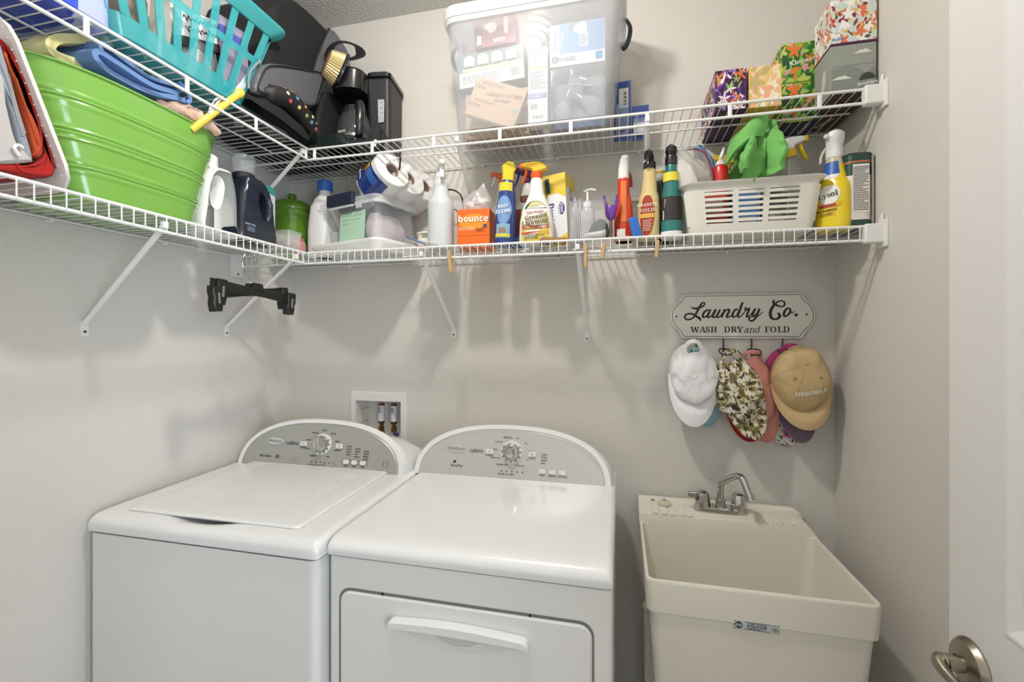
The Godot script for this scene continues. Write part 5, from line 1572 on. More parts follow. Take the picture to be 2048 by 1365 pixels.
func build_clear_bin() -> void:
	# a clear bin standing on its lid, turned a little from the wall
	var turn := rot(0, -16.5, 0)
	var o := thing("storage_bin", "clear plastic bin with a dark latch, standing upside down on its white lid", "bin", V(0.575, LOW, 0.285), "", turn)
	# own axes: -x along the latch side, -z along the other side
	var clear := M("eef2f4", 0.08, {"alpha": 0.09})
	var milky := M("eceff0", 0.3, {"alpha": 0.45})
	part(o, "lid_base", Geo.new().rects([[0.0, -0.352, -0.008, -0.222, -0.006, 0.03], [0.004, -0.362, 0.002, -0.232, 0.003, 0.034], [0.028, -0.368, 0.008, -0.238, 0.009, 0.036], [0.036, -0.37, 0.01, -0.24, 0.011, 0.036], [0.045, -0.366, 0.006, -0.236, 0.007, 0.034], [0.045, -0.348, -0.012, -0.218, -0.011, 0.028]], 5), M("eeeeec", 0.35, {"coat": 0.2}))
	part(o, "bin_wall", Geo.new().rects([[0.046, -0.35, -0.009, -0.221, -0.008, 0.03], [0.19, -0.337, -0.02, -0.21, -0.02, 0.028], [0.19, -0.333, -0.024, -0.206, -0.024, 0.025], [0.05, -0.346, -0.013, -0.217, -0.012, 0.027]], 5, false, false), clear)
	part(o, "flange", Geo.new().rects([[0.176, -0.353, -0.006, -0.224, -0.005, 0.03], [0.2, -0.353, -0.006, -0.224, -0.005, 0.03], [0.206, -0.347, -0.012, -0.218, -0.011, 0.028], [0.206, -0.325, -0.034, -0.196, -0.032, 0.02]], 5, false, true), milky)
	part(o, "rim_band", Geo.new().rects([[0.172, -0.357, -0.002, -0.228, -0.001, 0.032], [0.184, -0.357, -0.002, -0.228, -0.001, 0.032]], 5, false, false), milky)
	for x in [-0.272, -0.096]:
		part(o, "rim_rib", Geo.new().box(V(x - 0.012, 0.16, -0.006), V(x + 0.012, 0.176, 0.002), 0.001, 1), milky)
	var la := part(o, "latch", Geo.new().box(V(-0.256, 0.178, -0.006), V(-0.116, 0.222, 0.012), 0.005), M("262c42", 0.4))
	part(la, "latch_bar", Geo.new().box(V(-0.25, 0.168, 0.0), V(-0.122, 0.177, 0.006), 0.002, 1), M("e8eaec", 0.3))
	# what lies inside: each its own thing
	var I := func(x: float, y: float, z: float) -> Vector3:
		return V(0.575, LOW, 0.285) + turn * V(x, y, z)
	var c := thing("cloth", "tan cloth bundled in the left half of the clear bin", "cloth", I.call(-0.24, 0.05, -0.11), "", turn)
	part(c, "bundle", _lump([[0.0, 0.05, 0.05, 2.2], [0.03, 0.065, 0.06, 2.2], [0.06, 0.06, 0.055, 2.0], [0.085, 0.038, 0.04, 2.0, 0.02], [0.1, 0.012, 0.015, 2.0, 0.03]], 51, 0.014), M("c9a96c", 0.9, {"bump": "cloth", "scale": 10.0, "depth": 0.6}), Transform3D.IDENTITY, 60.0)
	c = thing("cloth", "dark slate cloth laid along the top of the clear bin's contents", "cloth", I.call(-0.17, 0.135, -0.12), "", turn)
	part(c, "bundle", _lump([[0.0, 0.1, 0.07, 2.6], [0.018, 0.118, 0.078, 2.6], [0.036, 0.105, 0.07, 2.4], [0.044, 0.06, 0.05, 2.0]], 52, 0.01), M("68767c", 0.9, {"bump": "cloth", "scale": 10.0, "depth": 0.5}), Transform3D.IDENTITY, 60.0)
	c = thing("cloth", "white and mauve cloth wadded in the right end of the clear bin", "cloth", I.call(-0.075, 0.05, -0.105), "", turn)
	part(c, "bundle", _lump([[0.0, 0.042, 0.07, 2.4], [0.025, 0.05, 0.085, 2.3], [0.06, 0.048, 0.08, 2.2], [0.09, 0.036, 0.06, 2.0], [0.105, 0.012, 0.02, 2.0]], 53, 0.018), M("e0d4d8", 0.9, {"bump": "cloth", "scale": 10.0, "depth": 0.7}), Transform3D.IDENTITY, 60.0)
	c = thing("plastic_cup", "small translucent cup at the front left inside the clear bin", "cup", I.call(-0.275, 0.047, -0.05), "", turn)
	part(c, "cup_wall", Geo.new().lathe([[0.02, 0.0], [0.026, 0.05], [0.0245, 0.05], [0.0185, 0.002]], 28), M("e2ecee", 0.2, {"alpha": 0.4}))
	# the note stuck on the outside
	c = thing("sticky_note", "pale green handwritten sticky note on the front of the clear bin", "note", I.call(-0.135, 0.048, -0.0035), "", turn * rot(-4.5, 0, 0))
	part(c, "paper", Geo.new().box(V(-0.066, 0, 0), V(0.066, 0.104, 0.0006)), M("b8dcc0", 0.7), T(0, 0.0, 0.0, rot(0, 0, 1.5)))
	var pen := M("5d8a7c", 0.6)
	for row in 3:
		var g := Geo.new()
		var pts: Array = []
		var n: int = [40, 34, 16][row]
		for i in n:
			pts.append(V(-0.058 + i * 0.0029 + 0.001 * sin(i * 2.3), 0.09 - row * 0.014 + 0.0032 * sin(i * 1.7 + row) * (0.5 + 0.5 * sin(i * 0.63 + row * 2)), 0.0009))
		g.tube(curve(pts, 2), 0.0006, 4, false, 0.4, Vector3.BACK)
		part(c, "handwriting", g, pen)

func _lump(sec: Array, sd: int, amp: float) -> Geo:
	var g := Geo.new().loft(sec, 40)
	var w := wobble(sd, 13.0)
	var h := Geo.new()
	h.v = g.v.duplicate()
	for i in h.v.size():
		var p := h.v[i]
		h.v[i] += V(w.get_noise_3d(p.x, p.y * 2, p.z), 0.7 * w.get_noise_3d(p.z + 3, p.x, p.y), w.get_noise_3d(p.y + 7, p.z, p.x)) * amp
	return h

func build_toilet_paper() -> void:
	var turn := rot(0, -16.5, 0)
	var base := V(0.575, LOW, 0.285)
	var paper := M("f2f0ee", 0.95, {"bump": "cloth", "scale": 8.0, "depth": 0.35})
	for i in 3:
		var at := base + turn * V(0.022 - i * 0.004, 0.292 - i * 0.003, -0.052 - i * 0.09)
		var o := thing("toilet_roll", ["toilet roll nearest the front in the torn pack on the clear bin", "middle toilet roll of the torn pack, blue print at its foot", "toilet roll at the back of the torn pack by the wall"][i], "toilet roll", at, "toilet rolls in the torn pack", turn * rot(0, -10, 20))
		var rl := Geo.new()
		var rs: Array = []
		for q in [[-0.11, 0.062], [-0.107, 0.069], [-0.005, 0.070], [0.0, 0.066], [0.0, 0.028], [-0.006, 0.0255], [-0.105, 0.0255]]:
			var r := PackedVector3Array()
			for k in 36:
				var t := TAU * k / 36
				r.append(V(q[0], q[1] * cos(t), q[1] * sin(t)))
			rs.append(r)
		rl.rings(rs, true, true)
		part(o, "paper", rl, paper, Transform3D.IDENTITY, 40.0)
		part(o, "core", Geo.new().rings([_xring(-0.1, 0.0255), _xring(-0.003, 0.0255), _xring(-0.003, 0.0225), _xring(-0.1, 0.0225)], false, true), M("a58f80", 0.9))
	# the torn wrap that still holds them
	var o := thing("paper_wrap", "navy blue printed plastic wrap around the toilet rolls", "packaging", base + turn * V(0.022, 0.292, -0.052), "", turn * rot(0, -10, 20))
	var navy := M("233a86", 0.25, {"coat": 0.5})
	var f := func(u: float, v: float) -> Vector3:
		var t := lerpf(deg_to_rad(-70), deg_to_rad(175), u)
		var r := 0.0718
		return V(lerpf(-0.118, -0.022 - 0.006 * sin(t * 2.0), v), r * sin(t), r * cos(t))
	part(o, "wrap_front", Geo.new().sheet(f, 22, 6, 0.0008), navy, Transform3D.IDENTITY, 60.0)
	var f2 := func(u: float, v: float) -> Vector3:
		var t := lerpf(deg_to_rad(-75), deg_to_rad(130), u)
		var k := sqrt(v)
		var w := 0.006 * sin(u * 23.0 + v * 9.0)
		return V(-0.118 - 0.115 * v, (0.0718 * (1.0 - 0.75 * k) + w) * sin(t) - 0.055 * k, (0.0718 * (1.0 - 0.6 * k) + w) * cos(t))
	part(o, "wrap_tail", Geo.new().sheet(f2, 22, 8, 0.0008), M("c9ccd8", 0.25, {"coat": 0.5}), Transform3D.IDENTITY, 45.0)
	var tag_ := func(called: String, t0: float, t1: float, x0: float, x1: float, m: Material, off: float) -> void:
		var fn := func(u: float, v: float) -> Vector3:
			var t := lerpf(deg_to_rad(t0), deg_to_rad(t1), u)
			return V(lerpf(x0, x1, v), (0.0722 + off) * sin(t), (0.0722 + off) * cos(t))
		part(o, called, Geo.new().sheet(fn, 6, 2, 0.0005), m, Transform3D.IDENTITY, 60.0)
	tag_.call("yellow_tag", 12.0, 58.0, -0.066, -0.034, M("efb62c", 0.4), 0.0003)
	tag_.call("blue_stripe", -40.0, 8.0, -0.06, -0.03, M("3f6cb8", 0.35), 0.0003)
	words(o, "9=36", 0.019, M("3a3014", 0.5), T(-0.05, 0.0725 * sin(deg_to_rad(34)) , 0.0735 * cos(deg_to_rad(34)), rot(-34, 0, 0) * rot(0, 0, -90)), "Droid Sans", true)
	part(o, "logo_cloud", Geo.new().ext(superpoly(0.018, 0.012, 2.4, 24), 0, 0.0006), M("1c2c6c", 0.4), T(-0.095, 0.0722 * sin(deg_to_rad(18)), 0.0728 * cos(deg_to_rad(18)), rot(-18, 0, 0) * rot(0, 0, -80)))
	words(o, "Charmin", 0.0085, M("eef2fa", 0.5), T(-0.095, 0.0722 * sin(deg_to_rad(18)), 0.0736 * cos(deg_to_rad(18)), rot(-18, 0, 0) * rot(0, 0, -80)), "Droid Serif", true)

func _xring(x: float, r: float) -> PackedVector3Array:
	var o := PackedVector3Array()
	for k in 28:
		var t := TAU * k / 28
		o.append(V(x, r * cos(t), r * sin(t)))
	return o

func build_acrylic_box() -> void:
	var o := thing("acrylic_box", "clear acrylic box of odds and ends above the right shelf brace", "box", V(1.3, LOW, 0.235))
	part(o, "box_wall", Geo.new().rects([[0.0, -0.056, 0.056, -0.046, 0.046, 0.004], [0.118, -0.058, 0.058, -0.048, 0.048, 0.004], [0.12, -0.0585, 0.0585, -0.0485, 0.0485, 0.004], [0.12, -0.055, 0.055, -0.045, 0.045, 0.003], [0.006, -0.053, 0.053, -0.043, 0.043, 0.003]], 3), M("e6eaee", 0.05, {"alpha": 0.1}))
	part(o, "rim_edge", Geo.new().tube([V(-0.058, 0.12, -0.048), V(0.058, 0.12, -0.048), V(0.058, 0.12, 0.048), V(-0.058, 0.12, 0.048)], 0.0016, 6, true), M("b9bdd0", 0.1, {"alpha": 0.5}))
	o = thing("lotion_bottle", "pale lilac pump bottle standing in the clear acrylic box", "pump bottle", V(1.297, LOW + 0.007, 0.225))
	part(o, "bottle", Geo.new().loft([[0, 0.022, 0.016, 2.6], [0.004, 0.024, 0.018, 2.6], [0.085, 0.024, 0.018, 2.6], [0.1, 0.019, 0.016, 2.3], [0.108, 0.0125, 0.0125, 2]], 28), M("d8ccd8", 0.25, {"alpha": 0.8}))
	var wt := M("f3f3f1", 0.3, {"coat": 0.3})
	var p := part(o, "pump_collar", Geo.new().lathe([[0.0135, 0.108], [0.0145, 0.111], [0.0145, 0.124], [0.012, 0.128], [0.006, 0.131]], 24), wt)
	part(p, "pump_stem", Geo.new().lathe([[0.0042, 0.13], [0.0036, 0.16]], 12), wt)
	part(p, "pump_spout", Geo.new().tube(curve([V(-0.011, 0.162, -0.004), V(0.0, 0.166, 0.0), V(0.016, 0.165, 0.006), V(0.028, 0.159, 0.01)], 4), 0.0048, 10, false, 0.7), wt)
	for i in 6:
		var e := thing("paper_slip", ["folded white paper slip at the far left end of the clear acrylic box", "second paper slip from the left in the clear acrylic box", "third paper slip from the left in the clear acrylic box", "fourth paper slip from the left in the clear acrylic box", "fifth paper slip from the left in the clear acrylic box", "paper slip nearest the lotion bottle in the clear acrylic box"][i], "paper", V(1.252 + i * 0.0052, LOW + 0.007, 0.235 - i * 0.004), "paper slips in the acrylic box", rot(0, -12 + i * 5, -3 + i * 1.5))
		part(e, "slip", Geo.new().box(V(-0.0012, 0, -0.024), V(0.0012, 0.105 + 0.011 * ((i * 7) % 4), 0.022), 0.0008, 1), M(["f2f0ec", "e9e9ee", "dfe3ec"][i % 3], 0.7))
	o = thing("cloth_wad", "dark grey cloth wad in the clear acrylic box", "cloth", V(1.335, LOW + 0.008, 0.245))
	part(o, "wad", _lump([[0.0, 0.024, 0.02, 2.2], [0.02, 0.03, 0.026, 2.2], [0.044, 0.026, 0.022, 2.0], [0.06, 0.008, 0.008, 2.0, 0.006]], 61, 0.008), M("565c5e", 0.95, {"bump": "cloth", "scale": 12.0, "depth": 0.6}), Transform3D.IDENTITY, 60.0)
	o = thing("tube", "small white capped tube lying in the clear acrylic box", "tube", V(1.335, LOW + 0.02, 0.268))
	part(o, "tube_body", Geo.new().tube([V(-0.045, -0.006, 0), V(-0.03, -0.003, 0), V(0.01, 0, 0)], [0.004, 0.0075, 0.0095], 16), M("e8e4e0", 0.4))
	part(o, "cap", Geo.new().tube([V(0.0105, 0, 0), V(0.013, 0, 0), V(0.021, 0.001, 0.001), V(0.022, 0.001, 0.001)], [0.0095, 0.0105, 0.0105, 0.009], 18), M("c9c2ba", 0.4))
	o = thing("tulip_scoop", "purple tulip shaped plastic piece beside the red bottle", "ornament", V(1.372, LOW, 0.258))
	var pu := M("6a2f9c", 0.2, {"coat": 0.6})
	part(o, "cup", Geo.new().loft([[0.062, 0.005, 0.005, 2], [0.068, 0.011, 0.009, 2], [0.085, 0.018, 0.012, 2], [0.1, 0.0185, 0.012, 2.2], [0.108, 0.012, 0.008, 2.2]], 22), pu)
	for e in [-1, 1]:
		part(o, "petal", Geo.new().tube(curve([V(e * 0.012, 0.095, 0), V(e * 0.017, 0.115, 0), V(e * 0.0195, 0.128, 0.001), V(e * 0.019 - 0.002, 0.142, 0.001)], 4), [0.0062, 0.0062, 0.006, 0.006, 0.0058, 0.0055, 0.0055, 0.005, 0.0048, 0.0045, 0.004, 0.0035, 0.002], 10), pu)
	part(o, "stem", Geo.new().lathe([[0.0045, 0.0], [0.0055, 0.01], [0.0045, 0.064]], 12), M("6d5a4c", 0.5))

func build_bottles_right() -> void:
	var wt := M("f3f3f1", 0.3, {"coat": 0.3})
	var bk := M("1c1c1e", 0.25, {"coat": 0.5})
	var o := thing("spray_bottle", "glossy red spray bottle with a white head", "spray bottle", V(1.411, LOW, 0.21))
	var red := M("d8391c", 0.2, {"coat": 0.6})
	part(o, "bottle", Geo.new().loft([[0, 0.026, 0.024, 2.2], [0.005, 0.0295, 0.027, 2.2], [0.08, 0.03, 0.0275, 2.2], [0.125, 0.0265, 0.025, 2.2], [0.148, 0.0215, 0.021, 2.1], [0.158, 0.0195, 0.0195, 2], [0.19, 0.018, 0.018, 2], [0.2, 0.0185, 0.0185, 2], [0.205, 0.0165, 0.0165, 2]], 32), red)
	part(o, "clear_foot", Geo.new().loft([[0.0, 0.0266, 0.0246, 2.2], [0.005, 0.0302, 0.0277, 2.2], [0.016, 0.0304, 0.0279, 2.2]], 32), M("e6b0a2", 0.3))
	part(o, "rating_label", Geo.new().box(V(-0.013, -0.012, 0), V(0.013, 0.012, 0.0006)), M("e9e4e0", 0.5), T(-0.008, 0.026, 0.0278))
	wrap_label(o, "side_label", 0.0305, 0.028, 2.2, 0.06, 0.19, 0.25, M("e4793a", 0.4), 0.0006)
	part(o, "spray_head", Geo.new().loft([[0.204, 0.0165, 0.0165, 2.4], [0.21, 0.0175, 0.018, 2.4], [0.236, 0.017, 0.018, 2.4], [0.252, 0.0155, 0.02, 2.4, 0.002, 0.002], [0.264, 0.0155, 0.024, 2.4, 0.003, 0.005], [0.274, 0.012, 0.02, 2.3, 0.004, 0.005], [0.278, 0.006, 0.011, 2.0, 0.004, 0.004]], 26), wt)
	part(o, "trigger", Geo.new().tube(curve([V(0.012, 0.236, -0.012), V(0.022, 0.215, -0.022), V(0.024, 0.185, -0.024)], 4), 0.005, 8), M("b8281c", 0.3))
	o = thing("sponge", "blue scrubbing sponge leaning between the red and the cream bottle", "sponge", V(1.453, LOW + 0.002, 0.262), "", rot(-6, 20, 12))
	part(o, "sponge_body", Geo.new().box(V(-0.014, 0, -0.009), V(0.014, 0.066, 0.009), 0.005), M("3f78cc", 0.9, {"bump": "terry", "scale": 20.0, "depth": 0.5}))
	o = thing("plastic_case", "flat grey plastic case standing behind the cream bottle", "case", V(1.5, LOW, 0.055))
	part(o, "case_body", Geo.new().box(V(-0.06, 0, -0.018), V(0.085, 0.168, 0.018), 0.004), M("a8a49a", 0.35, {"alpha": 0.75}))
	part(o, "case_lid", Geo.new().box(V(-0.062, 0.168, -0.02), V(0.087, 0.182, 0.02), 0.004), M("c6c2b8", 0.4))
	o = thing("spray_bottle", "cream spray bottle with a red oval label and black head", "spray bottle", V(1.487, LOW, 0.222), "", rot(0, -14, -1))
	var cream := M("d9c48a", 0.25, {"coat": 0.5})
	part(o, "bottle", Geo.new().loft([[0, 0.028, 0.022, 2.5], [0.005, 0.0335, 0.026, 2.5], [0.06, 0.034, 0.0265, 2.5], [0.11, 0.033, 0.026, 2.4], [0.138, 0.03, 0.0245, 2.3], [0.152, 0.0245, 0.021, 2.2], [0.2, 0.0205, 0.0185, 2], [0.22, 0.0195, 0.018, 2], [0.227, 0.016, 0.016, 2]], 34), cream)
	wrap_label(o, "oval_label", 0.0338, 0.0263, 2.45, 0.012, 0.136, 0.62, M("a8321e", 0.4), 0.0008, 0.92)
	wrap_label(o, "label_band", 0.0338, 0.0263, 2.45, 0.066, 0.08, 0.6, M("e2b04e", 0.4), 0.0016)
	words(o, "GRANITE", 0.0095, M("f2e6d4", 0.5), T(0.0, 0.107, 0.0276), "Droid Serif", true)
	words(o, "GOLD", 0.0105, M("f2e6d4", 0.5), T(0.0, 0.09, 0.0276), "Droid Serif", true)
	small_print(o, T(0.002, 0.043, 0.0276), 0.03, 0.036, 7, M("e8c8b4", 0.5))
	part(o, "cap_collar", Geo.new().lathe([[0.0185, 0.225], [0.0195, 0.229], [0.0185, 0.245], [0.015, 0.25]], 24), bk)
	part(o, "spray_head", Geo.new().loft([[0.248, 0.012, 0.016, 2.6], [0.258, 0.0155, 0.026, 2.6, 0, 0.006], [0.272, 0.014, 0.03, 2.4, 0, 0.008], [0.282, 0.008, 0.018, 2.0, 0, 0.004]], 22), bk)
	part(o, "trigger", Geo.new().tube(curve([V(0, 0.262, 0.026), V(0, 0.245, 0.034), V(-0.012, 0.236, 0.036)], 4), 0.006, 8, false, 0.6), bk)
	o = thing("aerosol_can", "black can with a yellow and white top behind the teal bottle", "can", V(1.533, LOW, 0.125))
	part(o, "can_body", Geo.new().lathe([[0.022, 0], [0.024, 0.004], [0.024, 0.2], [0.019, 0.212]], 28), M("201f22", 0.25, {"coat": 0.5}))
	part(o, "can_top", Geo.new().lathe([[0.019, 0.212], [0.02, 0.216], [0.02, 0.244], [0.016, 0.252]], 24), M("e6e2d8", 0.4))
	part(o, "top_ring", Geo.new().lathe([[0.0205, 0.238], [0.021, 0.242], [0.0205, 0.247]], 24), M("e2b23a", 0.4))
	o = thing("spray_bottle", "teal spray bottle with a black head and a white foot", "spray bottle", V(1.556, LOW, 0.222), "", rot(0, -8, 0))
	var teal := M("1e7470", 0.2, {"coat": 0.6})
	part(o, "bottle", Geo.new().loft([[0.022, 0.032, 0.027, 2.4], [0.07, 0.032, 0.027, 2.4], [0.12, 0.03, 0.0265, 2.3], [0.165, 0.025, 0.024, 2.2], [0.21, 0.019, 0.019, 2], [0.228, 0.018, 0.018, 2], [0.234, 0.0155, 0.0155, 2]], 32), teal)
	part(o, "white_foot", Geo.new().loft([[0, 0.027, 0.022, 2.4], [0.004, 0.0315, 0.0265, 2.4], [0.022, 0.0325, 0.0275, 2.4]], 32), wt)
	wrap_label(o, "black_label", 0.0318, 0.0268, 2.4, 0.056, 0.128, 1.45, M("2b2624", 0.4), 0.001)
	wrap_label(o, "yellow_chevron", 0.0225, 0.0225, 2.1, 0.178, 0.205, 1.3, M("e8dc4a", 0.4), 0.0022)
	part(o, "white_patch", Geo.new().box(V(-0.006, -0.014, 0), V(0.006, 0.014, 0.0006)), M("e6e2da", 0.5), T(-0.024, 0.072, 0.0205, rot(0, -50, 0)))
	words(o, "GOO", 0.009, M("e9e4dc", 0.5), T(-0.02, 0.108, 0.0235, rot(0, -40, 78)), "Droid Sans", true)
	part(o, "cap_collar", Geo.new().lathe([[0.018, 0.232], [0.0195, 0.236], [0.0185, 0.258], [0.0165, 0.262]], 24), bk)
	part(o, "spray_head", Geo.new().loft([[0.26, 0.015, 0.018, 2.4], [0.27, 0.018, 0.024, 2.4, 0, 0.004], [0.284, 0.0165, 0.024, 2.2, 0, 0.005], [0.293, 0.009, 0.014, 2.0, 0, 0.004]], 24), bk)

	# yellow cleaner and the tin by the right wall
	o = thing("spray_bottle", "large yellow spray bottle with a white head beside the tin", "spray bottle", V(2.004, LOW, 0.225), "", rot(0, -42, 0))
	var yl := M("f0d41c", 0.25, {"coat": 0.4})
	part(o, "bottle", Geo.new().loft([[0, 0.036, 0.028, 2.8], [0.004, 0.042, 0.033, 2.8], [0.022, 0.044, 0.035, 2.8], [0.11, 0.0435, 0.0345, 2.8], [0.135, 0.041, 0.033, 2.6], [0.148, 0.034, 0.029, 2.3], [0.165, 0.03, 0.0265, 2.2], [0.19, 0.024, 0.023, 2.1], [0.212, 0.0185, 0.0185, 2]], 40), yl)
	part(o, "clear_neck", Geo.new().loft([[0.188, 0.0252, 0.0242, 2.1], [0.214, 0.0193, 0.0193, 2]], 30, false, false), M("e6e6e2", 0.3, {"alpha": 0.5}))
	part(o, "blue_label", Geo.new().sheet(func(u: float, v: float) -> Vector3:
		var t := PI / 2 + lerpf(1.2, -0.75, u)
		return V(lerpf(0.0315, 0.0232, v) * cos(t), lerpf(0.16, 0.198, v), lerpf(0.0282, 0.0228, v) * sin(t)), 14, 3, 0.0005), M("3060b4", 0.4), Transform3D.IDENTITY, 60.0)
	part(o, "white_label", Geo.new().sheet(func(u: float, v: float) -> Vector3:
		var t := PI / 2 + lerpf(1.2, -0.75, u)
		return V(lerpf(0.0345, 0.0316, v) * cos(t), lerpf(0.149, 0.16, v), lerpf(0.0295, 0.0283, v) * sin(t)), 14, 2, 0.0005), M("eef0f2", 0.4), Transform3D.IDENTITY, 60.0)
	wrap_label(o, "front_oval", 0.0438, 0.0348, 2.8, 0.075, 0.128, 0.5, M("f4f4f0", 0.4), 0.0012, 0.8)
	words(o, "Lysol", 0.014, M("3c3630", 0.5), T(-0.004, 0.101, 0.0365, rot(0, -6, 6)), "Droid Serif", true)
	wrap_label(o, "red_band", 0.0438, 0.0348, 2.8, 0.066, 0.074, 0.48, M("b8404a", 0.4), 0.0012)
	words(o, "ALL PURPOSE", 0.006, M("3c3630", 0.5), T(-0.006, 0.057, 0.0362, rot(0, -4, 2)), "Droid Sans", true)
	small_print(o, T(-0.008, 0.046, 0.0362, rot(0, -4, 4)), 0.036, 0.01, 2, M("8a7a3a", 0.5))
	for q in [[0.024, 0.072, 30.0], [0.016, 0.045, 20.0]]:
		part(o, "lemon_print", Geo.new().ext(superpoly(0.008, 0.006, 2.0, 18), 0, 0.0006), M("eebc22", 0.4), T(q[0], q[1], 0.0335, rot(0, 28, q[2])))
	var wh := part(o, "spray_head", Geo.new().loft([[0.21, 0.0195, 0.0195, 2.4], [0.213, 0.021, 0.022, 2.4], [0.235, 0.0205, 0.022, 2.4], [0.25, 0.019, 0.025, 2.3, 0.001, 0.003], [0.268, 0.021, 0.031, 2.2, 0.004, 0.006], [0.282, 0.0195, 0.029, 2.1, 0.006, 0.005], [0.291, 0.01, 0.016, 2.0, 0.006, 0.002]], 30), wt)
	part(wh, "nozzle", Geo.new().lathe([[0.006, 0], [0.006, 0.008], [0.004, 0.009]], 14), wt, T(-0.004, 0.268, 0.035, rot(80, -30, 0)))
	part(o, "trigger", Geo.new().tube(curve([V(-0.018, 0.246, 0.01), V(-0.026, 0.226, 0.018), V(-0.028, 0.2, 0.022)], 4), 0.0055, 8, false, 0.6), M("e9e9e6", 0.3, {"alpha": 0.7}))
	o = thing("tin", "tall oblong tin with green bands and a white label against the right wall", "tin", V(2.053, LOW, 0.205))
	var gr := M("14463a", 0.3, {"coat": 0.4})
	part(o, "tin_body", Geo.new().rects([[0.024, -0.034, 0.034, -0.056, 0.056, 0.022], [0.152, -0.034, 0.034, -0.056, 0.056, 0.022]], 5), M("e8e4dc", 0.35, {"coat": 0.3}))
	part(o, "green_band", Geo.new().rects([[0.002, -0.0342, 0.0342, -0.0562, 0.0562, 0.022], [0.0245, -0.0342, 0.0342, -0.0562, 0.0562, 0.022]], 5), gr)
	part(o, "green_band", Geo.new().rects([[0.15, -0.0342, 0.0342, -0.0562, 0.0562, 0.022], [0.208, -0.0342, 0.0342, -0.0562, 0.0562, 0.022]], 5), gr)
	part(o, "copper_line", Geo.new().rects([[0.184, -0.0345, 0.0345, -0.0565, 0.0565, 0.022], [0.19, -0.0345, 0.0345, -0.0565, 0.0565, 0.022]], 5), M("b8704a", 0.4))
	part(o, "rolled_rim", Geo.new().rects([[0.207, -0.035, 0.035, -0.057, 0.057, 0.022], [0.2095, -0.0365, 0.0365, -0.0585, 0.0585, 0.023], [0.212, -0.035, 0.035, -0.057, 0.057, 0.022]], 5), M("5c6a62", 0.3, {"metal": 0.8}))
	part(o, "side_seam", Geo.new().box(V(0.031, 0.0, 0.047), V(0.0352, 0.208, 0.052)), M("b0aca2", 0.35))
	var la := part(o, "white_label", Geo.new().box(V(-0.018, 0.045, 0.0562), V(0.022, 0.18, 0.0568)), M("efece8", 0.5))
	small_print(la, T(0.002, 0.112, 0.0569), 0.037, 0.125, 26, M("5e5a58", 0.6))
	part(o, "script_print", Geo.new().tube(curve([V(-0.0343, 0.13, 0.03), V(-0.0346, 0.125, 0.018), V(-0.0346, 0.105, 0.014), V(-0.0346, 0.108, 0.026), V(-0.0346, 0.122, 0.03)], 4), 0.0012, 5), M("6a5a44", 0.5))

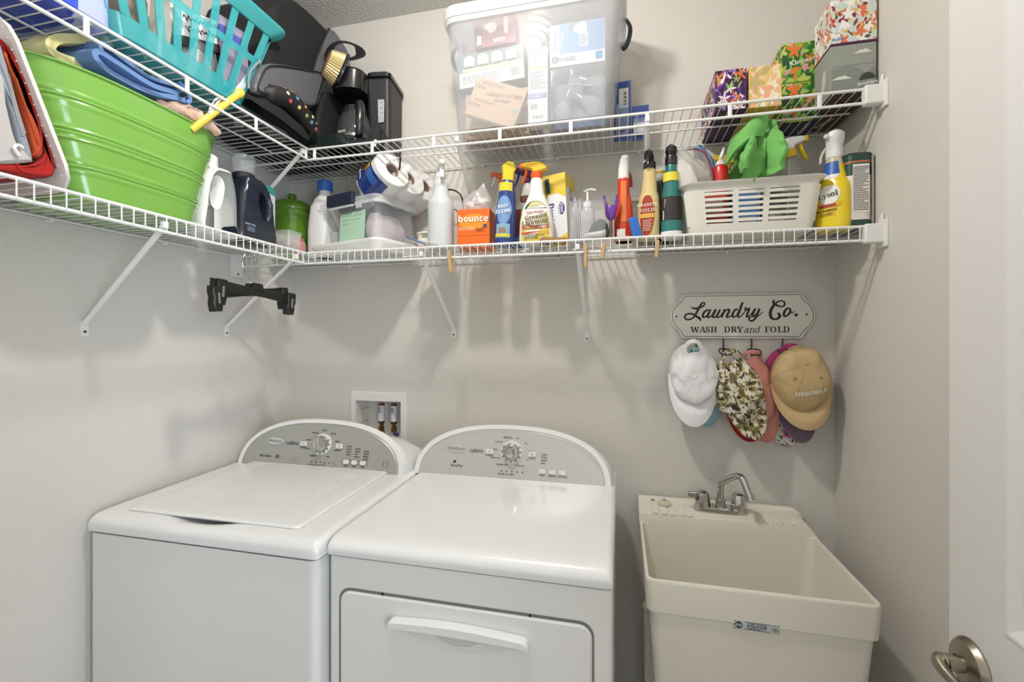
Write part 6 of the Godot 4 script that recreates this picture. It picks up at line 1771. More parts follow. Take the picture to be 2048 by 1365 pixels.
func build_white_basket() -> void:
	var bm := M("e9e6dc", 0.35, {"coat": 0.2})
	var o := thing("plastic_basket", "white slotted plastic basket full of cleaning things", "basket", V(1.773, LOW, 0.145))
	# front and back walls are solid sheets with three columns of slots, built from bars
	var hw := func(y: float) -> float: return 0.168 + 0.018 * y / 0.15
	var hd := func(y: float) -> float: return 0.112 + 0.015 * y / 0.15
	part(o, "floor", Geo.new().rects([[0.0, -0.16, 0.16, -0.104, 0.104, 0.02], [0.006, -0.167, 0.167, -0.111, 0.111, 0.022]], 4), bm)
	part(o, "rim", Geo.new().rects([[0.142, -0.184, 0.184, -0.126, 0.126, 0.024], [0.15, -0.196, 0.196, -0.138, 0.138, 0.028], [0.155, -0.198, 0.198, -0.14, 0.14, 0.03], [0.156, -0.195, 0.195, -0.137, 0.137, 0.029], [0.154, -0.181, 0.181, -0.123, 0.123, 0.022], [0.142, -0.18, 0.18, -0.122, 0.122, 0.022]], 5, false, false), bm)
	part(o, "lower_wall", Geo.new().rects([[0.004, -0.167, 0.167, -0.111, 0.111, 0.022], [0.034, -0.172, 0.172, -0.1155, 0.1155, 0.022], [0.034, -0.169, 0.169, -0.1125, 0.1125, 0.021], [0.004, -0.164, 0.164, -0.108, 0.108, 0.021]], 4, false, false), bm)
	part(o, "upper_wall", Geo.new().rects([[0.128, -0.183, 0.183, -0.1248, 0.1248, 0.024], [0.146, -0.185, 0.185, -0.127, 0.127, 0.024], [0.146, -0.182, 0.182, -0.124, 0.124, 0.022], [0.128, -0.18, 0.18, -0.1218, 0.1218, 0.022]], 4, false, false), bm)
	for s in [-1, 1]:
		# uprights between the slot columns, then the slats
		for q in [[-0.183, -0.128], [-0.050, -0.034], [0.034, 0.050], [0.128, 0.183]]:
			var f := func(u: float, v: float) -> Vector3:
				var y := lerpf(0.03, 0.132, v)
				var k: float = hw.call(y) / 0.183
				return V(clampf(lerpf(q[0], q[1], u) * k, -0.19, 0.19), y, s * (hd.call(y) - 0.0015 - (0.012 * pow(clampf((absf(lerpf(q[0], q[1], u)) - 0.16) / 0.023, 0, 1), 2.0))))
			part(o, "upright", Geo.new().sheet(f, 4, 3, 0.003), bm, Transform3D.IDENTITY, 60.0)
		for col in 3:
			var x0: float = [-0.128, -0.034, 0.050][col]
			var x1: float = [-0.050, 0.034, 0.128][col]
			for row in 6:
				var y := 0.042 + row * 0.0158
				part(o, "slat", Geo.new().box(V(x0 - 0.002, y - 0.0045, -0.0016), V(x1 + 0.002, y + 0.0045, 0.0016), 0.001, 1), bm, T(0, 0, s * (hd.call(y) - 0.0015)))
		var e := func(u: float, v: float) -> Vector3:
			var y := lerpf(0.03, 0.132, v)
			return V(s * (hw.call(y) - 0.0015), y, lerpf(-0.1, 0.1, u))
		part(o, "end_wall", Geo.new().sheet(e, 6, 3, 0.003), bm, Transform3D.IDENTITY, 60.0)
	var B := func(x: float, y: float, z: float) -> Vector3: return V(x, LOW + y, z)
	# what the basket holds
	o = thing("powder_bag", "clear bag of white powder leaning at the left end of the white basket", "bag", B.call(1.636, 0.03, 0.19), "", rot(8, 0, 14))
	part(o, "powder", _lump([[0.0, 0.03, 0.02, 2.2], [0.06, 0.038, 0.026, 2.2], [0.15, 0.036, 0.022, 2.2], [0.2, 0.026, 0.014, 2.2], [0.225, 0.01, 0.006, 2.0]], 71, 0.008), M("e9e2de", 0.9), T(0.004, 0.0, 0.0), 60.0)
	film_bag(o, "bag_film", [[0.0, 0.034, 0.024, 2.2], [0.06, 0.043, 0.031, 2.2], [0.15, 0.041, 0.028, 2.2], [0.21, 0.034, 0.018, 2.2], [0.25, 0.03, 0.004, 2.2], [0.262, 0.028, 0.003, 2.2]], film_mat(), 72, 0.006)
	for i in 3:
		o = thing("zip_bag", ["zip bag with a blue zip standing left in the white basket", "zip bag with a pale blue zip standing behind the first", "zip bag with a maroon zip standing before the others"][i], "bag", B.call(1.678 - i * 0.012, 0.03, 0.15 + 0.02 * (i - 1)), "", rot(0, -10, 0))
		var top := 0.275 - i * 0.012
		part(o, "bag_film", cloth_strip([V(0.04, 0.0, 0), V(0.036, 0.12, 0), V(0.026, 0.19, 0), V(0.008, 0.235, 0), V(-0.022, top, 0)], Vector3.BACK, -0.04, 0.04, 0.0012, 80 + i, 0.006, 8), M("b9c6e0", 0.12, {"alpha": 0.3}), Transform3D.IDENTITY, 60.0)
		part(o, "zip_strip", Geo.new().tube(curve([V(0.033, 0.15, 0.041), V(0.024, 0.195, 0.041), V(0.008, 0.237, 0.041), V(-0.024, top + 0.004, 0.041)], 5), 0.0036, 6), M(["4f7ec0", "7fa8d8", "8a4a58"][i], 0.35))
	o = thing("squeeze_bottle", "small red squeeze bottle with a white tip in the white basket", "bottle", B.call(1.703, 0.05, 0.2))
	part(o, "bottle", Geo.new().loft([[0, 0.022, 0.022, 2], [0.14, 0.024, 0.024, 2], [0.168, 0.022, 0.022, 2], [0.176, 0.016, 0.016, 2]], 28), M("c8281e", 0.3, {"coat": 0.4}))
	part(o, "clear_shoulder", Geo.new().loft([[0.176, 0.017, 0.017, 2], [0.19, 0.012, 0.012, 2], [0.196, 0.006, 0.006, 2]], 24), M("e4e0de", 0.3))
	part(o, "tip", Geo.new().tube([V(0, 0.195, 0), V(0.006, 0.215, 0), V(0.01, 0.232, 0)], [0.006, 0.0055, 0.003], 12), M("f2f0ee", 0.35))
	o = thing("spray_bottle", "white spray bottle with a yellow head, half hidden behind the green cloth", "spray bottle", B.call(1.735, 0.01, 0.115))
	part(o, "bottle", Geo.new().loft([[0, 0.036, 0.03, 2.4], [0.16, 0.036, 0.03, 2.4], [0.2, 0.02, 0.02, 2], [0.226, 0.015, 0.015, 2]], 28), M("f0f0ee", 0.35))
	spray_head(o, T(0, 0.228, 0, rot(0, 178, 0)), M("ecc92e", 0.35), M("f2f2f0", 0.35), M("ecc92e", 0.35), M("ecc92e", 0.35), 1.0, 0.0155)
	o = thing("spray_bottle", "clear spray bottle with a white and yellow head pointing right", "spray bottle", B.call(1.905, 0.012, 0.17), "", rot(0, 6, 0))
	part(o, "bottle", Geo.new().loft([[0, 0.036, 0.036, 2], [0.14, 0.042, 0.042, 2], [0.175, 0.036, 0.036, 2], [0.21, 0.022, 0.022, 2], [0.232, 0.0165, 0.0165, 2]], 36), M("dfe2e0", 0.06, {"alpha": 0.14}))
	part(o, "dip_tube", Geo.new().tube([V(0, 0.23, 0), V(-0.002, 0.12, 0), V(-0.01, 0.01, 0)], 0.003, 8), M("e8eae8", 0.3))
	spray_head(o, T(0, 0.234, 0, rot(0, 10, 9)), M("f2f2f0", 0.35), M("f0cf30", 0.35), M("f0cf30", 0.35), M("f0cf30", 0.35), 1.15, 0.0165)
	# the green cloth thrown over the front rim
	o = thing("microfibre_cloth", "bright green fluffy cloth draped over the white basket", "cloth", B.call(1.79, 0, 0.2))
	var gm := M("74b862", 0.98, {"bump": "terry", "scale": 14.0, "depth": 0.6, "rim": 0.4})
	var w := wobble(91, 9.0)
	var f := func(u: float, v: float) -> Vector3:
		# u across, v from the front hem over the peak to the back
		var x := lerpf(-0.07, 0.07, u)
		var e := absf(u * 2.0 - 1.0)
		var peak := 0.338 - 0.05 * pow(e, 2.6) + 0.012 * sin(u * 9.0)
		var bottom := 0.158 + 0.014 * sin(u * 7.0 + 1.0)
		var y: float
		var z: float
		if v < 0.62:
			var t := v / 0.62
			y = lerpf(bottom, peak, sin(t * PI * 0.5) * 0.35 + t * 0.65)
			z = lerpf(0.085, 0.03, t) + (0.026 * sin(u * 8.2 + 0.4) + 0.012 * sin(u * 17.0)) * (1.0 - 0.75 * t) + 0.022 * sin(PI * t)
			x = x * lerpf(0.82, 0.66, t * t) + 0.012 * t + 0.012 * sin(PI * t) * (1.0 if u < 0.5 else -0.3)
			x *= 1.0 + 0.25 * sin(PI * minf(1.0, t * 1.25))
		else:
			var t := (v - 0.62) / 0.38
			y = lerpf(peak, 0.17, t) + 0.018 * sin(PI * t)
			z = lerpf(0.03, -0.06, sqrt(t))
			x = x * lerpf(0.66, 0.9, t) + 0.012
		var p := V(x, y, z)
		return p + V(w.get_noise_3dv(p * 1.8), 0.5 * w.get_noise_3dv(p * 1.4 + V(4, 0, 0)), 1.3 * w.get_noise_3dv(p * 1.8 + V(0, 8, 0))) * 0.016
	part(o, "drape", Geo.new().sheet(f, 34, 44, 0.006), gm, Transform3D.IDENTITY, 70.0)
	part(o, "fold", cloth_strip([V(-0.066, 0.29, 0.03), V(-0.035, 0.312, 0.078), V(0.0, 0.335, 0.084), V(0.03, 0.345, 0.066)], V(-0.25, -1.0, 0.12).normalized(), 0.0, 0.075, 0.009, 93, 0.012, 10), gm, Transform3D.IDENTITY, 70.0)
	# packets that show through the slots
	var kinds := [["red and green packet low in the left of the white basket", "b8402e", 1.675, 0.05], ["dark green box behind the left slots of the white basket", "2e4a34", 1.66, 0.0], ["blue and white packet behind the middle slots of the white basket", "4f86c8", 1.775, 0.0], ["brown book behind the middle slots of the white basket", "6a5648", 1.745, -0.05], ["grey patterned pouch behind the right slots of the white basket", "8d8a86", 1.87, 0.0]]
	for i in 5:
		o = thing("packet", kinds[i][0], "packet", B.call(kinds[i][2], 0.007, 0.225 - 0.022 * i), "packets in the white basket", rot(0, i * 4 - 8, 0))
		part(o, "packet_body", Geo.new().box(V(-0.04, 0, -0.007), V(0.04, 0.12 + 0.006 * i, 0.007), 0.004), M(kinds[i][1], 0.5))
		small_print(o, T(0, 0.07, 0.0072), 0.06, 0.07, 5, M("e6e2da", 0.5))

func film_mat() -> StandardMaterial3D:
	return M("eef0f2", 0.12, {"alpha": 0.22})

# ---- things on the upper shelves ----

# petals, leaves and dots drawn on one flat print
func floral(bg: String, cols: Array, sd: int, n: int, rmin: float, rmax: float, slim: float, size := 160) -> ImageTexture:
	var r := RandomNumberGenerator.new()
	r.seed = sd
	var im := Image.create(size, size, false, Image.FORMAT_RGB8)
	im.fill(Color(bg))
	for i in n:
		var c := Vector2(r.randf(), r.randf()) * size
		var a := r.randf_range(rmin, rmax) * size
		var b := a * r.randf_range(slim, slim * 1.6)
		var t := r.randf() * TAU
		var col := Color(cols[i % cols.size()])
		var k := 5 if i % 4 == 0 else 1
		for p in k:
			var tt := t + TAU * p / k
			var cc := c + (Vector2.from_angle(tt) * a * 0.8 if k > 1 else Vector2.ZERO)
			var e := int(a) + 1
			for y in range(-e, e + 1):
				for x in range(-e, e + 1):
					var q := Vector2(x, y).rotated(-tt)
					var w := 1.0 - pow(absf(q.x) / a, 1.6)
					if w > 0 and absf(q.y) < b * w:
						im.set_pixel(posmod(int(cc.x) + x, size), posmod(int(cc.y) + y, size), col)
	return ImageTexture.create_from_image(im)

func build_upper_back() -> void:
	build_bulb_bin()
	# two blue blister packs
	for i in 2:
		var o := thing("blister_pack", ["tall blue blister pack with a white bar code label beside the bulb bin", "short blue blister pack to the right of the tall one"][i], "package", V(1.408 + i * 0.06, UP, 0.1 - i * 0.01), "blue blister packs", rot(0, -6 + i * 4, 0))
		var h: float = [0.205, 0.12][i]
		part(o, "card", Geo.new().box(V(-0.028, 0, -0.004), V(0.028, h, 0.0), 0.001, 1), M("34549a", 0.45))
		part(o, "blister", Geo.new().box(V(-0.023, 0.012, 0.0), V(0.023, h * 0.6, 0.016), 0.005), M("9fb4dc", 0.08, {"alpha": 0.35}))
		if i == 0:
			var la := part(o, "bar_code_label", Geo.new().box(V(-0.012, 0.1, 0.0165), V(0.02, 0.168, 0.0172)), M("ece8dc", 0.5), T(0, 0.012, -0.015))
			var bars := Geo.new()
			for k in 12:
				bars.box(V(0.004, 0.108 + k * 0.0043, 0.0173), V(0.015, 0.108 + k * 0.0043 + (0.0014 if k % 3 else 0.003), 0.0176))
			part(la, "bar_code", bars, M("2c2c30", 0.5))
			part(o, "zero_mark", Geo.new().tube(curve([V(0.007, 0.03, 0.0172), V(0, 0.037, 0.0172), V(-0.007, 0.03, 0.0172), V(0, 0.023, 0.0172)], 4, true), 0.0015, 5, true), M("2a2e44", 0.4))
		else:
			part(o, "white_panel", Geo.new().box(V(-0.022, 0.02, 0.0), V(0.02, 0.055, 0.0008)), M("c8cad2", 0.5), T(0, 0, 0.016))
	# tissue boxes
	var purple := printed(floral("2a1638", ["e9e4e6", "6a2f98", "8fc46a", "8a6ab0", "d8703a", "f0dfe4", "5a2a80"], 5, 64, 0.05, 0.15, 0.22), 0.5, V(11, 8.2, 8), V(0.5, 0, 0))
	var yellow := printed(floral("f4e3b4", ["f0b088", "f7efe0", "eac878", "c9b27a", "f2c49c"], 8, 36, 0.1, 0.2, 0.36), 0.5, V(11, 8.2, 8), V(0.5, 0, 0))
	var green := printed(floral("2f7a34", ["8cc63f", "f0853a", "a8d45c", "f4a8b0", "5aa03a", "2a5e30", "c8dc6a"], 12, 54, 0.07, 0.17, 0.36), 0.5, V(9.2, 7.9, 9), V(0.5, 0, 0))
	var multi := printed(floral("d4e2d8", ["fbfaf6", "b83a6a", "e9b84a", "3f5a44", "e87a52", "f4f2ee", "8a2a4a", "dfe6e0"], 15, 90, 0.04, 0.1, 0.34), 0.5, V(8.9, 7.9, 8.9), V(0.5, 0, 0))
	var slot := M("e9e6e0", 0.7)
	var boxes := [
		["dark purple tissue box with white and green plant print", V(1.7225, UP, 0.128), V(0.087, 0.122, 0.238), purple, "3a1c4a"],
		["yellow tissue box with peach coloured flowers", V(1.8165, UP, 0.126), V(0.088, 0.122, 0.238), yellow, "e2bc4c"],
		["green leaf and orange print tissue box, the lower of its stack", V(1.956, UP, 0.059), V(0.108, 0.126, 0.108), green, "262a4c"],
		["green leaf and orange print tissue box, on top of its twin", V(1.956, UP + 0.127, 0.059), V(0.108, 0.126, 0.108), green, "4f9a2e"],
		["grey tissue box with pale cloud print by the right wall", V(2.031, UP, 0.218), V(0.111, 0.136, 0.111), M("9a9f98", 0.5), "4a3630"],
		["pale green floral tissue box on top of the grey one", V(2.032, UP + 0.137, 0.218), V(0.112, 0.127, 0.112), multi, "5a2a4c"],
	]
	for i in 6:
		var b: Array = boxes[i]
		var o := thing("tissue_box", b[0], "tissue box", b[1], "tissue boxes on the upper shelf", rot(0, 0, 0))
		var h: Vector3 = b[2] * 0.5
		part(o, "box_body", Geo.new().box(V(-h.x, 0.0012, -h.z), V(h.x, b[2].y, h.z), 0.0015, 1), b[3])
		part(o, "base_panel", Geo.new().box(V(-h.x + 0.0008, 0, -h.z + 0.0008), V(h.x - 0.0008, 0.0012, h.z - 0.0008)), M(b[4], 0.5))
		part(o, "top_opening", Geo.new().ext(superpoly(h.x * 0.55, h.z * 0.5, 2.2, 24), 0, 0.0008), slot, T(0, b[2].y, 0, rot(-90, 0, 0)))
		match i:
			0, 1:
				for e in [-1, 1]:
					part(o, "edge_line", Geo.new().box(V(e * (h.x - 0.002) - 0.0015, 0.002, h.z), V(e * (h.x - 0.002) + 0.0015, b[2].y - 0.002, h.z + 0.0005)), M(["5a2a68", "e8c65a"][i], 0.5))
			3:
				words(o, "Kleenex", 0.014, M("f8f8f2", 0.5), T(0.006, 0.066, h.z + 0.0004, rot(0, 0, 8)), "Droid Serif", true)
			2:
				words(o, "Kleenex", 0.014, M("d8d8e4", 0.5), T(0.025, -0.0006, 0.0, rot(90, 0, 90)), "Droid Serif", true)
			4:
				var pale := M("dfe2da", 0.5)
				var dark := M("3c403e", 0.5)
				part(o, "cloud_print", Geo.new().ext(_cloud(0.024, 0.012), 0, 0.0005), pale, T(0.024, 0.108, h.z))
				part(o, "cloud_print", Geo.new().ext(_cloud(0.026, 0.011), 0, 0.0005), pale, T(-0.028, 0.04, h.z))
				part(o, "hill_print", Geo.new().ext(PackedVector2Array([Vector2(-0.054, 0.07), Vector2(-0.01, 0.078), Vector2(0.012, 0.066), Vector2(0.03, 0.05), Vector2(0.054, 0.072), Vector2(0.054, 0.003), Vector2(-0.054, 0.003)]), 0, 0.0003), M("878c86", 0.5), T(0, 0, h.z))
				var fan := PackedVector2Array([Vector2(-0.022, 0)])
				for k in 19:
					fan.append(Vector2.from_angle(PI - PI * k / 18) * (0.021 if k % 2 else 0.0175))
				fan.append(Vector2(0.022, 0))
				part(o, "fan_print", Geo.new().ext(fan, 0, 0.0005), dark, T(0.034, 0.034, h.z + 0.0003, rot(0, 0, 6)))
				words(o, "Scotties", 0.009, M("f0f2f4", 0.5), T(0.034, 0.024, h.z + 0.0008, rot(0, 0, 6)), "Droid Serif", true)
				part(o, "side_leaf", Geo.new().ext(superpoly(0.012, 0.03, 2.0, 24), 0, 0.0005), M("c6d0c0", 0.5), T(-h.x - 0.0005, 0.06, 0.01, rot(0, 90, 12)))
				part(o, "flap_line", Geo.new().box(V(-0.054, 0.0775, 0), V(0.054, 0.0785, 0.0004)), M("7d827c", 0.5), T(0, 0, h.z))
			5:
				part(o, "logo_cloud", Geo.new().ext(superpoly(0.0115, 0.0085, 2.2, 24), 0, 0.0006), M("e4ecf4", 0.5), T(-0.04, 0.017, h.z))
				words(o, "Puffs", 0.0075, M("3a5a9a", 0.5), T(-0.04, 0.0165, h.z + 0.0007, rot(0, 0, 6)), "Droid Serif", true)
				part(o, "dark_foot", Geo.new().box(V(-h.x - 0.0003, 0.001, -h.z - 0.0003), V(h.x + 0.0003, 0.0065, h.z + 0.0003), 0.001, 1), M("5a2a4c", 0.5))
	var o := thing("tissue_pack", "dark brown printed pack lying under and behind the grey tissue box", "package", V(2.03, UP, 0.085))
	part(o, "pack_body", Geo.new().box(V(-0.018, 0, -0.07), V(0.055, 0.075, 0.075), 0.01), M("4a342e", 0.5))
	words(o, "TISSUE", 0.016, M("d8c8b8", 0.5), T(0.0, -0.0006, 0.0, rot(90, 0, 70)), "Droid Sans", true)

func _cloud(w: float, h: float) -> PackedVector2Array:
	var r := PackedVector2Array()
	for p in curve([Vector2(-w, 0), Vector2(-w * 0.6, h * 0.45), Vector2(-w * 0.3, h * 0.8), Vector2(0, h * 0.75), Vector2(w * 0.25, h), Vector2(w * 0.6, h * 0.5), Vector2(w, 0.001)], 4):
		r.append(p)
	return r

func build_bulb_bin() -> void:
	var o := thing("bulb_bin", "big clear plastic bin of light bulbs with a frosted lid on the upper shelf", "bin", V(1.119, UP, 0.155))
	var clear := M("e4e6ea", 0.24, {"alpha": 0.17, "spec": 0.12})
	var frost := M("e2e4e6", 0.8, {"alpha": 0.5, "spec": 0.1})
	part(o, "bin_wall", Geo.new().rects([[0.0, -0.245, 0.245, -0.112, 0.118, 0.04], [0.01, -0.258, 0.258, -0.125, 0.128, 0.045], [0.2, -0.276, 0.276, -0.134, 0.14, 0.045], [0.385, -0.291, 0.291, -0.142, 0.15, 0.045], [0.385, -0.288, 0.288, -0.139, 0.147, 0.042], [0.2, -0.273, 0.273, -0.131, 0.137, 0.042], [0.012, -0.255, 0.255, -0.122, 0.125, 0.042]], 6, true, false), clear, Transform3D.IDENTITY, 40.0)
	part(o, "lid", Geo.new().rects([[0.376, -0.3, 0.3, -0.145, 0.158, 0.05], [0.404, -0.303, 0.303, -0.146, 0.161, 0.052], [0.416, -0.297, 0.297, -0.14, 0.155, 0.048], [0.418, -0.28, 0.28, -0.125, 0.138, 0.04], [0.424, -0.275, 0.275, -0.12, 0.133, 0.04]], 6), frost)
	part(o, "rim_ledge", Geo.new().rects([[0.358, -0.296, 0.296, -0.1445, 0.155, 0.048], [0.374, -0.299, 0.299, -0.1448, 0.157, 0.05]], 6, false, false), frost)
	for s in [-1, 1]:
		var h := part(o, "handle", Geo.new().tube(curve([V(s * 0.286, 0.405, -0.035), V(s * 0.3, 0.395, -0.022), V(s * 0.313, 0.36, -0.005), V(s * 0.312, 0.325, 0.0), V(s * 0.3, 0.296, -0.006), V(s * 0.288, 0.292, -0.012)], 5), 0.0085, 12, false, 0.7), M("232a3c", 0.35, {"coat": 0.3}))
		part(h, "handle_bracket", Geo.new().box(V(s * 0.282 - 0.008, 0.3, -0.035), V(s * 0.282 + 0.012, 0.39, 0.012), 0.003, 1), frost)
	var P := func(x: float, y: float, z: float) -> Vector3: return V(x, UP + y, z)
	# the things inside, each on its own
	var wht := M("f1f1ef", 0.5)
	var ink := M("4a4c54", 0.5)
	var b := thing("bulb_box", "red light bulb box at the upper left inside the clear bulb bin", "box", P.call(0.99, 0.31, 0.205), "bulb packages in the clear bin", rot(0, 0, 2))
	part(b, "box_body", Geo.new().box(V(-0.075, 0, -0.03), V(0.07, 0.095, 0.03), 0.001, 1), M("9c4a5a", 0.5))
	part(b, "dark_corner", Geo.new().box(V(-0.074, 0.002, 0.0302), V(-0.048, 0.07, 0.0307)), M("5a3048", 0.5))
	part(b, "white_patch", Geo.new().box(V(-0.066, 0.01, 0.0308), V(-0.05, 0.04, 0.0313)), wht)
	_bulb_print(b, T(-0.02, 0.065, 0.0304, rot(0, 0, -112)), 0.042)
	part(b, "white_panel", Geo.new().box(V(0.03, 0.035, 0.0303), V(0.045, 0.09, 0.0308)), M("e9d8d8", 0.5))
	words(b, "5000", 0.014, wht, T(0.012, 0.017, 0.0306), "Droid Sans", true)
	b = thing("bulb_box", "blue and white bulb box at the upper right inside the clear bin", "box", P.call(1.266, 0.198, 0.222), "bulb packages in the clear bin", rot(0, 0, 0))
	part(b, "box_body", Geo.new().box(V(-0.09, 0, -0.028), V(0.088, 0.137, 0.028), 0.001, 1), M("e8ecf2", 0.5))
	part(b, "blue_panel", Geo.new().box(V(-0.058, 0.04, 0.0282), V(0.086, 0.135, 0.0287)), M("8fb2dc", 0.5))
	_bulb_print(b, T(0.005, 0.115, 0.0288, rot(0, 0, -95)), 0.045)
	part(b, "white_patch", Geo.new().box(V(0.008, 0.056, 0.0288), V(0.034, 0.098, 0.0293)), wht)
	small_print(b, T(0.021, 0.077, 0.0294), 0.022, 0.036, 5, M("6a88b8", 0.5))
	words(b, "refresh", 0.014, M("8a96aa", 0.5), T(-0.07, 0.088, 0.0286, rot(0, 0, 90)), "Droid Sans", false)
	words(b, "DAYLIGHT", 0.008, wht, T(-0.05, 0.085, 0.0292, rot(0, 0, 90)), "Droid Sans", true)
	part(b, "round_logo", Geo.new().tube(curve([V(0.01, 0, 0), V(0, 0.01, 0), V(-0.01, 0, 0), V(0, -0.01, 0)], 6, true), 0.0013, 5, true), M("5a68a0", 0.5), T(-0.072, 0.022, 0.0288))
	words(b, "GE", 0.009, M("5a68a0", 0.5), T(-0.072, 0.022, 0.0286), "Droid Serif", true)
	words(b, "60W", 0.011, ink, T(-0.048, 0.022, 0.0286), "Droid Sans", false)
	small_print(b, T(-0.02, 0.021, 0.0286), 0.03, 0.016, 3, M("7a88a8", 0.5))
	part(b, "blue_square", Geo.new().box(V(0.058, 0.01, 0.0282), V(0.08, 0.034, 0.0287)), M("5aa0d8", 0.5))
	b = thing("bulb_pack", "clear plastic pack of glass bulbs at the lower right inside the clear bin", "package", P.call(1.266, 0.014, 0.222), "bulb packages in the clear bin")
	part(b, "pack_film", Geo.new().box(V(-0.09, 0, -0.032), V(0.09, 0.178, 0.036), 0.008), M("d4dae2", 0.08, {"alpha": 0.18}))
	part(b, "blue_card", Geo.new().box(V(-0.086, 0.002, -0.026), V(0.086, 0.035, -0.02)), M("7f9ccc", 0.5))
	part(b, "grey_back", Geo.new().box(V(-0.086, 0.035, -0.03), V(0.086, 0.175, -0.026)), M("8d98a8", 0.5))
	part(b, "film_crease", Geo.new().tube(curve([V(-0.055, 0.108, 0.037), V(0.0, 0.114, 0.037), V(0.05, 0.104, 0.037), V(0.088, 0.109, 0.036)], 6), 0.003, 6, false, 0.5), M("f4f6f8", 0.15))
	for q in [[-0.045, 0.062], [0.038, 0.066], [-0.012, 0.13], [0.055, 0.13]]:
		var u := thing("glass_bulb", ["glass bulb at the lower left of the clear pack in the bulb bin", "glass bulb at the lower right of the clear pack in the bulb bin", "glass bulb at the upper left of the clear pack in the bulb bin", "glass bulb at the upper right of the clear pack in the bulb bin"][[-0.045, 0.038, -0.012, 0.055].find(q[0])], "light bulb", P.call(1.266 + q[0], 0.014 + q[1], 0.226), "glass bulbs in the clear pack", rot(0, 0, 200 + q[0] * 900))
		part(u, "glass", Geo.new().lathe([[0.012, -0.03], [0.016, -0.018], [0.025, 0.0], [0.028, 0.014], [0.024, 0.028], [0.012, 0.037], [0.002, 0.039]], 24), M("dfe5ec", 0.05, {"alpha": 0.3}))
		part(u, "screw_base", Geo.new().lathe([[0.006, -0.058], [0.011, -0.053], [0.0125, -0.03]], 16), M("c8ccd0", 0.25, {"metal": 0.9}))
	b = thing("bulb_box", "tall narrow white box with green band in the middle of the clear bin", "box", P.call(1.141, 0.014, 0.246), "bulb packages in the clear bin")
	part(b, "box_body", Geo.new().box(V(-0.032, 0, -0.03), V(0.032, 0.243, 0.026), 0.001, 1), M("dfe6f0", 0.5))
	part(b, "top_panel", Geo.new().box(V(-0.031, 0.18, 0.0262), V(0.031, 0.242, 0.0267)), wht)
	part(b, "logo_oval", Geo.new().ext(superpoly(0.017, 0.011, 2.0, 26), 0, 0.0006), M("5a6496", 0.5), T(-0.008, 0.222, 0.0267))
	words(b, "Great", 0.007, wht, T(-0.008, 0.226, 0.0274), "Droid Serif", true)
	words(b, "Value", 0.007, wht, T(-0.008, 0.217, 0.0274), "Droid Serif", true)
	part(b, "green_band", Geo.new().box(V(-0.031, 0.172, 0.0262), V(0.031, 0.186, 0.0268)), M("c2d4a0", 0.5))
	part(b, "text_panel", Geo.new().box(V(-0.029, 0.1, 0.0262), V(0.029, 0.168, 0.0267)), wht)
	small_print(b, T(0, 0.136, 0.0268), 0.05, 0.058, 9, M("6a6c74", 0.5))
	part(b, "blue_band", Geo.new().box(V(-0.029, 0.078, 0.0262), V(0.029, 0.094, 0.0267)), M("7286b8", 0.5))
	small_print(b, T(0, 0.086, 0.0268), 0.046, 0.01, 2, wht)
	part(b, "code_panel", Geo.new().box(V(-0.029, 0.006, 0.0262), V(0.029, 0.07, 0.0267)), wht)
	_bars(b, T(-0.012, 0.052, 0.0268), 0.024, 0.02)
	words(b, "OGGI", 0.01, ink, T(0.0, 0.018, 0.0268), "Droid Sans", true)
	b = thing("bulb_pack", "grey green bulb pack with a windowed front at the middle left inside the clear bin", "package", P.call(0.972, 0.183, 0.205), "bulb packages in the clear bin", rot(0, 0, 3))
	part(b, "pack_body", Geo.new().box(V(-0.122, 0.0, -0.036), V(0.118, 0.118, 0.022), 0.002, 1), M("7d8f98", 0.5))
	part(b, "green_strip", Geo.new().box(V(-0.1, 0.056, 0.0222), V(0.116, 0.068, 0.0228)), M("c8dab0", 0.5))
	for i in 4:
		part(b, "bulb_window", Geo.new().loft([[0, 0.017, 0.008, 2], [0.008, 0.021, 0.011, 2], [0.03, 0.02, 0.01, 2], [0.036, 0.012, 0.006, 2]], 18), M("e6ece0", 0.2, {"coat": 0.5}), T(-0.075 + i * 0.05, 0.072, 0.022))
	var la := part(b, "white_label", Geo.new().box(V(-0.112, 0.002, 0.0225), V(0.116, 0.054, 0.024)), wht)
	small_print(la, T(-0.035, 0.028, 0.0242), 0.13, 0.03, 4, M("9a9ca4", 0.5))
	_bars(la, T(0.086, 0.03, 0.0242), 0.03, 0.026)
	b = thing("bulb_box", "kraft card bulb box leaning at the lower left inside the clear bin", "box", P.call(0.975, 0.038, 0.255), "bulb packages in the clear bin", rot(0, 0, -22))
	part(b, "card", Geo.new().box(V(-0.095, 0, -0.016), V(0.09, 0.132, 0.012), 0.004), M("cdb49c", 0.7))
	words(b, "ecosmart", 0.014, M("7a6450", 0.6), T(-0.028, 0.118, 0.0122), "Droid Sans", false)
	words(b, "100w", 0.013, M("7a6450", 0.6), T(-0.072, 0.1, 0.0122), "Droid Sans", false)
	words(b, "ecosmart", 0.012, M("7a6450", 0.6), T(-0.038, 0.058, 0.0122), "Droid Sans", false)
	words(b, "100w", 0.013, M("7a6450", 0.6), T(-0.072, 0.04, 0.0122), "Droid Sans", false)
	words(b, "LED", 0.011, M("7a6450", 0.6), T(0.07, 0.098, 0.0122, rot(0, 0, 16)), "Droid Sans", false)
	words(b, "Ceiling in kitchen", 0.011, M("4c4036", 0.6), T(0.018, 0.093, 0.0122, rot(0, 0, 10)), "Droid Serif", false)
	words(b, "floodlight", 0.009, M("4c4036", 0.6), T(0.02, 0.075, 0.0122, rot(0, 0, 10)), "Droid Serif", false)
	part(b, "blue_mark", Geo.new().box(V(0.06, 0.05, 0.0121), V(0.082, 0.058, 0.0124)), M("8ab0b8", 0.6))
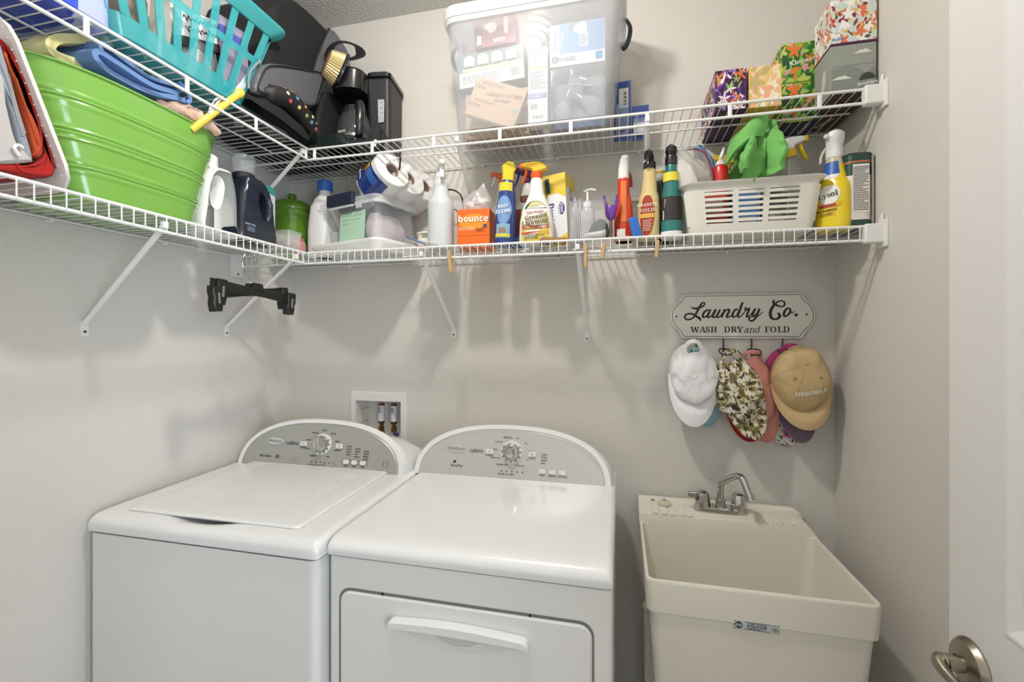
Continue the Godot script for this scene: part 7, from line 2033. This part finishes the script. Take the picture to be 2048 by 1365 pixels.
	b = thing("bulb_box", "second kraft card box lying flat behind the leaning one in the clear bin", "box", P.call(1.0, 0.012, 0.185), "bulb packages in the clear bin")
	part(b, "card", Geo.new().box(V(-0.13, 0, -0.05), V(0.1, 0.16, 0.02), 0.003, 1), M("c4ae98", 0.7))
	b = thing("spiral_bulb", "white spiral bulb near the top centre inside the clear bin", "light bulb", P.call(1.126, 0.32, 0.215), "", rot(0, 0, -15))
	var hel: Array = []
	for i in 90:
		var t := i / 89.0
		hel.append(V(cos(t * TAU * 3.5) * (0.03 + 0.012 * sin(PI * t)), t * 0.075, sin(t * TAU * 3.5) * 0.03))
	part(b, "spiral", Geo.new().tube(hel, 0.0095, 10), M("f2f0ea", 0.4))
	part(b, "ballast", Geo.new().lathe([[0.012, -0.05], [0.024, -0.03], [0.026, -0.008], [0.02, -0.002]], 24), M("e6e4de", 0.4))

func _bars(par: Node3D, x: Transform3D, w: float, h: float) -> void:
	var g := Geo.new()
	for k in 11:
		g.box(V(-w / 2 + w * k / 11.0, -h / 2, 0), V(-w / 2 + w * (k + [0.3, 0.6, 0.45][k % 3]) / 11.0, h / 2, 0.0004))
	part(par, "bar_code", g, M("3a3c40", 0.5), x)

func _bulb_print(par: Node3D, x: Transform3D, s: float) -> void:
	var o := PackedVector2Array()
	for p in curve([Vector2(0, 0.6), Vector2(0.34, 0.5), Vector2(0.45, 0.2), Vector2(0.3, -0.1), Vector2(0.17, -0.4), Vector2(-0.17, -0.4), Vector2(-0.3, -0.1), Vector2(-0.45, 0.2), Vector2(-0.34, 0.5)], 3, true):
		o.append(p * s)
	var b := part(par, "bulb_print", Geo.new().ext(o, 0, 0.0006), M("f0e6e0", 0.5), x)
	part(b, "bulb_base_print", Geo.new().box(V(-0.15 * s, -0.68 * s, 0), V(0.15 * s, -0.4 * s, 0.0006)), M("a8a4a0", 0.5))

func build_upper_left() -> void:
	# detergent jug lying on the shelf near the front wall
	var o := thing("detergent_jug", "lavender and blue detergent jug lying at the left end of the upper shelf", "jug", V(0.18, UP, 1.03))
	part(o, "jug_body", Geo.new().rects([[0.0, -0.1, 0.1, -0.088, -0.002, 0.03], [0.012, -0.112, 0.113, -0.1, 0.012, 0.035], [0.12, -0.112, 0.113, -0.1, 0.012, 0.035], [0.135, -0.1, 0.1, -0.085, 0.0, 0.03]], 5), M("aab4e4", 0.3, {"coat": 0.3}))
	part(o, "blue_label", Geo.new().rects([[-0.0005, -0.1, 0.1, -0.04, 0.05, 0.03], [0.011, -0.1135, 0.1145, -0.045, 0.06, 0.03], [0.121, -0.1135, 0.1145, -0.045, 0.06, 0.03]], 5), M("3450c8", 0.3, {"coat": 0.3}))
	part(o, "cap", Geo.new().tube([V(-0.03, 0.055, 0.06), V(-0.03, 0.055, 0.065), V(-0.03, 0.055, 0.13), V(-0.03, 0.055, 0.135)], [0.045, 0.05, 0.05, 0.045], 28), M("2a3ea8", 0.35))
	part(o, "embossed_frame", Geo.new().tube([V(0.115, 0.03, 0.0), V(0.115, 0.1, 0.0), V(0.115, 0.1, 0.05), V(0.115, 0.03, 0.05)], 0.0025, 6, true), M("4a66d8", 0.3, {"coat": 0.3}))
	build_teal_basket()
	build_bags()
	build_coffee_maker()

func build_teal_basket() -> void:
	# a tapered slotted basket in see-through teal plastic
	var teal := M("36b4ba", 0.2, {"alpha": 0.55})
	var edge := M("52c4c8", 0.25, {"alpha": 0.75})
	var o := thing("laundry_basket", "translucent teal slotted basket full of bags on the upper left shelf", "basket", V(0.17, UP, 0.755))
	var hx := func(y: float) -> float: return 0.132 + 0.03 * y / 0.29
	var hz := func(y: float) -> float: return 0.178 + 0.1 * y / 0.29
	part(o, "floor", Geo.new().rects([[0.0, -0.118, 0.118, -0.162, 0.162, 0.03], [0.01, -0.131, 0.131, -0.176, 0.176, 0.036], [0.013, -0.129, 0.129, -0.174, 0.174, 0.034]], 5), teal)
	var band := func(called: String, y0: float, y1: float) -> void:
		part(o, called, Geo.new().rects([[y0, -hx.call(y0), hx.call(y0), -hz.call(y0), hz.call(y0), 0.036], [y1, -hx.call(y1), hx.call(y1), -hz.call(y1), hz.call(y1), 0.036], [y1, -hx.call(y1) + 0.003, hx.call(y1) - 0.003, -hz.call(y1) + 0.003, hz.call(y1) - 0.003, 0.034], [y0, -hx.call(y0) + 0.003, hx.call(y0) - 0.003, -hz.call(y0) + 0.003, hz.call(y0) - 0.003, 0.034]], 5, false, false), teal)
	band.call("lower_band", 0.01, 0.055)
	band.call("middle_band", 0.152, 0.172)
	band.call("upper_band", 0.262, 0.292)
	part(o, "rim", Geo.new().rects([[0.262, -0.162, 0.162, -0.272, 0.272, 0.036], [0.285, -0.186, 0.186, -0.3, 0.3, 0.045], [0.296, -0.192, 0.192, -0.307, 0.307, 0.048], [0.3, -0.186, 0.186, -0.3, 0.3, 0.046], [0.288, -0.164, 0.164, -0.276, 0.276, 0.038]], 5, false, false), edge)
	for row in 2:
		var y0: float = [0.055, 0.172][row]
		var y1: float = [0.152, 0.262][row]
		for s in [-1, 1]:
			for i in 9:
				var f := func(u: float, v: float) -> Vector3:
					var y := lerpf(y0, y1, v)
					var k := (i - 4) / 4.0 * 0.94
					return V(s * (hx.call(y) - 0.0015), y, k * (hz.call(y) - 0.02) + lerpf(-0.0105, 0.0105, u))
				part(o, "slat", Geo.new().sheet(f, 2, 3, 0.003), teal, Transform3D.IDENTITY, 60.0)
			for i in 4:
				var f := func(u: float, v: float) -> Vector3:
					var y := lerpf(y0, y1, v)
					var k := (i - 1.5) / 1.5 * 0.94
					return V(k * (hx.call(y) - 0.02) + lerpf(-0.0115, 0.0115, u), y, s * (hz.call(y) - 0.0015))
				part(o, "slat", Geo.new().sheet(f, 2, 3, 0.003), teal, Transform3D.IDENTITY, 60.0)
	var P := func(x: float, y: float, z: float) -> Vector3: return V(x, UP + y, z)
	var b := thing("packed_bag", "brown grey soft bag in the left end of the teal basket", "bag", P.call(0.15, 0.02, 0.86))
	part(b, "bag_body", _lump([[0.0, 0.09, 0.06, 2.6], [0.06, 0.1, 0.07, 2.6], [0.16, 0.095, 0.066, 2.4], [0.23, 0.07, 0.05, 2.2], [0.25, 0.03, 0.02, 2.0]], 101, 0.014), M("7f766a", 0.7), Transform3D.IDENTITY, 60.0)
	b = thing("white_package", "cream white slim package standing in the teal basket", "package", P.call(0.24, 0.03, 0.795), "", rot(0, 0, -6))
	part(b, "package_body", Geo.new().box(V(-0.02, 0, -0.016), V(0.02, 0.2, 0.016), 0.005), M("e9ded0", 0.6))
	b = thing("packed_bag", "clear wrapped pinkish bundle in the middle of the teal basket", "bag", P.call(0.19, 0.016, 0.69))
	part(b, "bundle", _lump([[0.0, 0.07, 0.06, 2.4], [0.05, 0.08, 0.07, 2.4], [0.1, 0.074, 0.064, 2.2], [0.125, 0.04, 0.04, 2.0]], 102, 0.012), M("c9bcb8", 0.8), Transform3D.IDENTITY, 60.0)
	film_bag(b, "bag_film", [[0.0, 0.078, 0.07, 2.4], [0.06, 0.094, 0.084, 2.4], [0.12, 0.086, 0.076, 2.2], [0.16, 0.04, 0.04, 2.0], [0.18, 0.02, 0.03, 2.0]], film_mat(), 103, 0.01)
	b = thing("packed_bag", "black soft bag at the right end of the teal basket", "bag", P.call(0.17, 0.016, 0.605))
	part(b, "bag_body", _lump([[0.0, 0.085, 0.034, 2.4], [0.06, 0.095, 0.04, 2.6], [0.15, 0.09, 0.042, 2.4], [0.2, 0.06, 0.03, 2.2], [0.215, 0.02, 0.015, 2.0]], 104, 0.014), M("26262a", 0.5), Transform3D.IDENTITY, 60.0)
	b = thing("labelled_box", "white box with black handwriting leaning in the teal basket", "box", P.call(0.258, 0.15, 0.685), "", rot(24, 8, -4))
	part(b, "box_body", Geo.new().box(V(-0.014, 0, -0.1), V(0.014, 0.062, 0.09), 0.003, 1), M("f0efec", 0.6))
	part(b, "dark_side", Geo.new().box(V(-0.0142, -0.022, -0.1), V(0.0142, 0.0, 0.09), 0.002, 1), M("3c3634", 0.6))
	var pen := M("1c1c1e", 0.6)
	for row in 2:
		var pts: Array = []
		for i in 34:
			pts.append(V(0.0146, 0.044 - row * 0.024 + 0.009 * sin(i * 1.9 + row) * (0.6 + 0.4 * sin(i * 0.7)), 0.07 - i * 0.0046 + 0.002 * sin(i * 2.6)))
		part(b, "handwriting", Geo.new().tube(curve(pts, 2), 0.0016, 5, false, 0.4, Vector3.RIGHT), pen)
	for i in 2:
		b = thing("zip_bag", ["zip bag with a blue violet zip at the right end of the teal basket", "second zip bag with a blue violet zip, farther right in the teal basket"][i], "bag", P.call(0.27, 0.06, 0.6 - i * 0.05), "zip bags in the teal basket", rot(10, 0, -5))
		part(b, "bag_film", Geo.new().box(V(-0.005, 0, -0.024), V(0.005, 0.19, 0.024), 0.004), M("c2b8d0", 0.15, {"alpha": 0.5}))
		part(b, "zip_strip", Geo.new().box(V(-0.0056, 0.125, -0.0245), V(0.0062, 0.165, 0.0245), 0.002, 1), M("5358a8", 0.4))
	b = thing("film_strap", "white plastic strap tied over the lower right corner of the teal basket", "strap", P.call(0.3, 0.03, 0.61))
	part(b, "strap", Geo.new().tube(curve([V(0.0, 0.0, 0.02), V(0.008, 0.03, -0.01), V(0.006, 0.07, -0.035), V(0.004, 0.11, -0.055)], 6), [0.004, 0.005, 0.006, 0.007, 0.008, 0.009, 0.0095, 0.01, 0.01, 0.01, 0.0095, 0.009, 0.008, 0.007, 0.006, 0.005, 0.004, 0.0035, 0.003], 8, false, 0.3, Vector3.RIGHT), M("dfe8ea", 0.2, {"alpha": 0.7}))

func zy_slab(pts: Array, x0: float, x1: float, bev: float, n := 3) -> Geo:
	# an outline in z and y drawn along x
	var q: Array = []
	for e in pts:
		q.append(Vector2(-e[0], e[1]))
	return Geo.new().ext(PackedVector2Array(curve(q, n, true)), x0, x1, bev).moved(Transform3D(Basis(V(0, 0, -1), V(0, 1, 0), V(1, 0, 0)), Vector3.ZERO))

func build_bags() -> void:
	var black := M("151517", 0.8, {"bump": "cloth", "scale": 10.0, "depth": 0.5})
	var satin := M("6a696e", 0.4, {"bump": "cloth", "scale": 5.0, "depth": 0.3})
	var web := M("141416", 0.85, {"bump": "cloth", "scale": 24.0, "depth": 0.8})
	var o := thing("cooler_bag", "big black fabric cooler bag with a grey satin end and a carry strap", "bag", V(0, 0, 0))
	part(o, "bag_body", zy_slab([[0.47, 2.16], [0.5, 2.3], [0.48, 2.52], [0.42, 2.61], [0.31, 2.655], [0.16, 2.662], [0.07, 2.65], [0.035, 2.6], [0.03, 2.4], [0.04, 2.16], [0.2, 2.142]], 0.02, 0.3, 0.025), black, Transform3D.IDENTITY, 50.0)
	part(o, "satin_end", zy_slab([[0.165, 2.66], [0.075, 2.655], [0.028, 2.61], [0.024, 2.45], [0.05, 2.33], [0.21, 2.33], [0.275, 2.37], [0.262, 2.44], [0.22, 2.55]], 0.26, 0.3025, 0.006), satin, Transform3D.IDENTITY, 50.0)
	part(o, "seam", Geo.new().tube(curve([V(0.3, 2.658, 0.166), V(0.304, 2.55, 0.222), V(0.304, 2.44, 0.265), V(0.303, 2.37, 0.278)], 6), 0.003, 6), M("2c2c2f", 0.6))
	part(o, "carry_strap", Geo.new().tube(curve([V(0.305, 2.5, 0.2), V(0.335, 2.56, 0.2), V(0.37, 2.585, 0.18), V(0.41, 2.58, 0.15), V(0.425, 2.545, 0.15), V(0.4, 2.515, 0.18), V(0.36, 2.5, 0.21)], 7), 0.0185, 10, false, 0.12, V(0.3, 0.75, 0.6)), web)
	# the grey pouch in front of it
	o = thing("pouch", "grey satin soft pouch with dark piping in front of the cooler bag", "bag", V(0, 0, 0))
	part(o, "pouch_body", zy_slab([[0.567, 2.199], [0.562, 2.247], [0.529, 2.304], [0.448, 2.349], [0.352, 2.392], [0.249, 2.431], [0.238, 2.428], [0.266, 2.354], [0.3, 2.281], [0.402, 2.242], [0.492, 2.218]], 0.302, 0.335, 0.009), M("5c5c60", 0.42, {"bump": "cloth", "scale": 5.0, "depth": 0.25}), Transform3D.IDENTITY, 50.0)
	part(o, "piping", Geo.new().tube(curve([V(0.337, 2.205, 0.56), V(0.338, 2.247, 0.554), V(0.338, 2.3, 0.522), V(0.338, 2.343, 0.446), V(0.338, 2.386, 0.35), V(0.338, 2.424, 0.25), V(0.338, 2.35, 0.272), V(0.338, 2.286, 0.304), V(0.338, 2.248, 0.402), V(0.338, 2.224, 0.49)], 4, true), 0.0028, 6, true), M("1a1a1c", 0.6))
	part(o, "zip_line", Geo.new().tube(curve([V(0.322, 2.2, 0.585), V(0.322, 2.25, 0.58), V(0.322, 2.31, 0.54)], 6), 0.0035, 6), M("8a8a8e", 0.4))
	o = thing("black_case", "black fabric case standing under and behind the grey pouch", "case", V(0, 0, 0))
	part(o, "case_body", zy_slab([[0.25, 2.15], [0.27, 2.25], [0.24, 2.36], [0.16, 2.4], [0.085, 2.4], [0.075, 2.25], [0.08, 2.145]], 0.3035, 0.33, 0.008), black, Transform3D.IDENTITY, 50.0)
	# folding umbrella with dots
	o = thing("umbrella", "folded black umbrella with bright coloured dots lying below the grey pouch", "umbrella", V(0.325, UP + 0.05, 0.43))
	var way := curve([V(-0.02, 0.03, 0.13), V(0.0, 0.034, 0.08), V(0.01, 0.05, 0.02), V(0.016, 0.04, -0.04), V(0.018, 0.012, -0.095), V(0.018, 0.004, -0.112)], 5)
	var rad: Array = []
	for i in way.size():
		rad.append([0.02, 0.029, 0.03, 0.028, 0.025, 0.018][mini(5, i / 5)])
	part(o, "canopy", Geo.new().tube(way, rad, 18), M("17161a", 0.6))
	var dots := ["e0763a", "d8d2b8", "d04a52", "e89a5a", "5a8ab0", "d8c86a", "b84a5a", "e6a85a", "8fa86a", "d2564e", "e8c090", "6a90b8", "d87a4a", "c9d08a", "b0504a", "e2b64a"]
	for i in 16:
		var t := 0.36 + 0.58 * (i / 16.0)
		var k := t * (way.size() - 1)
		var c: Vector3 = way[int(k)]
		var a := deg_to_rad([62, 14, -30][i % 3])
		var n := V(cos(a), sin(a), 0.12).normalized()
		part(o, "dot", Geo.new().lathe([[0.0065, 0.0], [0.0055, 0.0012]], 14), M(dots[i], 0.6), Transform3D(Basis(Quaternion(Vector3.UP, n)), c + n * (float(rad[int(k)]) - 0.0005)))
	# webbing belt
	o = thing("belt", "wide black webbing strap looping over the shelf edge below the umbrella", "belt", V(0.318, UP + 0.006, 0.44))
	part(o, "webbing", Geo.new().tube(curve([V(-0.03, 0.06, 0.13), V(0.006, 0.042, 0.1), V(0.018, 0.035, 0.04), V(0.022, 0.022, -0.04), V(0.018, 0.02, -0.09), V(0.0, 0.045, -0.11), V(-0.01, 0.085, -0.1)], 6), 0.021, 10, false, 0.14, V(1, 0.15, 0)), web)
	o = thing("mesh_bag", "grey mesh bag squashed on the shelf under the black strap", "bag", V(0.255, UP, 0.44))
	part(o, "mesh", _lump([[0.0, 0.04, 0.075, 2.2], [0.01, 0.048, 0.09, 2.2], [0.024, 0.03, 0.06, 2.0]], 111, 0.006), M("6a6a6c", 0.7, {"bump": "terry", "scale": 30.0, "depth": 1.0}), Transform3D.IDENTITY, 60.0)
	# boxed game with lettering, flat on the shelf
	o = thing("flat_box", "dark flat box with pale lettering lying on the corner of the upper shelf", "box", V(0.13, UP, 0.52))
	part(o, "box_body", Geo.new().box(V(-0.1, 0, -0.07), V(0.15, 0.03, 0.07), 0.002, 1), M("3a3c3e", 0.55))
	words(o, "SYUR", 0.022, M("c2beb4", 0.5), T(0.09, -0.0006, 0.0, rot(90, 0, 50)), "Droid Sans", true)
	part(o, "lid_line", Geo.new().box(V(-0.101, 0.018, -0.071), V(0.151, 0.02, 0.071)), M("7a8a8c", 0.5))
	# dark glass dish
	var smoke := M("26322e", 0.06, {"alpha": 0.72})
	o = thing("glass_dish", "dark glass baking dish lying upside down on the shelf corner", "dish", V(0.335, UP, 0.235))
	part(o, "dish_wall", Geo.new().rects([[0.0, -0.14, 0.13, -0.075, 0.062, 0.03], [0.006, -0.144, 0.134, -0.079, 0.066, 0.032], [0.01, -0.132, 0.122, -0.067, 0.054, 0.03], [0.05, -0.112, 0.102, -0.052, 0.04, 0.03], [0.058, -0.1, 0.09, -0.042, 0.03, 0.025], [0.056, -0.09, 0.08, -0.03, 0.02, 0.02]], 5), smoke)
	part(o, "flat_rim", Geo.new().rects([[0.003, -0.15, 0.14, -0.085, 0.0665, 0.034], [0.008, -0.152, 0.142, -0.087, 0.0675, 0.035], [0.0095, -0.146, 0.136, -0.081, 0.066, 0.033]], 5), smoke)

func build_coffee_maker() -> void:
	var pl := M("1b1b1d", 0.22, {"coat": 0.6})
	var matt := M("2a2a2c", 0.5)
	var o := thing("coffee_maker", "black drip coffee maker with a gold filter basket tilted on its top", "coffee maker", V(0.432, UP, 0.125), "", rot(0, 8, 0))
	part(o, "base_plate", Geo.new().rects([[0.0, -0.1, 0.115, -0.105, 0.135, 0.04], [0.004, -0.104, 0.119, -0.109, 0.139, 0.042], [0.03, -0.102, 0.117, -0.107, 0.137, 0.042], [0.038, -0.092, 0.107, -0.097, 0.127, 0.04]], 5), pl)
	part(o, "hot_plate", Geo.new().lathe([[0.066, 0.038], [0.066, 0.041], [0.06, 0.043]], 32), M("4a4a4c", 0.35, {"metal": 0.8}), T(-0.022, 0, 0.05))
	part(o, "tower", Geo.new().rects([[0.035, 0.03, 0.115, -0.1, 0.04, 0.018], [0.3, 0.02, 0.115, -0.105, 0.05, 0.018]], 4), matt)
	part(o, "reservoir_wall", Geo.new().rects([[0.035, -0.09, 0.04, -0.105, -0.04, 0.02], [0.3, -0.095, 0.04, -0.108, -0.03, 0.02]], 4), pl)
	part(o, "lid_left", Geo.new().rects([[0.236, -0.095, 0.03, -0.09, 0.115, 0.05], [0.298, -0.1, 0.034, -0.1, 0.125, 0.055], [0.308, -0.095, 0.03, -0.095, 0.12, 0.052]], 5), pl)
	part(o, "lid_right", Geo.new().rects([[0.3, 0.03, 0.12, -0.108, 0.062, 0.02], [0.312, 0.028, 0.122, -0.11, 0.066, 0.02], [0.318, 0.034, 0.116, -0.104, 0.06, 0.018]], 4), pl)
	var g := part(o, "gauge", Geo.new().ext(PackedVector2Array([Vector2(-0.012, 0.0), Vector2(0.01, 0.002), Vector2(0.012, 0.13), Vector2(-0.016, 0.135)]), 0, 0.002, 0.0006), M("aeb2b6", 0.3), T(0.082, 0.13, 0.0465, rot(-1, 0, 0)))
	for i in 6:
		part(g, "gauge_mark", Geo.new().box(V(-0.003, 0.016 + i * 0.02, 0.002), V(0.003, 0.0185 + i * 0.02, 0.0024)), M("4a4c50", 0.5))
	# carafe on the hot plate
	var c := thing("carafe", "glass coffee carafe with a black handle on the coffee maker's hot plate", "carafe", V(0.417, UP + 0.044, 0.178), "", rot(0, 8, 0))
	part(c, "glass_body", Geo.new().lathe([[0.05, 0.001], [0.06, 0.006], [0.066, 0.03], [0.066, 0.055], [0.058, 0.09], [0.046, 0.118], [0.044, 0.128], [0.042, 0.128], [0.044, 0.116], [0.056, 0.09], [0.064, 0.055], [0.064, 0.03], [0.05, 0.008]], 40, Vector3.ZERO, true, true), M("4a4c4c", 0.04, {"alpha": 0.55}))
	part(c, "steel_band", Geo.new().lathe([[0.0605, 0.012], [0.0665, 0.014], [0.0668, 0.024], [0.066, 0.026]], 40, Vector3.ZERO, false, false), M("8d8d8c", 0.25, {"metal": 0.9}))
	part(c, "neck_band", Geo.new().lathe([[0.0465, 0.108], [0.049, 0.112], [0.046, 0.13], [0.044, 0.132]], 36), pl)
	part(c, "carafe_lid", Geo.new().lathe([[0.044, 0.13], [0.042, 0.14], [0.02, 0.146]], 32), pl)
	part(c, "handle", Geo.new().tube(curve([V(0.03, 0.125, 0.035), V(0.045, 0.138, 0.055), V(0.055, 0.115, 0.068), V(0.056, 0.06, 0.075), V(0.048, 0.022, 0.066), V(0.042, 0.014, 0.055)], 6), 0.0145, 14, false, 0.62), pl)
	var b := part(c, "name_plate", Geo.new().box(V(-0.018, -0.004, 0), V(0.018, 0.004, 0.001)), M("c8c8c6", 0.4), T(-0.02, 0.03, 0.0635, rot(0, -17, 0)))
	words(b, "MR. COFFEE", 0.0045, M("3a3a3c", 0.5), T(0, 0, 0.0011), "Droid Sans", true)
	# tilted basket of the filter
	o = thing("filter_basket", "gold and cream pleated coffee filter basket tipped against the coffee maker", "filter", V(0.355, 2.462, 0.262), "", Basis(Quaternion(Vector3.UP, V(0.6, -0.32, -0.72).normalized())))
	part(o, "pleated_wall", _pleats(), M("c9b684", 0.35, {"metal": 0.3}), Transform3D.IDENTITY, 20.0)
	part(o, "black_ring", Geo.new().lathe([[0.064, 0.046], [0.07, 0.05], [0.07, 0.058], [0.062, 0.06]], 36, Vector3.ZERO, false, false), pl)
	part(o, "foot", Geo.new().lathe([[0.04, -0.004], [0.048, 0.0], [0.046, 0.004]], 30), M("8a6a4a", 0.5))
	# the mains lead that hangs through the shelf
	o = thing("power_lead", "thin black power lead hanging from the coffee maker through the upper shelf", "cord", V(0.598, UP, 0.19))
	part(o, "lead", Geo.new().tube(curve([V(-0.08, 0.11, -0.02), V(-0.03, 0.05, 0.02), V(0.018, 0.004, 0.04), V(0.034, -0.03, 0.04), V(0.028, -0.07, 0.03), V(0.006, -0.075, 0.01), V(0.0, -0.04, 0.0)], 6), 0.0028, 8), M("1a1a1c", 0.5))

func _pleats() -> Geo:
	var rs: Array = []
	for q in [[0.046, 0.0], [0.063, 0.05], [0.06, 0.05], [0.043, 0.003]]:
		var r := PackedVector3Array()
		for j in 72:
			var t := TAU * j / 72
			var k: float = q[0] * (1.0 + (0.035 if j % 2 else -0.02))
			r.append(V(k * cos(t), q[1], -k * sin(t)))
		rs.append(r)
	return Geo.new().rings(rs, true, true)

func build_small() -> void:
	# clothes pegs clipped to the front rail
	var wood := M("c8a878", 0.75)
	var pins := [[0.85, 1.672, "long wooden clothes peg hanging below the plain spray bottle", 8.0, 1.0], [1.297, 1.668, "long wooden clothes peg hanging beside the right shelf brace", 0.0, 1.0], [1.351, 1.690, "small wooden clothes peg to the right of the right shelf brace", -8.0, 0.6], [1.508, 1.694, "small wooden clothes peg below the cream bottle", -6.0, 0.62]]
	for p in pins:
		var o := thing("clothes_peg", p[2], "clothes peg", V(p[0], LOW - 0.03, 0.3045), "wooden clothes pegs", rot(0, 0, p[3]))
		for s in [-1, 1]:
			part(o, "wooden_half", Geo.new().box(V(-0.0048, -0.062 * p[4], -0.0035), V(0.0048, 0.012, 0.0035), 0.0015, 1), wood, T(0, 0, s * 0.0065, rot(s * -3.0, 0, 0)))
		part(o, "spring", Geo.new().tube(curve([V(-0.006, -0.018 * p[4], 0.0), V(-0.006, -0.014 * p[4], 0.006), V(0.006, -0.014 * p[4], 0.006), V(0.006, -0.018 * p[4], -0.004)], 4), 0.0009, 5), M("8d8d90", 0.3, {"metal": 0.9}))
	# two trouser hangers with clips
	var bk := M("1d1e1b", 0.4)
	for i in 2:
		var o := thing("trouser_hanger", ["black plastic clip hanger nearest the wall under the left shelf", "black plastic clip hanger in front, tipped lower at the right"][i], "hanger", V(0.27 + i * 0.018, 1.598, 0.52 - i * 0.004), "black clip hangers", rot([4.5, -4.0][i], [2, -5][i], 0))
		part(o, "hook", Geo.new().tube(curve([V(0, 0.02, 0.0), V(0, 0.04, 0.004), V(0, 0.065, 0.022), V(0, 0.092, 0.028), V(0, 0.118, 0.016), V(0.0, 0.125, -0.004), V(0, 0.115, -0.022), V(0, 0.1, -0.028)], 5), 0.0016, 8), M("b0b0ae", 0.2, {"metal": 1.0}))
		part(o, "hook_socket", Geo.new().ext(PackedVector2Array([Vector2(-0.022, 0.0), Vector2(0.022, 0.0), Vector2(0.015, 0.024), Vector2(-0.015, 0.024)]), -0.007, 0.007, 0.002), bk, T(0, 0.004, 0, rot(0, 90, 0)))
		part(o, "bar", Geo.new().ext(PackedVector2Array([Vector2(-0.155, 0.018), Vector2(-0.155, -0.02), Vector2(-0.03, -0.012), Vector2(0.03, -0.012), Vector2(0.155, -0.02), Vector2(0.155, 0.018), Vector2(0.03, 0.012), Vector2(-0.03, 0.012)]), -0.006, 0.006, 0.0025), bk, T(0, 0, 0, rot(0, 90, 0)))
		for s in [-1, 1]:
			var c := part(o, "clip", Geo.new().ext(PackedVector2Array([Vector2(-0.014, 0.022), Vector2(0.014, 0.022), Vector2(0.0165, 0.004), Vector2(0.013, -0.01), Vector2(0.0165, -0.03), Vector2(0.012, -0.052), Vector2(-0.012, -0.052), Vector2(-0.0165, -0.03), Vector2(-0.013, -0.01), Vector2(-0.0165, 0.004)]), -0.013, 0.013, 0.003), bk, T(0.002, -0.004, s * (0.14 - i * 0.012), rot(0, 90, 0)))
			part(c, "clip_spring", Geo.new().box(V(-0.0035, -0.03, 0.0125), V(0.0035, 0.002, 0.016), 0.0015, 1), M("c0c0be", 0.25, {"metal": 0.9}))
